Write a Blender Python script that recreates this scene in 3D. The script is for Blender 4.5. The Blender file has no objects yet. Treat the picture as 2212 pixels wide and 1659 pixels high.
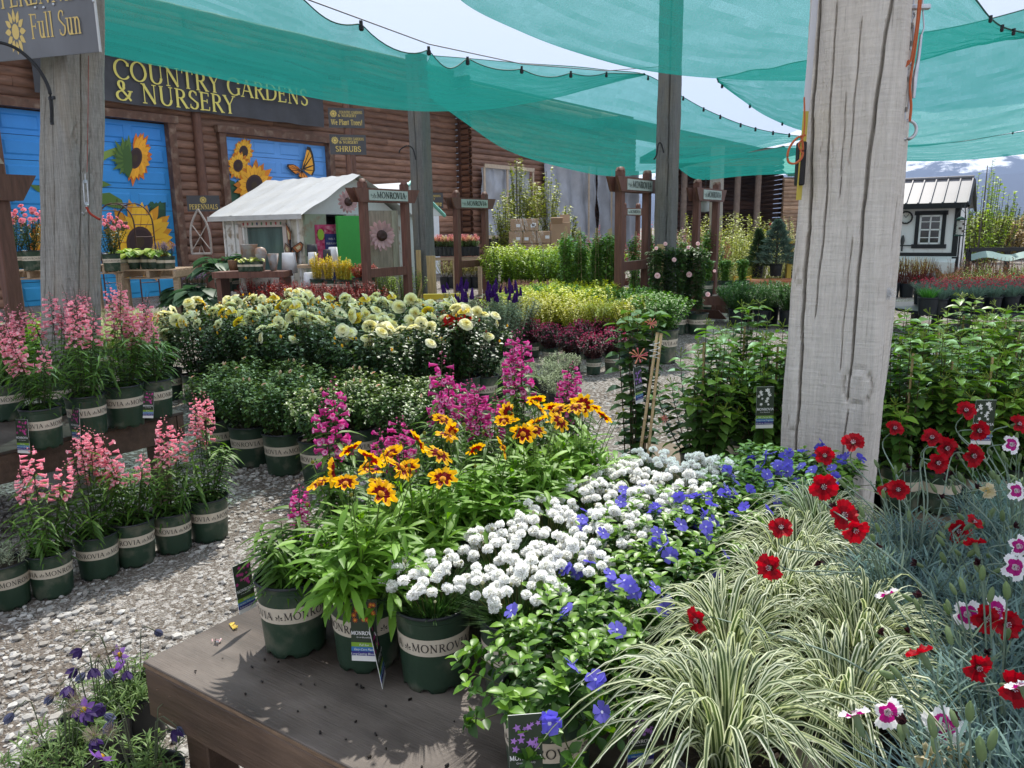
import bpy, math, random
import numpy as np
from mathutils import Vector, Matrix, Quaternion
RAD = math.radians
rng = np.random.default_rng(11)
random.seed(5)
SC = bpy.context.scene
COL = SC.collection
# ------------------------------------------------------------------ camera
PITCH, ROLL, FPX, CH = RAD(11.4), 0.015, 1662.0, 1.55
CF = np.array([0, math.cos(PITCH), -math.sin(PITCH)])
_U0 = np.array([0, math.sin(PITCH), math.cos(PITCH)]); _R0 = np.array([1., 0, 0])
CU = _U0*math.cos(ROLL) + _R0*math.sin(ROLL)
CR = _R0*math.cos(ROLL) - _U0*math.sin(ROLL)
cam = bpy.data.cameras.new('camera'); camo = bpy.data.objects.new('camera', cam); COL.objects.link(camo)
cam.sensor_width = 36; cam.lens = 36*FPX/2212.0; cam.clip_start = .02; cam.clip_end = 20000
camo.matrix_world = Matrix(((CR[0], CU[0], -CF[0], 0), (CR[1], CU[1], -CF[1], 0), (CR[2], CU[2], -CF[2], CH), (0, 0, 0, 1)))
SC.camera = camo
# ------------------------------------------------------------------ world, sun, exposure
SUN_EL, SUN_AZ = 54.0, 9.0            # azimuth measured from +Y towards +X
W = bpy.data.worlds.new('World'); SC.world = W; W.use_nodes = True
nt = W.node_tree; nt.nodes.clear()
o_ = nt.nodes.new('ShaderNodeOutputWorld'); bg = nt.nodes.new('ShaderNodeBackground'); sky = nt.nodes.new('ShaderNodeTexSky')
sky.sky_type = 'NISHITA'; sky.sun_disc = False; sky.sun_elevation = RAD(SUN_EL); sky.sun_rotation = RAD(SUN_AZ); sky.altitude = 1000
tc = nt.nodes.new('ShaderNodeTexCoord'); mp = nt.nodes.new('ShaderNodeMapping'); mp.inputs['Scale'].default_value = (1, 1, 3.2)
no = nt.nodes.new('ShaderNodeTexNoise'); no.inputs['Scale'].default_value = 1.7; no.inputs['Detail'].default_value = 7; no.inputs['Roughness'].default_value = .58
cr = nt.nodes.new('ShaderNodeValToRGB'); cr.color_ramp.elements[0].position = .22; cr.color_ramp.elements[0].color = (.55, .55, .55, 1); cr.color_ramp.elements[1].position = .5; cr.color_ramp.elements[1].color = (1, 1, 1, 1)
mx = nt.nodes.new('ShaderNodeMixRGB'); mx.inputs['Color2'].default_value = (5.6, 5.95, 6.6, 1)
nt.links.new(tc.outputs['Generated'], mp.inputs[0]); nt.links.new(mp.outputs[0], no.inputs[0]); nt.links.new(no.outputs[0], cr.inputs[0])
nt.links.new(cr.outputs[0], mx.inputs[0]); nt.links.new(sky.outputs[0], mx.inputs[1]); nt.links.new(mx.outputs[0], bg.inputs[0]); nt.links.new(bg.outputs[0], o_.inputs[0])
bg.inputs[1].default_value = .128
sl = bpy.data.lights.new('sun', 'SUN'); sl.energy = 5.0; sl.angle = RAD(.8); sl.color = (1, .955, .88)
so = bpy.data.objects.new('sun', sl); COL.objects.link(so)
_s = Vector((math.sin(RAD(SUN_AZ))*math.cos(RAD(SUN_EL)), math.cos(RAD(SUN_AZ))*math.cos(RAD(SUN_EL)), math.sin(RAD(SUN_EL))))
so.rotation_euler = _s.to_track_quat('Z', 'Y').to_euler()
SC.view_settings.view_transform = 'Standard'; SC.view_settings.look = 'None'; SC.view_settings.gamma = 1
SC.view_settings.exposure = 0.36
SC.cycles.max_bounces = 7; SC.cycles.diffuse_bounces = 3; SC.cycles.glossy_bounces = 2; SC.cycles.transmission_bounces = 4; SC.cycles.transparent_max_bounces = 10
SC.cycles.use_denoising = True

def ray(x, y): return CF + (x-1106)/FPX*CR - (y-829.5)/FPX*CU
def G(x, y, z=0.):                      # photo point -> world point at height z
    d = ray(x, y); return np.array([0, 0, CH]) + d*((z-CH)/d[2])
def D(x, y, Y):                         # photo point -> world point at distance Y
    d = ray(x, y); return np.array([0, 0, CH]) + d*(Y/d[1])
A = np.array
E1 = A([.555, .832, 0.]); E2 = A([.832, -.555, 0.])    # the yard's two axes
ROT = math.atan2(E2[1], E2[0])          # rotation that turns local X into E2, local Y into E1
def nrm(v): return v/np.maximum(np.linalg.norm(v, axis=-1, keepdims=True), 1e-9)

# ------------------------------------------------------------------ materials
MATS = {}
def new_mat(name):
    m = bpy.data.materials.new(name); m.use_nodes = True; m.node_tree.nodes.clear(); return m, m.node_tree
def ND(nt, t, **k):
    n = nt.nodes.new('ShaderNode'+t)
    for a, b in k.items():
        if a in n.inputs: n.inputs[a].default_value = b
        else: setattr(n, a, b)
    return n
def LK(nt, a, b): nt.links.new(a, b)
def mat(name, col=None, rough=.6, trans=0., nscale=0., namp=0., stretch=(1, 1, 1), bump=0., bscale=None, bstretch=None, metal=0., spec=.4, coat=0., tcol=None, world=False, detail=5, col2=None, c2scale=3., c2pos=(.45, .6), sheen=0.):
    """general procedural material; col None -> the mesh's own colour attribute"""
    if name in MATS: return MATS[name]
    m, t = new_mat(name); MATS[name] = m
    out = ND(t, 'OutputMaterial'); b = ND(t, 'BsdfPrincipled'); b.inputs['Roughness'].default_value = rough
    b.inputs['Metallic'].default_value = metal; b.inputs['Specular IOR Level'].default_value = spec; b.inputs['Coat Weight'].default_value = coat
    co = ND(t, 'TexCoord')
    if world: co = type('q', (), {'outputs': {'Object': ND(t, 'NewGeometry').outputs['Position']}})
    if col is None:
        c = ND(t, 'Attribute', attribute_name='Col').outputs['Color']
    else:
        r = ND(t, 'RGB'); r.outputs[0].default_value = (*col, 1); c = r.outputs[0]
    if col2 is not None:
        n = ND(t, 'TexNoise', Scale=c2scale, Detail=6.); LK(t, co.outputs['Object'], n.inputs['Vector'])
        r2 = ND(t, 'ValToRGB'); r2.color_ramp.elements[0].position, r2.color_ramp.elements[1].position = c2pos; LK(t, n.outputs[0], r2.inputs[0])
        x = ND(t, 'MixRGB'); x.inputs['Color2'].default_value = (*col2, 1); LK(t, r2.outputs[0], x.inputs[0]); LK(t, c, x.inputs[1]); c = x.outputs[0]
    if namp > 0:
        mpn = ND(t, 'Mapping'); mpn.inputs['Scale'].default_value = stretch; LK(t, co.outputs['Object'], mpn.inputs[0])
        n = ND(t, 'TexNoise', Scale=nscale, Detail=float(detail), Roughness=.62); LK(t, mpn.outputs[0], n.inputs['Vector'])
        mr = ND(t, 'MapRange'); mr.inputs[1].default_value = .25; mr.inputs[2].default_value = .75; mr.inputs[3].default_value = 1-namp; mr.inputs[4].default_value = 1+namp*.8; LK(t, n.outputs[0], mr.inputs[0])
        x = ND(t, 'VectorMath', operation='SCALE'); LK(t, c, x.inputs[0]); LK(t, mr.outputs[0], x.inputs['Scale']); c = x.outputs[0]
    LK(t, c, b.inputs['Base Color'])
    if bump > 0:
        mpn = ND(t, 'Mapping'); mpn.inputs['Scale'].default_value = bstretch or stretch; LK(t, co.outputs['Object'], mpn.inputs[0])
        n = ND(t, 'TexNoise', Scale=bscale or nscale, Detail=6., Roughness=.6); LK(t, mpn.outputs[0], n.inputs['Vector'])
        bp = ND(t, 'Bump', Strength=bump, Distance=.01); LK(t, n.outputs[0], bp.inputs['Height']); LK(t, bp.outputs[0], b.inputs['Normal'])
    s = b.outputs[0]
    if trans > 0:
        tr = ND(t, 'BsdfTranslucent')
        if tcol is None:
            h = ND(t, 'HueSaturation', Saturation=1.15, Value=1.5); LK(t, c, h.inputs['Color']); LK(t, h.outputs[0], tr.inputs[0])
        else: tr.inputs[0].default_value = (*tcol, 1)
        ms = ND(t, 'MixShader'); ms.inputs[0].default_value = trans; LK(t, s, ms.inputs[1]); LK(t, tr.outputs[0], ms.inputs[2]); s = ms.outputs[0]
    LK(t, s, out.inputs[0]); return m
LEAF = mat('leaf', None, .5, trans=.32, nscale=40, namp=.12, spec=.4)
GLOSSY = mat('glossy_leaf', None, .4, trans=.24, nscale=40, namp=.12, spec=.4)
MATTE_LEAF = mat('silver_leaf', None, .75, trans=.22, nscale=50, namp=.1, spec=.2)
PETAL = mat('petal', None, .6, trans=.35, nscale=60, namp=.07, spec=.2)
STEM = mat('stem', None, .6, nscale=60, namp=.15)
POT_G = mat('green_pot_plastic', (.026, .055, .032), .42, nscale=9, namp=.25, spec=.4, col2=(.17, .16, .12), c2scale=9., c2pos=(.5, .76), bump=.12, bscale=60, world=True)
POT_B = mat('black_pot_plastic', (.014, .017, .021), .38, nscale=9, namp=.25, col2=(.06, .06, .052), c2scale=7., c2pos=(.58, .8), world=True)
BAND = mat('paper_band', (.6, .53, .42), .6, nscale=14, namp=.15, col2=(.36, .31, .24), c2scale=7., c2pos=(.58, .8), world=True)
INK = mat('ink', (.035, .03, .028), .6, nscale=60, namp=.1)
SOIL = mat('potting_soil', (.045, .031, .022), .95, nscale=90, namp=.6, bump=1., bscale=120)
REDWOOD = mat('red_stained_wood', (.15, .066, .046), .6, nscale=3.5, namp=.45, stretch=(9, 9, 1), bump=.3, bscale=18, bstretch=(6, 6, .6))
COLORED = mat('painted', None, .6, nscale=12, namp=.06)
METAL_D = mat('dark_iron', (.02, .02, .022), .45, nscale=30, namp=.3, metal=.4)
STEEL = mat('galvanised_steel', (.55, .57, .6), .35, nscale=30, namp=.2, metal=.9)
ROPE = mat('orange_cord', (.52, .13, .05), .8, nscale=300, namp=.3)
# ------------------------------------------------------------------ mesh building
class MB:
    def __init__(s): s.V = []; s.ch = []; s.n = 0
    def add(s, V, F, col=(1, 1, 1), mi=0, smooth=False):
        V = np.asarray(V, float).reshape(-1, 3); F = np.asarray(F, np.int64)
        s.V.append(V); c = np.asarray(col, float)
        c = np.broadcast_to(c, (len(F), 3)) if c.ndim <= 1 else c.reshape(-1, 3)
        s.ch.append((F+s.n, c, mi, smooth)); s.n += len(V); return s
    def mesh(s, name, mats):
        me = bpy.data.meshes.new(name); V = np.concatenate(s.V) if s.V else np.zeros((0, 3))
        me.vertices.add(len(V)); me.vertices.foreach_set('co', V.astype(np.float32).ravel())
        li = np.concatenate([f.ravel() for f, *_ in s.ch]); tot = np.concatenate([np.full(len(f), f.shape[1]) for f, *_ in s.ch])
        st = np.concatenate([[0], np.cumsum(tot)[:-1]])
        me.loops.add(len(li)); me.loops.foreach_set('vertex_index', li.astype(np.int32))
        me.polygons.add(len(tot)); me.polygons.foreach_set('loop_start', st.astype(np.int32)); me.polygons.foreach_set('loop_total', tot.astype(np.int32))
        me.polygons.foreach_set('material_index', np.concatenate([np.full(len(f), mi) for f, c, mi, sm in s.ch]).astype(np.int32))
        me.polygons.foreach_set('use_smooth', np.concatenate([np.full(len(f), sm) for f, c, mi, sm in s.ch]).astype(bool))
        fc = np.concatenate([c for f, c, *_ in s.ch]); lc = np.repeat(fc, tot, axis=0)
        at = me.color_attributes.new('Col', 'FLOAT_COLOR', 'CORNER')
        at.data.foreach_set('color', np.concatenate([lc, np.ones((len(lc), 1))], 1).astype(np.float32).ravel())
        for m in (mats if isinstance(mats, (list, tuple)) else [mats]): me.materials.append(m)
        me.update(calc_edges=True); return me
    # shapes -------------------------------------------------------
    def box(s, c, sz, rot=None, col=(1, 1, 1), mi=0, bevel=0.):
        hx, hy, hz = [q/2 for q in sz]; b = min(bevel, hx*.9, hy*.9, hz*.9)
        if b <= 0:
            V = A([[x*hx, y*hy, z*hz] for x in (-1, 1) for y in (-1, 1) for z in (-1, 1)])
            F = [[0, 1, 3, 2], [4, 6, 7, 5], [0, 4, 5, 1], [2, 3, 7, 6], [0, 2, 6, 4], [1, 5, 7, 3]]
            if rot is not None: V = V@np.asarray(rot).T
            s.add(V+A(c), F, col, mi); return s
        V = []; idx = {}
        for x in (-1, 1):
            for y in (-1, 1):
                for z in (-1, 1):
                    for a in range(3):
                        p = [x*(hx-(b if a != 0 else 0)), y*(hy-(b if a != 1 else 0)), z*(hz-(b if a != 2 else 0))]
                        idx[(x, y, z, a)] = len(V); V.append(p)
        F4 = []; F3 = []
        for a in range(3):
            o = [q for q in range(3) if q != a]
            for sg in (-1, 1):
                def k(u, v):
                    t = [0, 0, 0]; t[a] = sg; t[o[0]] = u; t[o[1]] = v; return idx[(*t, a)]
                F4.append([k(-1, -1), k(1, -1), k(1, 1), k(-1, 1)])
        for a in range(3):
            o = [q for q in range(3) if q != a]
            for u in (-1, 1):
                for v in (-1, 1):
                    def k(w, ax):
                        t = [0, 0, 0]; t[a] = w; t[o[0]] = u; t[o[1]] = v; return idx[(*t, ax)]
                    F4.append([k(-1, o[0]), k(1, o[0]), k(1, o[1]), k(-1, o[1])])
        for x in (-1, 1):
            for y in (-1, 1):
                for z in (-1, 1): F3.append([idx[(x, y, z, 0)], idx[(x, y, z, 1)], idx[(x, y, z, 2)]])
        V = A(V)
        if rot is not None: V = V@np.asarray(rot).T
        s.add(V+A(c), F4, col, mi); s.V.append(np.zeros((0, 3)))
        s.ch.append((A(F3)+s.n-24, np.broadcast_to(A(col, float) if False else np.asarray(col, float), (8, 3)), mi, False)); return s
    def ribbons(s, P, Wd, S, col, across=(-1, 1), lift=0., mi=0, smooth=True, Nn=None):
        P = np.asarray(P, float); N, K, _ = P.shape; Wd = np.broadcast_to(np.asarray(Wd, float), (N, K)); S = np.asarray(S, float)
        if S.ndim == 2: S = np.repeat(S[:, None], K, 1)
        a = A(across, float); M = len(a)
        V = P[:, :, None, :] + a[None, None, :, None]*Wd[:, :, None, None]*S[:, :, None, :]
        if lift:
            T = np.gradient(P, axis=1); n = nrm(np.cross(S, T))
            V = V + (lift*(a**2))[None, None, :, None]*Wd[:, :, None, None]*n[:, :, None, :]
        V = V.reshape(-1, 3); i = np.arange(N*K*M).reshape(N, K, M)
        F = np.stack([i[:, :-1, :-1], i[:, :-1, 1:], i[:, 1:, 1:], i[:, 1:, :-1]], -1).reshape(-1, 4)
        c = np.asarray(col, float)
        if c.ndim == 1: c = c[None, None, None]
        elif c.ndim == 2: c = c[:, None, None]
        elif c.ndim == 3: c = c[:, :, None]
        c = np.broadcast_to(c, (N, K-1, M-1, 3)).reshape(-1, 3)
        return s.add(V, F, c, mi, smooth)
    def tubes(s, P, Rd, col=(1, 1, 1), n=5, mi=0, smooth=True, caps=False):
        P = np.asarray(P, float)
        if P.ndim == 2: P = P[None]
        N, K, _ = P.shape; Rd = np.broadcast_to(np.asarray(Rd, float), (N, K))
        T = nrm(np.gradient(P, axis=1)); ref = np.where(np.abs(T[:, :1, 2:3]) > .8, A([1., 0, 0]), A([0., 0, 1.])); ref = np.repeat(ref, K, 1)
        X = nrm(np.cross(T, ref)); Y = np.cross(T, X); th = np.arange(n)/n*2*math.pi
        V = P[:, :, None]+Rd[:, :, None, None]*(np.cos(th)[None, None, :, None]*X[:, :, None]+np.sin(th)[None, None, :, None]*Y[:, :, None])
        i = np.arange(N*K*n).reshape(N, K, n); j = np.roll(i, -1, 2)
        F = np.stack([i[:, :-1], j[:, :-1], j[:, 1:], i[:, 1:]], -1).reshape(-1, 4)
        c = np.asarray(col, float)
        if c.ndim == 2: c = np.broadcast_to(c[:, None, None], (N, K-1, n, 3)).reshape(-1, 3)
        s.add(V, F, c, mi, smooth)
        if caps:
            b = s.n-N*K*n
            for q in range(N): s.ch.append((A([i[q, 0], i[q, -1]])+b, np.broadcast_to(A([1., 1, 1]) if c.ndim != 1 else c, (2, 3)), mi, False))
        return s
    def lathe(s, prof, n=24, col=(1, 1, 1), mi=0, smooth=True, c=(0, 0, 0), fn=None):
        pr = A(prof, float); K = len(pr); th = np.arange(n)/n*2*math.pi
        V = np.stack([pr[:, None, 0]*np.cos(th), pr[:, None, 0]*np.sin(th), np.repeat(pr[:, 1:2], n, 1)], -1)
        if fn is not None: V = fn(V, th)
        i = np.arange(K*n).reshape(K, n); j = np.roll(i, -1, 1)
        F = np.stack([i[:-1], j[:-1], j[1:], i[1:]], -1).reshape(-1, 4)
        return s.add(V.reshape(-1, 3)+A(c), F, col, mi, smooth)
    def poly(s, pts, col=(1, 1, 1), mi=0):
        p = A(pts, float); c = p.mean(0); n = len(p); V = np.vstack([p, c])
        return s.add(V, [[i, (i+1) % n, n] for i in range(n)], col, mi)
    def grid(s, P, col=(1, 1, 1), mi=0, smooth=True):
        P = np.asarray(P, float); h, w, _ = P.shape; i = np.arange(h*w).reshape(h, w)
        F = np.stack([i[:-1, :-1], i[:-1, 1:], i[1:, 1:], i[1:, :-1]], -1).reshape(-1, 4)
        return s.add(P, F, col, mi, smooth)
    def merge(s, o, M=None, off=(0, 0, 0), mi=0):
        V = np.concatenate(o.V)
        if M is not None: V = V@np.asarray(M).T
        s.V.append(V+A(off))
        for f, c, m_, sm in o.ch: s.ch.append((f+s.n, c, m_+mi, sm))
        s.n += o.n; return s
def Rz(a): c, s_ = math.cos(a), math.sin(a); return A([[c, -s_, 0], [s_, c, 0], [0, 0, 1.]])
def Rx(a): c, s_ = math.cos(a), math.sin(a); return A([[1., 0, 0], [0, c, -s_], [0, s_, c]])
def Ry(a): c, s_ = math.cos(a), math.sin(a); return A([[c, 0, s_], [0, 1., 0], [-s_, 0, c]])
def align(z, spin=0.):                 # rotation taking +Z to z
    q = Vector(z).to_track_quat('Z', 'Y').to_matrix(); return np.array(q)@Rz(spin)
def tag(o, label=None, cat=None, group=None, kind=None):
    if label: o['label'] = label
    if cat: o['category'] = cat
    if group: o['group'] = group
    if kind: o['kind'] = kind
    return o
def link(name, me, parent=None, loc=(0, 0, 0), rot=None, scale=1.):
    o = bpy.data.objects.new(name, me); COL.objects.link(o)
    M = Matrix.Translation(Vector([float(q) for q in loc]))
    if rot is not None: M = M @ Matrix([[float(v) for v in r] for r in np.asarray(rot)]).to_4x4()
    o.matrix_basis = M @ Matrix.Scale(float(scale), 4)
    if parent is not None: o.parent = parent
    return o
def empty(name, label, cat, loc=(0, 0, 0), rz=0., group=None, rot=None, scale=1.):
    o = link(name, None, None, loc, Rz(rz) if rot is None else rot, scale); o.empty_display_size = .1
    return tag(o, label, cat, group)
def struct(name, mb, mats): return tag(link(name, mb.mesh(name, mats)), kind='structure')
# a recipe is a list of (name, mesh, loc, rot, scale, [children])
def inst(rec, name, label, cat, loc, rz=0., scale=1., group=None, rot=None):
    e = empty(name, label, cat, loc, rz, group, rot, scale)
    def go(items, par):
        for it in items:
            o = link(it[0], it[1], par, it[2], it[3], it[4])
            if len(it) > 5 and it[5]: go(it[5], o)
            if len(it) > 6 and it[6]: o['label'] = it[6]
    go(rec, e); return e
def part(n, me, loc=(0, 0, 0), rot=None, sc=1., ch=None, lab=None): return (n, me, loc, rot, sc, ch, lab)
ORD = ['first', 'second', 'third', 'fourth', 'fifth', 'sixth', 'seventh', 'eighth', 'ninth', 'tenth', 'eleventh', 'twelfth', 'thirteenth', 'fourteenth', 'fifteenth', 'sixteenth']
# ------------------------------------------------------------------ serif lettering built from strokes
def arc(cx, cy, rx, ry, a0, a1, n=14):
    t = np.linspace(RAD(a0), RAD(a1), n); return [(cx+rx*math.cos(q), cy+ry*math.sin(q)) for q in t]
K_, T_, Q_ = 'k', 't', 'q'
GL = {
 'A': (.86, [(T_, [(.08, 0), (.42, 1)]), (K_, [(.42, 1), (.78, 0)]), (T_, [(.2, .34), (.64, .34)])], [(.08, 0), (.78, 0)]),
 'B': (.72, [(K_, [(.16, 0), (.16, 1)]), (Q_, [(.16, .98)]+arc(.36, .76, .22, .22, 90, -90)+[(.16, .54)]), (Q_, [(.16, .53)]+arc(.38, .27, .26, .26, 90, -90)+[(.16, .01)])], [(.12, 0), (.12, 1)]),
 'C': (.86, [(Q_, arc(.5, .5, .42, .5, 42, 318, 24)), (K_, [(.81, .86), (.81, .7)]), (T_, [(.82, .2), (.8, .12)])], []),
 'D': (.88, [(K_, [(.16, 0), (.16, 1)]), (Q_, [(.16, .98), (.36, .98)]+arc(.38, .5, .42, .48, 90, -90, 18)+[(.16, .02)])], [(.12, 0), (.12, 1)]),
 'E': (.7, [(K_, [(.16, 0), (.16, 1)]), (T_, [(.16, .98), (.6, .98)]), (T_, [(.16, .52), (.5, .52)]), (T_, [(.16, .02), (.62, .02)]), (T_, [(.6, .98), (.6, .82)]), (T_, [(.62, .02), (.64, .2)]), (T_, [(.5, .62), (.5, .42)])], [(.12, 0), (.12, 1)]),
 'F': (.66, [(K_, [(.16, 0), (.16, 1)]), (T_, [(.16, .98), (.6, .98)]), (T_, [(.16, .5), (.5, .5)]), (T_, [(.6, .98), (.6, .8)]), (T_, [(.5, .6), (.5, .4)])], [(.16, 0), (.12, 1)]),
 'G': (.92, [(Q_, arc(.5, .5, .42, .5, 42, 305, 24)), (K_, [(.8, .06), (.8, .42)]), (K_, [(.8, .86), (.8, .7)])], [(.8, .42)]),
 'H': (.94, [(K_, [(.18, 0), (.18, 1)]), (K_, [(.76, 0), (.76, 1)]), (T_, [(.18, .52), (.76, .52)])], [(.18, 0), (.18, 1), (.76, 0), (.76, 1)]),
 'I': (.4, [(K_, [(.2, 0), (.2, 1)])], [(.2, 0), (.2, 1)]),
 'L': (.66, [(K_, [(.18, 0), (.18, 1)]), (T_, [(.18, .02), (.6, .02)]), (T_, [(.6, .02), (.62, .22)])], [(.16, 0), (.18, 1)]),
 'M': (1.1, [(T_, [(.16, 0), (.18, 1)]), (K_, [(.18, 1), (.54, .06)]), (T_, [(.54, .06), (.9, 1)]), (K_, [(.9, 1), (.94, 0)])], [(.16, 0), (.16, 1), (.94, 0), (.92, 1)]),
 'N': (.96, [(T_, [(.18, 0), (.18, 1)]), (K_, [(.16, 1), (.78, .02)]), (T_, [(.78, 0), (.78, 1)])], [(.18, 0), (.14, 1), (.78, 1)]),
 'O': (.96, [(Q_, arc(.48, .5, .4, .5, 0, 360, 28))], []),
 'P': (.7, [(K_, [(.18, 0), (.18, 1)]), (Q_, [(.18, .98), (.36, .98)]+arc(.38, .74, .24, .24, 90, -90)+[(.18, .5)])], [(.18, 0), (.14, 1)]),
 'R': (.8, [(K_, [(.18, 0), (.18, 1)]), (Q_, [(.18, .98), (.36, .98)]+arc(.38, .75, .23, .23, 90, -90)+[(.18, .52)]), (K_, [(.38, .52), (.74, 0)])], [(.18, 0), (.14, 1), (.76, 0)]),
 'S': (.66, [(Q_, arc(.33, .75, .22, .25, 40, 200, 12)+[(.2, .6), (.46, .42)]+arc(.34, .26, .24, .26, 25, -140, 12)), (T_, [(.52, .95), (.52, .78)]), (T_, [(.12, .05), (.12, .24)])], []),
 'T': (.8, [(K_, [(.4, 0), (.4, 1)]), (T_, [(.08, .98), (.72, .98)]), (T_, [(.08, .98), (.07, .8)]), (T_, [(.72, .98), (.73, .8)])], [(.4, 0)]),
 'U': (.92, [(K_, [(.18, 1), (.18, .34)]), (Q_, arc(.47, .32, .29, .32, 180, 360, 14)), (T_, [(.76, .32), (.76, 1)])], [(.18, 1), (.76, 1)]),
 'V': (.84, [(K_, [(.08, 1), (.42, 0)]), (T_, [(.42, 0), (.76, 1)])], [(.08, 1), (.76, 1)]),
 'W': (1.2, [(K_, [(.08, 1), (.34, 0)]), (T_, [(.34, 0), (.6, .98)]), (K_, [(.6, .98), (.86, 0)]), (T_, [(.86, 0), (1.12, 1)])], [(.08, 1), (1.12, 1), (.6, 1)]),
 'Y': (.8, [(K_, [(.08, 1), (.4, .46)]), (T_, [(.4, .46), (.72, 1)]), (K_, [(.4, .48), (.4, 0)])], [(.08, 1), (.72, 1), (.4, 0)]),
 '&': (.98, [(Q_, [(.86, .5), (.72, .16)]+arc(.36, .24, .28, .24, -30, -270, 16)+[(.5, .62)]+arc(.36, .82, .15, .18, -30, 210, 12)+[(.3, .62), (.84, .02)]), (T_, [(.7, .5), (.96, .5)])], []),
 'u': (.62, [(K_, [(.14, .66), (.14, .2)]), (Q_, arc(.28, .2, .14, .2, 180, 350, 8)), (K_, [(.46, .66), (.46, 0)])], [(.1, .66), (.42, .66), (.5, 0)]),
 'l': (.32, [(K_, [(.16, 0), (.16, 1.02)])], [(.16, 0), (.12, 1.02)]),
 'n': (.62, [(K_, [(.14, 0), (.14, .66)]), (Q_, arc(.31, .46, .16, .2, 160, 0, 8)), (K_, [(.47, .48), (.47, 0)])], [(.14, 0), (.1, .66), (.47, 0)]),
 'e': (.54, [(T_, [(.08, .38), (.46, .38)]), (Q_, arc(.28, .33, .2, .33, 10, 320, 18))], []),
 'a': (.54, [(Q_, arc(.26, .5, .16, .17, 150, 0, 8)+[(.42, .1)]), (K_, [(.42, .5), (.42, 0)]), (Q_, arc(.25, .19, .17, .19, 60, 330, 12))], [(.46, 0)]),
 't': (.4, [(K_, [(.18, .86), (.18, .12)]), (T_, [(.04, .64), (.36, .64)]), (T_, [(.18, .04), (.34, .06)])], []),
 'o': (.58, [(Q_, arc(.29, .33, .22, .33, 0, 360, 18))], []),
 'r': (.44, [(K_, [(.14, 0), (.14, .66)]), (T_, [(.14, .5), (.28, .64), (.4, .6)])], [(.14, 0), (.1, .66)]),
 's': (.46, [(Q_, arc(.23, .5, .14, .15, 40, 200, 8)+[(.14, .4), (.32, .27)]+arc(.23, .16, .15, .16, 25, -140, 8))], []),
 '!': (.3, [(K_, [(.15, 1), (.15, .28)]), (K_, [(.15, .1), (.15, 0)])], []), ' ': (.36, [], []), '/': (.5, [(T_, [(.05, -.1), (.45, 1.05)])], []), '-': (.4, [(T_, [(.05, .35), (.35, .35)])], []),
}
def text_quads(txt, thick=.13, thin=.05, track=.06):
    """list of quads (4 xy points) for a line of text, cap height 1; returns quads, width"""
    out = []; x0 = 0.
    for ch in txt:
        adv, st, se = GL[ch]
        for kind, pts in st:
            p = A(pts, float)
            for i in range(len(p)-1):
                d = p[i+1]-p[i]; L = np.hypot(*d)
                if L < 1e-6: continue
                d /= L; w = thick if kind == 'k' else thin if kind == 't' else thin+(thick-thin)*abs(d[1])**1.5
                e = 0 if kind == 'q' and 0 < i < len(p)-2 else 0
                e = min(.012, L*.3); nx = A([-d[1], d[0]])*w/2; a_, b_ = p[i]-d*e, p[i+1]+d*e
                out.append(A([a_-nx, b_-nx, b_+nx, a_+nx])+A([x0, 0]))
        for (sx, sy) in se:
            h = thin*.42; w = .13; out.append(A([(sx-w, sy-h), (sx+w, sy-h), (sx+w, sy+h), (sx-w, sy+h)])+A([x0, 0]))
        x0 += adv+track
    return out, x0
def leaf_emblem():
    out = []
    for (cx, cy, a, L, w) in ((.5, .1, 90, .75, .22), (.5, .15, 150, .6, .2), (.5, .15, 30, .6, .2), (.45, .1, 185, .5, .16), (.55, .1, -5, .5, .16)):
        d = A([math.cos(RAD(a)), math.sin(RAD(a))]); n = A([-d[1], d[0]])
        out.append(A([A([cx, cy])+d*.12, A([cx, cy])+d*L*.55-n*w*.5, A([cx, cy])+d*L, A([cx, cy])+d*L*.55+n*w*.5]))
    out.append(A([(.46, -.1), (.54, -.1), (.52, .4), (.48, .4)])); return out, 1.15
def place_text(mb, quads, fmap, col, mi=0, scale=1., org=(0, 0)):
    """fmap(x, y, k) -> 3D point; k raises successive strokes a hair so faces never share a plane"""
    V = []; F = []
    for k, q in enumerate(quads):
        b = len(V)
        for (x, y) in q: V.append(fmap(org[0]+x*scale, org[1]+y*scale, k))
        F.append([b, b+1, b+2, b+3])
    mb.add(V, F, col, mi)
def flat_text(mb, txt, o, ux, uy, nn, size, col, mi=0, thick=.13, thin=.05, center=False, emblem=False, squeeze=1., lift=.002, eps=None):
    q, w = text_quads(txt, thick, thin)
    if emblem: qe, we = leaf_emblem(); q = qe+[a_+A([we, 0]) for a_ in q]; w += we
    x0 = -w*size*squeeze/2 if center else 0.
    eps = eps or size*.0008
    o, ux, uy, nn = A(o), A(ux), A(uy), A(nn)
    place_text(mb, q, lambda x, y, k: o+ux*(x0+x*size*squeeze)+uy*(y*size)+nn*(lift+k*eps), col, mi)
    return w*size*squeeze
_bf = {}
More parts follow.
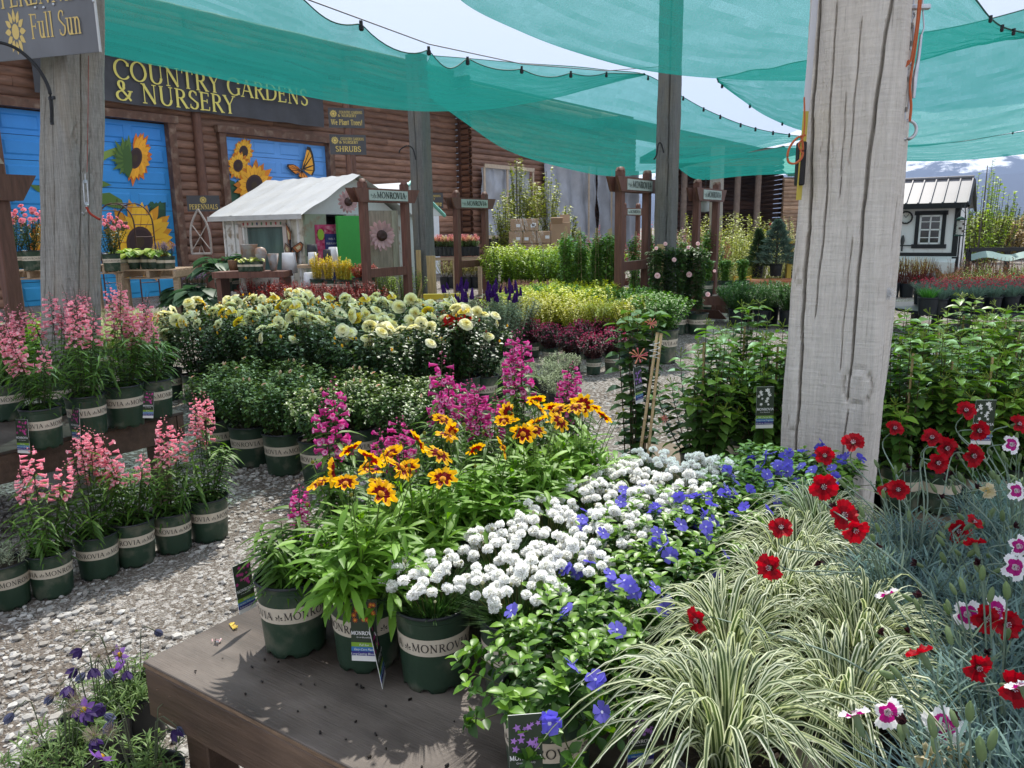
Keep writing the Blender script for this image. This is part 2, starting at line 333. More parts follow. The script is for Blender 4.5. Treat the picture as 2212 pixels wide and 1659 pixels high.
def plain_text(mb, txt, o, ux, uy, nn, size, col, mi=0, shear=.25, center=True, lift=.001):
    """small italic lettering from Blender's own font"""
    if txt not in _bf:
        cu = bpy.data.curves.new('t', 'FONT'); cu.body = txt; cu.resolution_u = 2; ob = bpy.data.objects.new('t', cu); COL.objects.link(ob)
        dg = bpy.context.evaluated_depsgraph_get(); me = bpy.data.meshes.new_from_object(ob.evaluated_get(dg))
        V = A([v.co[:] for v in me.vertices]); F = [list(p.vertices) for p in me.polygons]
        bpy.data.objects.remove(ob); bpy.data.curves.remove(cu); bpy.data.meshes.remove(me); _bf[txt] = (V, F)
    V, F = _bf[txt]; x = V[:, 0]+shear*V[:, 1]; x = x-(x.min()+x.max())/2 if center else x-x.min()
    P = A(o)+np.outer(x*size, A(ux))+np.outer(V[:, 1]*size, A(uy))+A(nn)*lift
    for k in set(len(f) for f in F): mb.add(P, [f for f in F if len(f) == k], col, mi)
def sun_logo(mb, o, ux, uy, nn, r, col, mi=0, lift=.002, n=14, stretch=1.):
    o, ux, uy, nn = map(A, (o, ux, uy, nn))
    def P(x, y, k=0): return o+ux*x*r+uy*y*r*stretch+nn*(lift+k*.0002)
    mb.poly([P(.34*math.cos(t), .34*math.sin(t)) for t in np.linspace(0, 2*math.pi, 17)[:-1]], col, mi)
    for i in range(n):
        t = i/n*2*math.pi; d = A([math.cos(t), math.sin(t)]); e = A([-d[1], d[0]]); w = .15*12/n
        pts = [d*.4, d*.58-e*w, d*.78-e*w*.8, d, d*.78+e*w*.8, d*.58+e*w]; mb.poly([P(*q, 1) for q in pts], col, mi)
# ------------------------------------------------------------------ leaves and stems
PRO = {'ov3': [.35, 1, .03], 'ov4': [.2, 1, .82, .03], 'ov5': [.15, .8, 1, .68, .03], 'la4': [.5, 1, .7, .03], 'la5': [.4, .85, 1, .6, .03], 'ob5': [.22, .4, .85, 1, .06], 'nee': [.8, 1, .1], 'bl6': [1, .95, .85, .7, .45, .04]}
def U(n, a=0., b=1.): return rng.uniform(a, b, n)
def cmix(c1, c2, n, jit=.18):
    f = U(n)[:, None]; c = A(c1)*(1-f)+A(c2)*f; return c*(1+U(n, -jit, jit))[:, None]
def sph(n):
    v = rng.normal(size=(n, 3)); return nrm(v)
def leaves(mb, pos, dr, nn, L, wd, prof='ov4', bend=.2, fold=.25, col=(0, .1, 0), mi=0, across=None):
    pr = A(PRO[prof]); K = len(pr); t = np.linspace(0, 1, K); col = np.asarray(col, float)*A([1.4, 1.32, 1.])
    pos, dr = np.asarray(pos, float), nrm(np.asarray(dr, float)); N = len(pos)
    S = nrm(np.cross(dr, nn)); up = np.cross(S, dr); L = np.broadcast_to(L, N); bend = np.broadcast_to(bend, N); wd = np.broadcast_to(wd, N)
    P = pos[:, None]+dr[:, None]*(L[:, None]*t)[..., None]-up[:, None]*(bend[:, None]*L[:, None]*t**2)[..., None]
    ac = across or ((-1, 0, 1) if fold else (-1, 1))
    mb.ribbons(P, wd[:, None]*pr[None], S, col, ac, fold, mi); return mb
def stems(n, h, r, base=.04, out=.6, hv=.3, lean=0.):
    """n curved stems inside a dome; returns start, control and tip"""
    ph = U(n)*2*math.pi; q = np.sqrt(U(n)); e = A([np.cos(ph), np.sin(ph), ph*0]).T
    tip = e*(q*r)[:, None]; tip[:, 2] = h*(1-hv*q**2)*(1-U(n)*hv*.6)
    b = e*(q*base)[:, None]; c = b*.5+tip*A([out, out, .5]); c[:, 2] = tip[:, 2]*.62; return b, c, tip
def bez(b, c, t_, t): t = np.asarray(t)[..., None]; return b*(1-t)**2+2*c*t*(1-t)+t_*t*t
def bezd(b, c, t_, t): t = np.asarray(t)[..., None]; return nrm(2*(c-b)*(1-t)+2*(t_-c)*t)
def shrub(h, r, nst, per, L, wd, c1, c2, prof='ov3', bend=.25, fold=.2, t0=.25, base=.04, out=.6, hv=.3, upb=.35, scol=(.06, .05, .025), srad=.002, pairs=False, tipcol=None, mi=0, smi=0, lj=.35, z0=0.):
    mb = MB(); b, c, t_ = stems(nst, h, r, base, out, hv)
    k = np.linspace(0, 1, 5); P = np.stack([bez(b, c, t_, np.full(nst, q)) for q in k], 1)
    mb.tubes(P, srad*A([1.3, 1.1, 1, .8, .5])[None], A(scol)*1., 3, smi)
    s = np.repeat(np.arange(nst), per); t = t0+(1-t0)*(np.tile(np.arange(per), nst)+U(nst*per))/per
    if pairs: t = t0+(1-t0)*(np.tile(np.arange(per)//2*2, nst)+.5)/per
    pos = bez(b[s], c[s], t_[s], t); tg = bezd(b[s], c[s], t_[s], t); N = len(s)
    rd = sph(N)
    if pairs:
        ax = nrm(np.cross(tg, sph(nst)[s])); ax2 = np.cross(tg, ax); lv = np.tile(np.arange(per)//2, nst) % 2; sg = np.tile(np.arange(per) % 2*2-1, nst)
        rd = np.where(lv[:, None] == 0, ax, ax2)*sg[:, None]
    rd = rd-tg*np.sum(rd*tg, 1)[:, None]*.8; dr = nrm(nrm(rd)+tg*upb+A([0, 0, .12]))
    nn = nrm(tg*.5+A([0, 0, 1.])+sph(N)*.35)
    col = cmix(c1, c2, N)
    if tipcol is not None:
        w = np.clip((t-.72)/.28, 0, 1)[:, None]*U(N, .4, 1)[:, None]; col = col*(1-w)+A(tipcol)*w
    ll = L*(1-U(N)*lj); leaves(mb, pos, dr, nn, ll, ll/L*wd, prof, bend+U(N, -.15, .25), fold, col, mi)
    return mb, (b, c, t_)
def tuft(n, h, r, wd, c1, c2, arch=.5, base=.03, prof='bl6', across=(-1, 1), lift=0., col3=None, hv=.4, mi=0):
    """grassy clump of arching blades"""
    mb = MB(); K = len(PRO[prof]); t = np.linspace(0, 1, K); ph = U(n)*2*math.pi; e = A([np.cos(ph), np.sin(ph), ph*0]).T
    q = U(n)**.6; H = h*(1-U(n)*hv); b = e*(U(n)**.5*base)[:, None]
    rr = (q*r)[:, None]; ar = arch*q
    x = rr*(t[None]**(1.1))+0*t; z = H[:, None]*(t[None]*(1+ar[:, None]*1.6)-ar[:, None]*1.9*t[None]**2.2)
    P = b[:, None]+e[:, None]*x[..., None]; P[..., 2] += z
    S = nrm(np.cross(e, A([0, 0, 1.]))+sph(n)*.25)
    c = cmix(c1, c2, n) if col3 is None else col3(n, K)
    mb.ribbons(P, wd*A(PRO[prof])[None]*(1-U(n)*.3)[:, None], S, c, across, lift, mi); return mb
# ------------------------------------------------------------------ flowers (each faces +Z)
def disc_flower(npet, R, notch=.3, jag=0., njag=5, rings=((0, .2), (.3, .3), (.65, .4), (1, .5)), cols=None, cup=.1, wave=.06, th=10, sharp=1.5, centre=None, ccol=(.5, .3, .02), crad=.16, irr=.08):
    """petals on one wavy disc, rings=(radius fraction,...), cols per ring gap"""
    mb = MB(); n = npet*th; a = np.arange(n)/n*2*math.pi; u = (a*npet/(2*math.pi)) % 1.; pk = (np.arange(n)//th)
    pr = 1+U(npet, -irr, irr)[pk]; pz = U(npet, -1, 1)[pk]
    edge = 1-notch*np.abs(2*u-1)**(sharp*2)
    if jag: edge = edge*(1-jag*(.5+.5*np.cos(u*2*math.pi*njag+math.pi)))
    rs = [x[0] for x in rings]; V = []
    for r in rs:
        w = r**1.3; rad = R*r*(edge**w)*pr**w; z = R*(cup*r**1.6+wave*r*np.cos(u*2*math.pi)*1.+wave*.9*r*r*pz)
        if jag: z = z+R*.04*r*np.cos(u*2*math.pi*3+pk)
        V.append(np.stack([rad*np.cos(a), rad*np.sin(a), z], -1))
    V = A(V); i = np.arange(len(rs)*n).reshape(len(rs), n); j = np.roll(i, -1, 1)
    F = np.stack([i[:-1], j[:-1], j[1:], i[1:]], -1); c = np.repeat(A(cols)[:, None], n, 1)*(1+U(npet, -.1, .1)[pk])[None, :, None]
    mb.add(V.reshape(-1, 3), F.reshape(-1, 4), c.reshape(-1, 3), 0, True)
    if centre:
        k = 34; g = np.arange(k); rr = crad*R*np.sqrt((g+.5)/k); an = g*2.399963; P = np.stack([rr*np.cos(an), rr*np.sin(an), R*(.07+.1*(1-(rr/(crad*R))**2))], -1)
        for p in P: mb.box(p, (R*.05, R*.05, R*.07), None, A(ccol)*random.uniform(.7, 1.25))
    return mb
def coreopsis_flower(tilt=.12):
    mb = disc_flower(8, .038, .5, .08, 3, ((.12,), (.3,), (.5,), (.62,), (.85,), (1,)), [(.17, .006, .006), (.2, .007, .008), (.22, .008, .008), (.9, .5, .012), (.93, .56, .015)], tilt, .08, 12, 1.1, True, (.75, .4, .02), .2, .1)
    g = MB(); g.lathe([(.0012, -.03), (.0015, -.006), (.006, -.003), (.008, .001), (.003, .003)], 8, (.06, .13, .025)); mb.merge(g); return mb
def bud(r, col, l=1.6):
    mb = MB(); mb.lathe([(r*.2, 0), (r*.8, r*.4*l), (r, r*.8*l), (r*.75, r*1.3*l), (r*.15, r*1.7*l)], 7, col); return mb
def armeria_head(R=.011):
    mb = MB(); mb.lathe([(R*.1, -R*.7), (R*.6, -R*.5), (R*.8, 0), (R*.6, R*.5), (R*.1, R*.75)], 8, (.68, .68, .6))
    k = 95; g = np.arange(k); z = 1-(g+.5)/k*1.6; rr = np.sqrt(np.maximum(0, 1-z*z)); an = g*2.399963; d = np.stack([rr*np.cos(an), rr*np.sin(an), z*.68], -1)
    q = nrm(d+rng.normal(size=d.shape)*.16); L = R*U(k, .5, .8)[:, None]; b_ = q*R*.62*A([1, 1, .8]); sd = nrm(np.cross(q, sph(k)))
    P = np.stack([b_, b_+q*L*.6, b_+q*L*.95+sph(k)*R*.12], 1); mb.ribbons(P, A([[.1, .3, .34]])*R, sd, np.repeat((A([.97, .97, .95])*U(k, .88, 1.02)[:, None])[:, None], 2, 1), (-1, 0, 1), .35)
    return mb
def vinca_flower():
    mb = MB(); c0 = A([.17, .15, .62])
    for k in range(5):
        a = k*2*math.pi/5; d = A([math.cos(a), math.sin(a), .12+random.uniform(-.12, .1)]); s = A([-math.sin(a), math.cos(a), .18])
        r = A([.1, .35, .75, 1.]); P = d[None]*(r*.021)[:, None]; W_ = A([.15, .42, .72, .55])*.0135
        mb.ribbons(P[None], W_[None], s[None], np.repeat((c0*random.uniform(.85, 1.2))[None, None], 3, 1), (-1, 0, 1.08), .12)
    mb.poly([(.0034*math.cos(t), .0034*math.sin(t), .0022) for t in np.arange(5)*2*math.pi/5], (.8, .8, .9))
    mb.lathe([(.001, -.014), (.0014, -.004), (.003, .001)], 5, (.2, .2, .45)); return mb
def penst_bell(c, L=.024, throat=(.85, .72, .72)):
    mb = MB(); n = 10
    def fl(V, th):
        V[-1, :, 0] *= 1+.16*np.cos(5*th); V[-1, :, 1] *= 1+.16*np.cos(5*th); return V
    mb.lathe([(.0017, 0), (.002, L*.2), (.0045, L*.45), (.0062, L*.75), (.0058, L*.88), (.0105, L*1.0)], n, c, 0, True, fn=fl)
    mb.lathe([(.0078, L*.985), (.0050, L*.9), (.0035, L*.5)], n, throat); mb.lathe([(.001, -.004), (.0034, .001), (.0026, .005)], 5, (.05, .08, .03)); return mb
def penst_spike(c, Ls=.16, nb=26, throat=(.85, .72, .72), sz=1.):
    mb = MB(); mb.tubes([[(0, 0, 0), (.002, 0, Ls*.5), (0, 0, Ls)]], [[.0018, .0014, .0008]], (.08, .07, .035), 4); bell = [penst_bell(A(c)*random.uniform(.8, 1.2), .024*sz*random.uniform(.85, 1.1), throat) for _ in range(4)]
    for i in range(nb):
        z = Ls*(.02+.86*(i/nb)**.9); a = i*2.4+random.uniform(-.4, .4); f = i/nb
        d = nrm(A([math.cos(a), math.sin(a), random.uniform(-.35, .25)])); b = A([0, 0, z])+d*.012*(1-.4*f)
        mb.tubes([[(0, 0, z-.006), b]], .0006, (.09, .08, .04), 3)
        if f < .78: mb.merge(bell[i % 4], align(d, random.random()*6)*(1-.25*f), b)
        else: mb.merge(bud(.0028, A(c)*.7+A([.04, .06, .02])), align(d), b)
    return mb
def rose(R, co, ci, nl=(5, 6, 6, 5), open_=1.):
    mb = MB(); cols = np.linspace(0, 1, len(nl))
    for li, n in enumerate(nl):
        f = li/(len(nl)-1); rr = R*(1-.62*f); el = .18+.95*f/open_; off = random.random()*6
        for k in range(n):
            a = off+k*2*math.pi/n+random.uniform(-.15, .15); e = el+random.uniform(-.12, .14); t = np.linspace(0, 1, 5)
            x = rr*(t**.9)*math.cos(min(e, 1.45)); z = rr*(t**1.5)*math.sin(min(e, 1.45))*1.0+rr*.05*li-rr*.22*t**5
            P = np.stack([x*math.cos(a), x*math.sin(a), z], -1); S = A([-math.sin(a), math.cos(a), random.uniform(-.12, .12)])
            w = rr*A([.12, .42, .62, .58, .32])*(6.2/n)*.9; c = (A(co)*(1-f)+A(ci)*f)*random.uniform(.9, 1.06)
            mb.ribbons(P[None], w[None], S[None], c, (-1, -.4, .4, 1), .28)
    mb.lathe([(R*.05, -R*.35), (R*.14, -R*.22), (R*.1, 0)], 5, (.05, .1, .03))
    for k in range(14):
        a = random.random()*6.28; r = R*.1*random.random(); mb.box((r*math.cos(a), r*math.sin(a), R*.32), (R*.03, R*.03, R*.05), None, (.55, .33, .03))
    return mb
def dianthus_flower(red=True, R=.019):
    if red: mb = disc_flower(5, R, .22, .1, 5, ((.1,), (.25,), (.6,), (.85,), (1,)), [(.1, .003, .008), (.26, .003, .01), (.42, .005, .014), (.4, .005, .014)], random.uniform(.1, .3), .17, 16, 1.5)
    else: mb = disc_flower(5, R*1.05, .3, .12, 6, ((.08,), (.22,), (.55,), (.62,), (1,)), [(.7, .55, .62), (.42, .02, .2), (.45, .03, .22), (.84, .82, .84)], random.uniform(.05, .2), .13, 16, 1.3)
    for k in range(7):
        a = k*2*math.pi/7; r = R*.16; mb.tubes([[(0, 0, 0), (r*math.cos(a), r*math.sin(a), R*.22)]], R*.012, (.8, .7, .75), 3)
        mb.box((r*math.cos(a), r*math.sin(a), R*.24), (R*.07, R*.05, R*.05), None, (.55, .48, .52))
    mb.lathe([(.0017, -.024), (.0035, -.021), (.0046, -.012), (.0040, -.003), (.0056, .0005)], 8, (.17, .24, .13)); return mb
def dead_flower():
    mb = MB(); mb.lathe([(.0015, -.018), (.0036, -.015), (.0042, -.006), (.003, 0)], 7, (.2, .26, .14))
    n = 9; d = nrm(sph(n)*.6+A([0, 0, .8])); leaves(mb, np.zeros((n, 3)), d, sph(n), .013, .004, 'la4', .5, .4, A([.03, .012, .02])); return mb
# ------------------------------------------------------------------ pots
def pot_fn(n):
    def f(V, th):
        k = (np.arange(n) % 6) < 2; V[0, k, 2] += .011; V[1, k, 2] += .011; return V
    return f
def make_pot(rt, rb, h, green=True, band=True, texts=True, nm='pot', thinw=.0025, n=48, soilz=.03):
    p = MB(); pr = [(rb-.006, 0), (rb, .0), (rb+.001, .016), (rt*.955, h-.022), (rt*.96, h-.02), (rt*.985, h-.018), (rt*.99, h-.008), (rt*1.015, h-.006), (rt*1.02, h), (rt*.975, h+.001), (rt*.955, h-.01), (rb-.002, .02)]
    p.lathe([pr[0], pr[1], pr[2], pr[3]], n, fn=pot_fn(n)); p.lathe(pr[3:6], n); p.lathe(pr[5:8], n, mi=0); p.lathe(pr[7:], n, mi=1 if green else 0)
    p.lathe([(rb*.97, .012), (.001, .012)], n, mi=0)
    pot = p.mesh(nm, [POT_G if green else POT_B, POT_B]); ch = []
    if band:
        z0, z1 = h*.50, h*.715; r_at = lambda z: rb+.001+(rt*.955-rb-.001)*(z-.016)/(h-.038)
        b = MB(); b.lathe([(r_at(z0)+.0009, z0), (r_at(z1)+.0009, z1)], n, mi=0)
        if texts:
            q1, w1 = leaf_emblem(); q2, w2 = text_quads('MONROVIA', .15, .07, .1); sz = (z1-z0)*.46; circ = 2*math.pi*r_at((z0+z1)/2); unit = w1+w2+.3; sq = circ/3/(unit*sz)
            for rep in range(3):
                for quads, x0 in ((q1, 0.), (q2, w1)):
                    mb_f = lambda x, y, k: (lambda an, z: ((r_at(z)+.0014+k*.00002)*math.cos(an), (r_at(z)+.0014+k*.00002)*math.sin(an), z))((x*sz*sq+rep*circ/3)/(circ/(2*math.pi)), z0+(z1-z0)*.27+y*sz)
                    place_text(b, [q+A([x0, 0]) for q in quads], mb_f, (1, 1, 1), 1)
        ch.append(part('label_band', b.mesh('label_band', [BAND, INK])))
    s = MB(); k = 20; s.lathe([(rt*.955, h-soilz+.006), (rt*.8, h-soilz), (rt*.5, h-soilz+.004), (.002, h-soilz)], k, fn=None); ch.append(part('soil', s.mesh('soil', SOIL)))
    return part('pot', pot, ch=ch)
POT = make_pot(.095, .079, .205)                               # the green nursery pot of the front displays
POT_PLAIN = make_pot(.095, .079, .205, texts=False)
POT_BIG = make_pot(.14, .115, .28)
POT_BLACK = make_pot(.14, .115, .27, False, False)
POT_BLACK_S = make_pot(.11, .09, .21, False, False)
# plastic hang tags ------------------------------------------------
def make_tag(photo, lines, cols=((.2, .36, .03), (.04, .17, .42), (.035, .03, .2)), w=.058, h=.14, title='MONROVIA', fl=(.8, .8, .78), price='19.99'):
    m = MB(); nn = A([0, -1., 0]); ux = A([1., 0, 0]); uz = A([0, 0, 1.])
    m.box((0, .0006, h/2), (w, .0012, h), None, (.75, .75, .72)); y = h*.09
    for i in range(3):
        c = cols[2-i]; m.box((0, -.0003, y+h*.035), (w*.998, .0012, h*.069), None, c)
        plain_text(m, lines[2-i], (0, -.0012, y+h*.018), ux, uz, nn, h*.05, (.75, .78, .75)); y += h*.072
    m.box((0, -.0003, (y+h*.998)/2), (w*.998, .0012, h*.998-y), None, (.03, .045, .025))
    flat_text(m, title, (0, -.001, y+h*.13), ux, uz, nn, h*.055, (.8, .8, .8), center=True, thick=.2, thin=.12)
    plain_text(m, 'Grow Beautifully', (0, -.0012, y+h*.075), ux, uz, nn, h*.035, (.7, .7, .7)); 
    for k in range(16):
        x, z, r = random.uniform(-.4, .4)*w, random.uniform(y+h*.26, h*.93), w*random.uniform(.08, .14); a0 = random.random()*6
        if photo == 'white': npt, cc = 5, A([.8, .8, .76])
        elif photo == 'orange': npt, cc = 9, A([.6, .12, .02])
        else: npt, cc = 5, A(fl)
        pts = []
        for j in range(npt*2):
            a = a0+j*math.pi/npt; q = r*(1 if j % 2 == 0 else .45); pts.append((x+q*math.cos(a), -.0012-k*.00003, min(z+q*math.sin(a), h*.99)))
        m.poly(pts, cc*random.uniform(.75, 1.1))
        if photo == 'orange': m.poly([(x+r*.3*math.cos(t), -.0021-k*.00003, z+r*.3*math.sin(t)) for t in np.arange(6)*1.047], (.7, .4, .03))
    return m.mesh('plant_tag', COLORED)
TAGS = {'violet': make_tag('v', ['Full Sun / Shade', 'Vibrant Blooms', 'Groundcover'], fl=(.42, .2, .6)), 'orange': make_tag('orange', ['Full Sun', 'Easy-Care Plant', 'Long-Lasting Blooms']),
        'white': make_tag('white', ['Full / Partial Sun', 'Exceptional Fragrance', 'Great in Containers']), 'pink': make_tag('p', ['Full Sun', 'Attracts Pollinators', 'Pollinator-Friendly'], fl=(.5, .05, .25)),
        'purple': make_tag('p', ['Full Sun', 'Exceptional Fragrance', 'Pollinator-Friendly'], fl=(.2, .05, .3))}
# ------------------------------------------------------------------ plant recipes, origin at the pot's foot
def on(z, items): return [(a[0], a[1], (a[2][0], a[2][1], a[2][2]+z), *a[3:]) for a in items]
def spike_on(stm, i, t, mesh, name='flower_spike', sc=1., jit=.1):
    b, c, t_ = [q[i:i+1] for q in stm]; p = bez(b, c, t_, A([t]))[0]; d = bezd(b, c, t_, A([t]))[0]+rng.normal(size=3)*jit*.5
    return part(name, mesh, p, align(nrm(d), random.random()*6), sc)
def penstemon(c, h=.36, nst=9, r=.1, nsp=6, throat=(.85, .72, .72), sz=1., L=.085):
    mb, st = shrub(h*.9, r, nst+7, 22, L, .0072, (.035, .085, .022), (.07, .15, .03), 'la5', .55, .25, .04, .045, .5, .55, .25, (.07, .09, .03), .0021, True, (.1, .2, .03))
    it = [part('foliage', mb.mesh('foliage', LEAF))]; sp = [penst_spike(c, (.17+.03*(sz>1.4))*h/.36*random.uniform(.85, 1.1), 30, throat, sz).mesh('flower_spike', PETAL) for _ in range(2)]
    o = np.argsort(-st[2][:, 2])[:nsp]
    for q, i in enumerate(o): it.append(spike_on(st, i, .74, sp[q % 2], sc=random.uniform(.65, 1.15)))
    return it
def coreopsis(nf=7, nb=5):
    mb = MB()
    m2, st = shrub(.25, .17, 46, 12, .1, .0105, (.085, .2, .03), (.15, .3, .05), 'ob5', .45, .3, .12, .05, .75, .55, .75, (.1, .17, .03), .0016, False, None, lj=.4)
    mb.merge(m2); it = []; fm = [coreopsis_flower(t).mesh('flower', PETAL) for t in (.12, .28, -.1)]; bd = bud(.0055, (.2, .2, .03), 1.2).mesh('flower_bud', PETAL)
    for k in range(nf+nb):
        a = k*2.4+random.uniform(-.3, .3); r = .17*math.sqrt((k+.7)/(nf+nb)); h = random.uniform(.26, .38); b = A([[r*.3*math.cos(a), r*.3*math.sin(a), .03]]); t_ = A([[r*math.cos(a), r*math.sin(a), h]]); c = (b+t_)/2+A([[0, 0, .05]])
        P = np.stack([bez(b, c, t_, A([q])) for q in np.linspace(0, 1, 6)], 1); mb.tubes(P, .0015, (.12, .2, .04), 4)
        d = nrm(A([math.cos(a)*.5, math.sin(a)*.5-.0, .85])+rng.normal(size=3)*.35)
        it.append(part('flower' if k < nf else 'flower_bud', fm[k % 3] if k < nf else bd, t_[0]+A([0, 0, .002]), align(d if k < nf else (0, 0, 1)), random.uniform(.85, 1.15)))
    return [part('foliage', mb.mesh('foliage', LEAF))]+it
def armeria(n=20, h=.15, buds=12):
    mb = tuft(760, .1, .12, .0015, (.03, .075, .02), (.06, .13, .03), .25, .06, 'nee', hv=.5); it = []; hd = [armeria_head().mesh('flower_head', PETAL) for _ in range(2)]; bd = bud(.0055, (.4, .4, .25), 1.).mesh('flower_bud', PETAL)
    for k in range(n+buds):
        a = random.random()*6.28; r = .115*math.sqrt(random.random()); hh = h*random.uniform(.72, 1.1)*(1-.25*(r/.115)**2); b = A([r*.5*math.cos(a), r*.5*math.sin(a), .0]); t_ = A([r*math.cos(a), r*math.sin(a), hh])
        mb.tubes([[b, (b+t_)/2+A([0, 0, .01]), t_]], .0009, (.2, .19, .08), 3)
        if k < n: it.append(part('flower_head', hd[k % 2], t_, align(nrm(A([math.cos(a)*r*3, math.sin(a)*r*3, 1])), random.random()*6), random.uniform(.85, 1.2)))
        else: it.append(part('flower_bud', bd, t_, None, random.uniform(.6, 1.)))
    return [part('foliage', mb.mesh('foliage', LEAF))]+it
def vinca(nf=6, r=.19, h=.16):
    mb, st = shrub(h, r, 58, 16, .034, .0105, (.018, .055, .012), (.045, .125, .018), 'ov5', .12, .35, .1, .05, .9, .55, .3, (.1, .14, .03), .0012, True, (.17, .34, .03))
    m2, s2 = shrub(.02, r*1.15, 16, 14, .032, .0105, (.018, .06, .012), (.045, .11, .018), 'ov5', .15, .35, .3, .07, 1.3, .2, .3, (.1, .14, .03), .0012, True, (.15, .3, .03)); mb.merge(m2, None, (0, 0, .01))
    it = [part('foliage', mb.mesh('foliage', GLOSSY))]; fm = [vinca_flower().mesh('flower', PETAL) for _ in range(2)]
    for k in range(nf):
        i = random.randrange(len(st[2])); p = st[2][i]+A([0, 0, .012]); d = nrm(A([p[0]*2, p[1]*2-.35, .3])+rng.normal(size=3)*.25); it.append(part('flower', fm[k % 2], p+d*.004, align(d, random.random()*6), random.uniform(.75, 1.)))
    return it
def sedge(n=165, r=.28, h=.25):
    def c3(n, K):
        g = cmix((.05, .085, .03), (.09, .13, .045), n, .1); y = cmix((.52, .57, .28), (.76, .79, .62), n, .08)
        c = np.stack([y, g, g*1.12, y], 1); return np.repeat(c[:, None], K-1, 1)
    mb = MB(); K = 9; t = np.linspace(0, 1, K)
    ph = U(n)*2*math.pi; e = A([np.cos(ph), np.sin(ph), ph*0]).T; q = U(n)**.45; H = h*(1-U(n)*.5); b = e*(U(n)**.5*.04)[:, None]
    rr = r*q*(1-U(n)*.25); x = rr[:, None]*t[None]**1.25; z = H[:, None]*(2.15*t[None]-(1.25+.9*q[:, None])*t[None]**2.1)
    P = b[:, None]+e[:, None]*x[..., None]; P[..., 2] += z; P += (sph(n)*.03)[:, None]*(t**2)[None, :, None]; sw = nrm(np.cross(e, A([0, 0, 1.])))*rng.normal(size=(n, 1))*.075; P += sw[:, None]*(t**1.6)[None, :, None]; P[..., 2] = np.maximum(P[..., 2], -.12)
    S = nrm(np.cross(e, A([0, 0, 1.]))+sph(n)*.22); wd = .0056*A([.9, 1, 1, .98, .92, .8, .62, .38, .05])
    cc = c3(n, K); a = A([-1, -.48, 0, .48, 1]); M = 5
    V = P[:, :, None, :]+a[None, None, :, None]*(wd[None]*(1-U(n)*.3)[:, None])[:, :, None, None]*S[:, None, None, :]; T = np.gradient(P, axis=1); nz = nrm(np.cross(np.repeat(S[:, None], K, 1), T)); V = V-(.35*np.abs(a)**2*.0042)[None, None, :, None]*nz[:, :, None]
    i = np.arange(n*K*M).reshape(n, K, M); F = np.stack([i[:, :-1, :-1], i[:, :-1, 1:], i[:, 1:, 1:], i[:, 1:, :-1]], -1).reshape(-1, 4)
    mb.add(V.reshape(-1, 3), F, cc.reshape(-1, 3), 0, True); return [part('foliage', mb.mesh('foliage', LEAF))]
def dianthus(nred=3, nwhite=0, nbud=10, ndead=3, h=.25, r=.2):
    mb, st = shrub(h*.76, r*.85, 52, 16, .075, .0029, (.095, .165, .195), (.15, .24, .28), 'la4', .18, .3, .03, .06, .7, .5, .9, (.15, .21, .17), .0012, True, None)
    m2 = tuft(200, .16, .17, .0028, (.1, .17, .18), (.2, .3, .31), .35, .07, 'la5', (-1, 0, 1), -.3); mb.merge(m2)
    it = []; fr = dianthus_flower(True).mesh('flower', PETAL); fw = dianthus_flower(False).mesh('flower', PETAL); bd = MB().lathe([(.0012, -.004), (.0042, 0), (.0052, .008), (.0042, .018), (.001, .024)], 8, (.2, .27, .13)).mesh('flower_bud', PETAL); dd = dead_flower().mesh('dead_flower', PETAL)
    for k in range(nred+nwhite+nbud+ndead):
        a = random.random()*6.28; rr = r*math.sqrt(random.random())*1.05; hh = h*random.uniform(.9, 1.35)*(1-.3*(rr/r)**2); b = A([[rr*.25*math.cos(a), rr*.25*math.sin(a), 0]]); t_ = A([[rr*math.cos(a), rr*math.sin(a), hh]]); c = (b+t_)/2+A([[0, 0, .03]])
        P = np.stack([bez(b, c, t_, A([q])) for q in np.linspace(0, 1, 7)], 1); mb.tubes(P, .0014, (.19, .26, .2), 4)
        for q in (.3, .5, .7): leaves(mb, np.repeat(bez(b, c, t_, A([q])), 2, 0), nrm(sph(2)*.6+A([0, 0, .9])), sph(2), .035, .0016, 'la4', .2, .2, A([.16, .23, .2]))
        d = bezd(b, c, t_, A([1.]))[0]
        if k < nred+nwhite: d = nrm(d*.4+A([math.cos(a)*.3, math.sin(a)*.3-.6, .45])+rng.normal(size=3)*.3)
        m, nme = (fr, 'flower') if k < nred else (fw, 'flower') if k < nred+nwhite else (bd, 'flower_bud') if k < nred+nwhite+nbud else (dd, 'dead_flower')
        it.append(part(nme, m, t_[0]+d*(.022 if 'dead' not in nme and nme != 'flower_bud' else .004), align(nrm(d+sph(1)[0]*.25), random.random()*6), random.uniform(.85, 1.15)*(1.05 if nme == 'flower' else 1)))
    return [part('foliage', mb.mesh('foliage', MATTE_LEAF))]+it
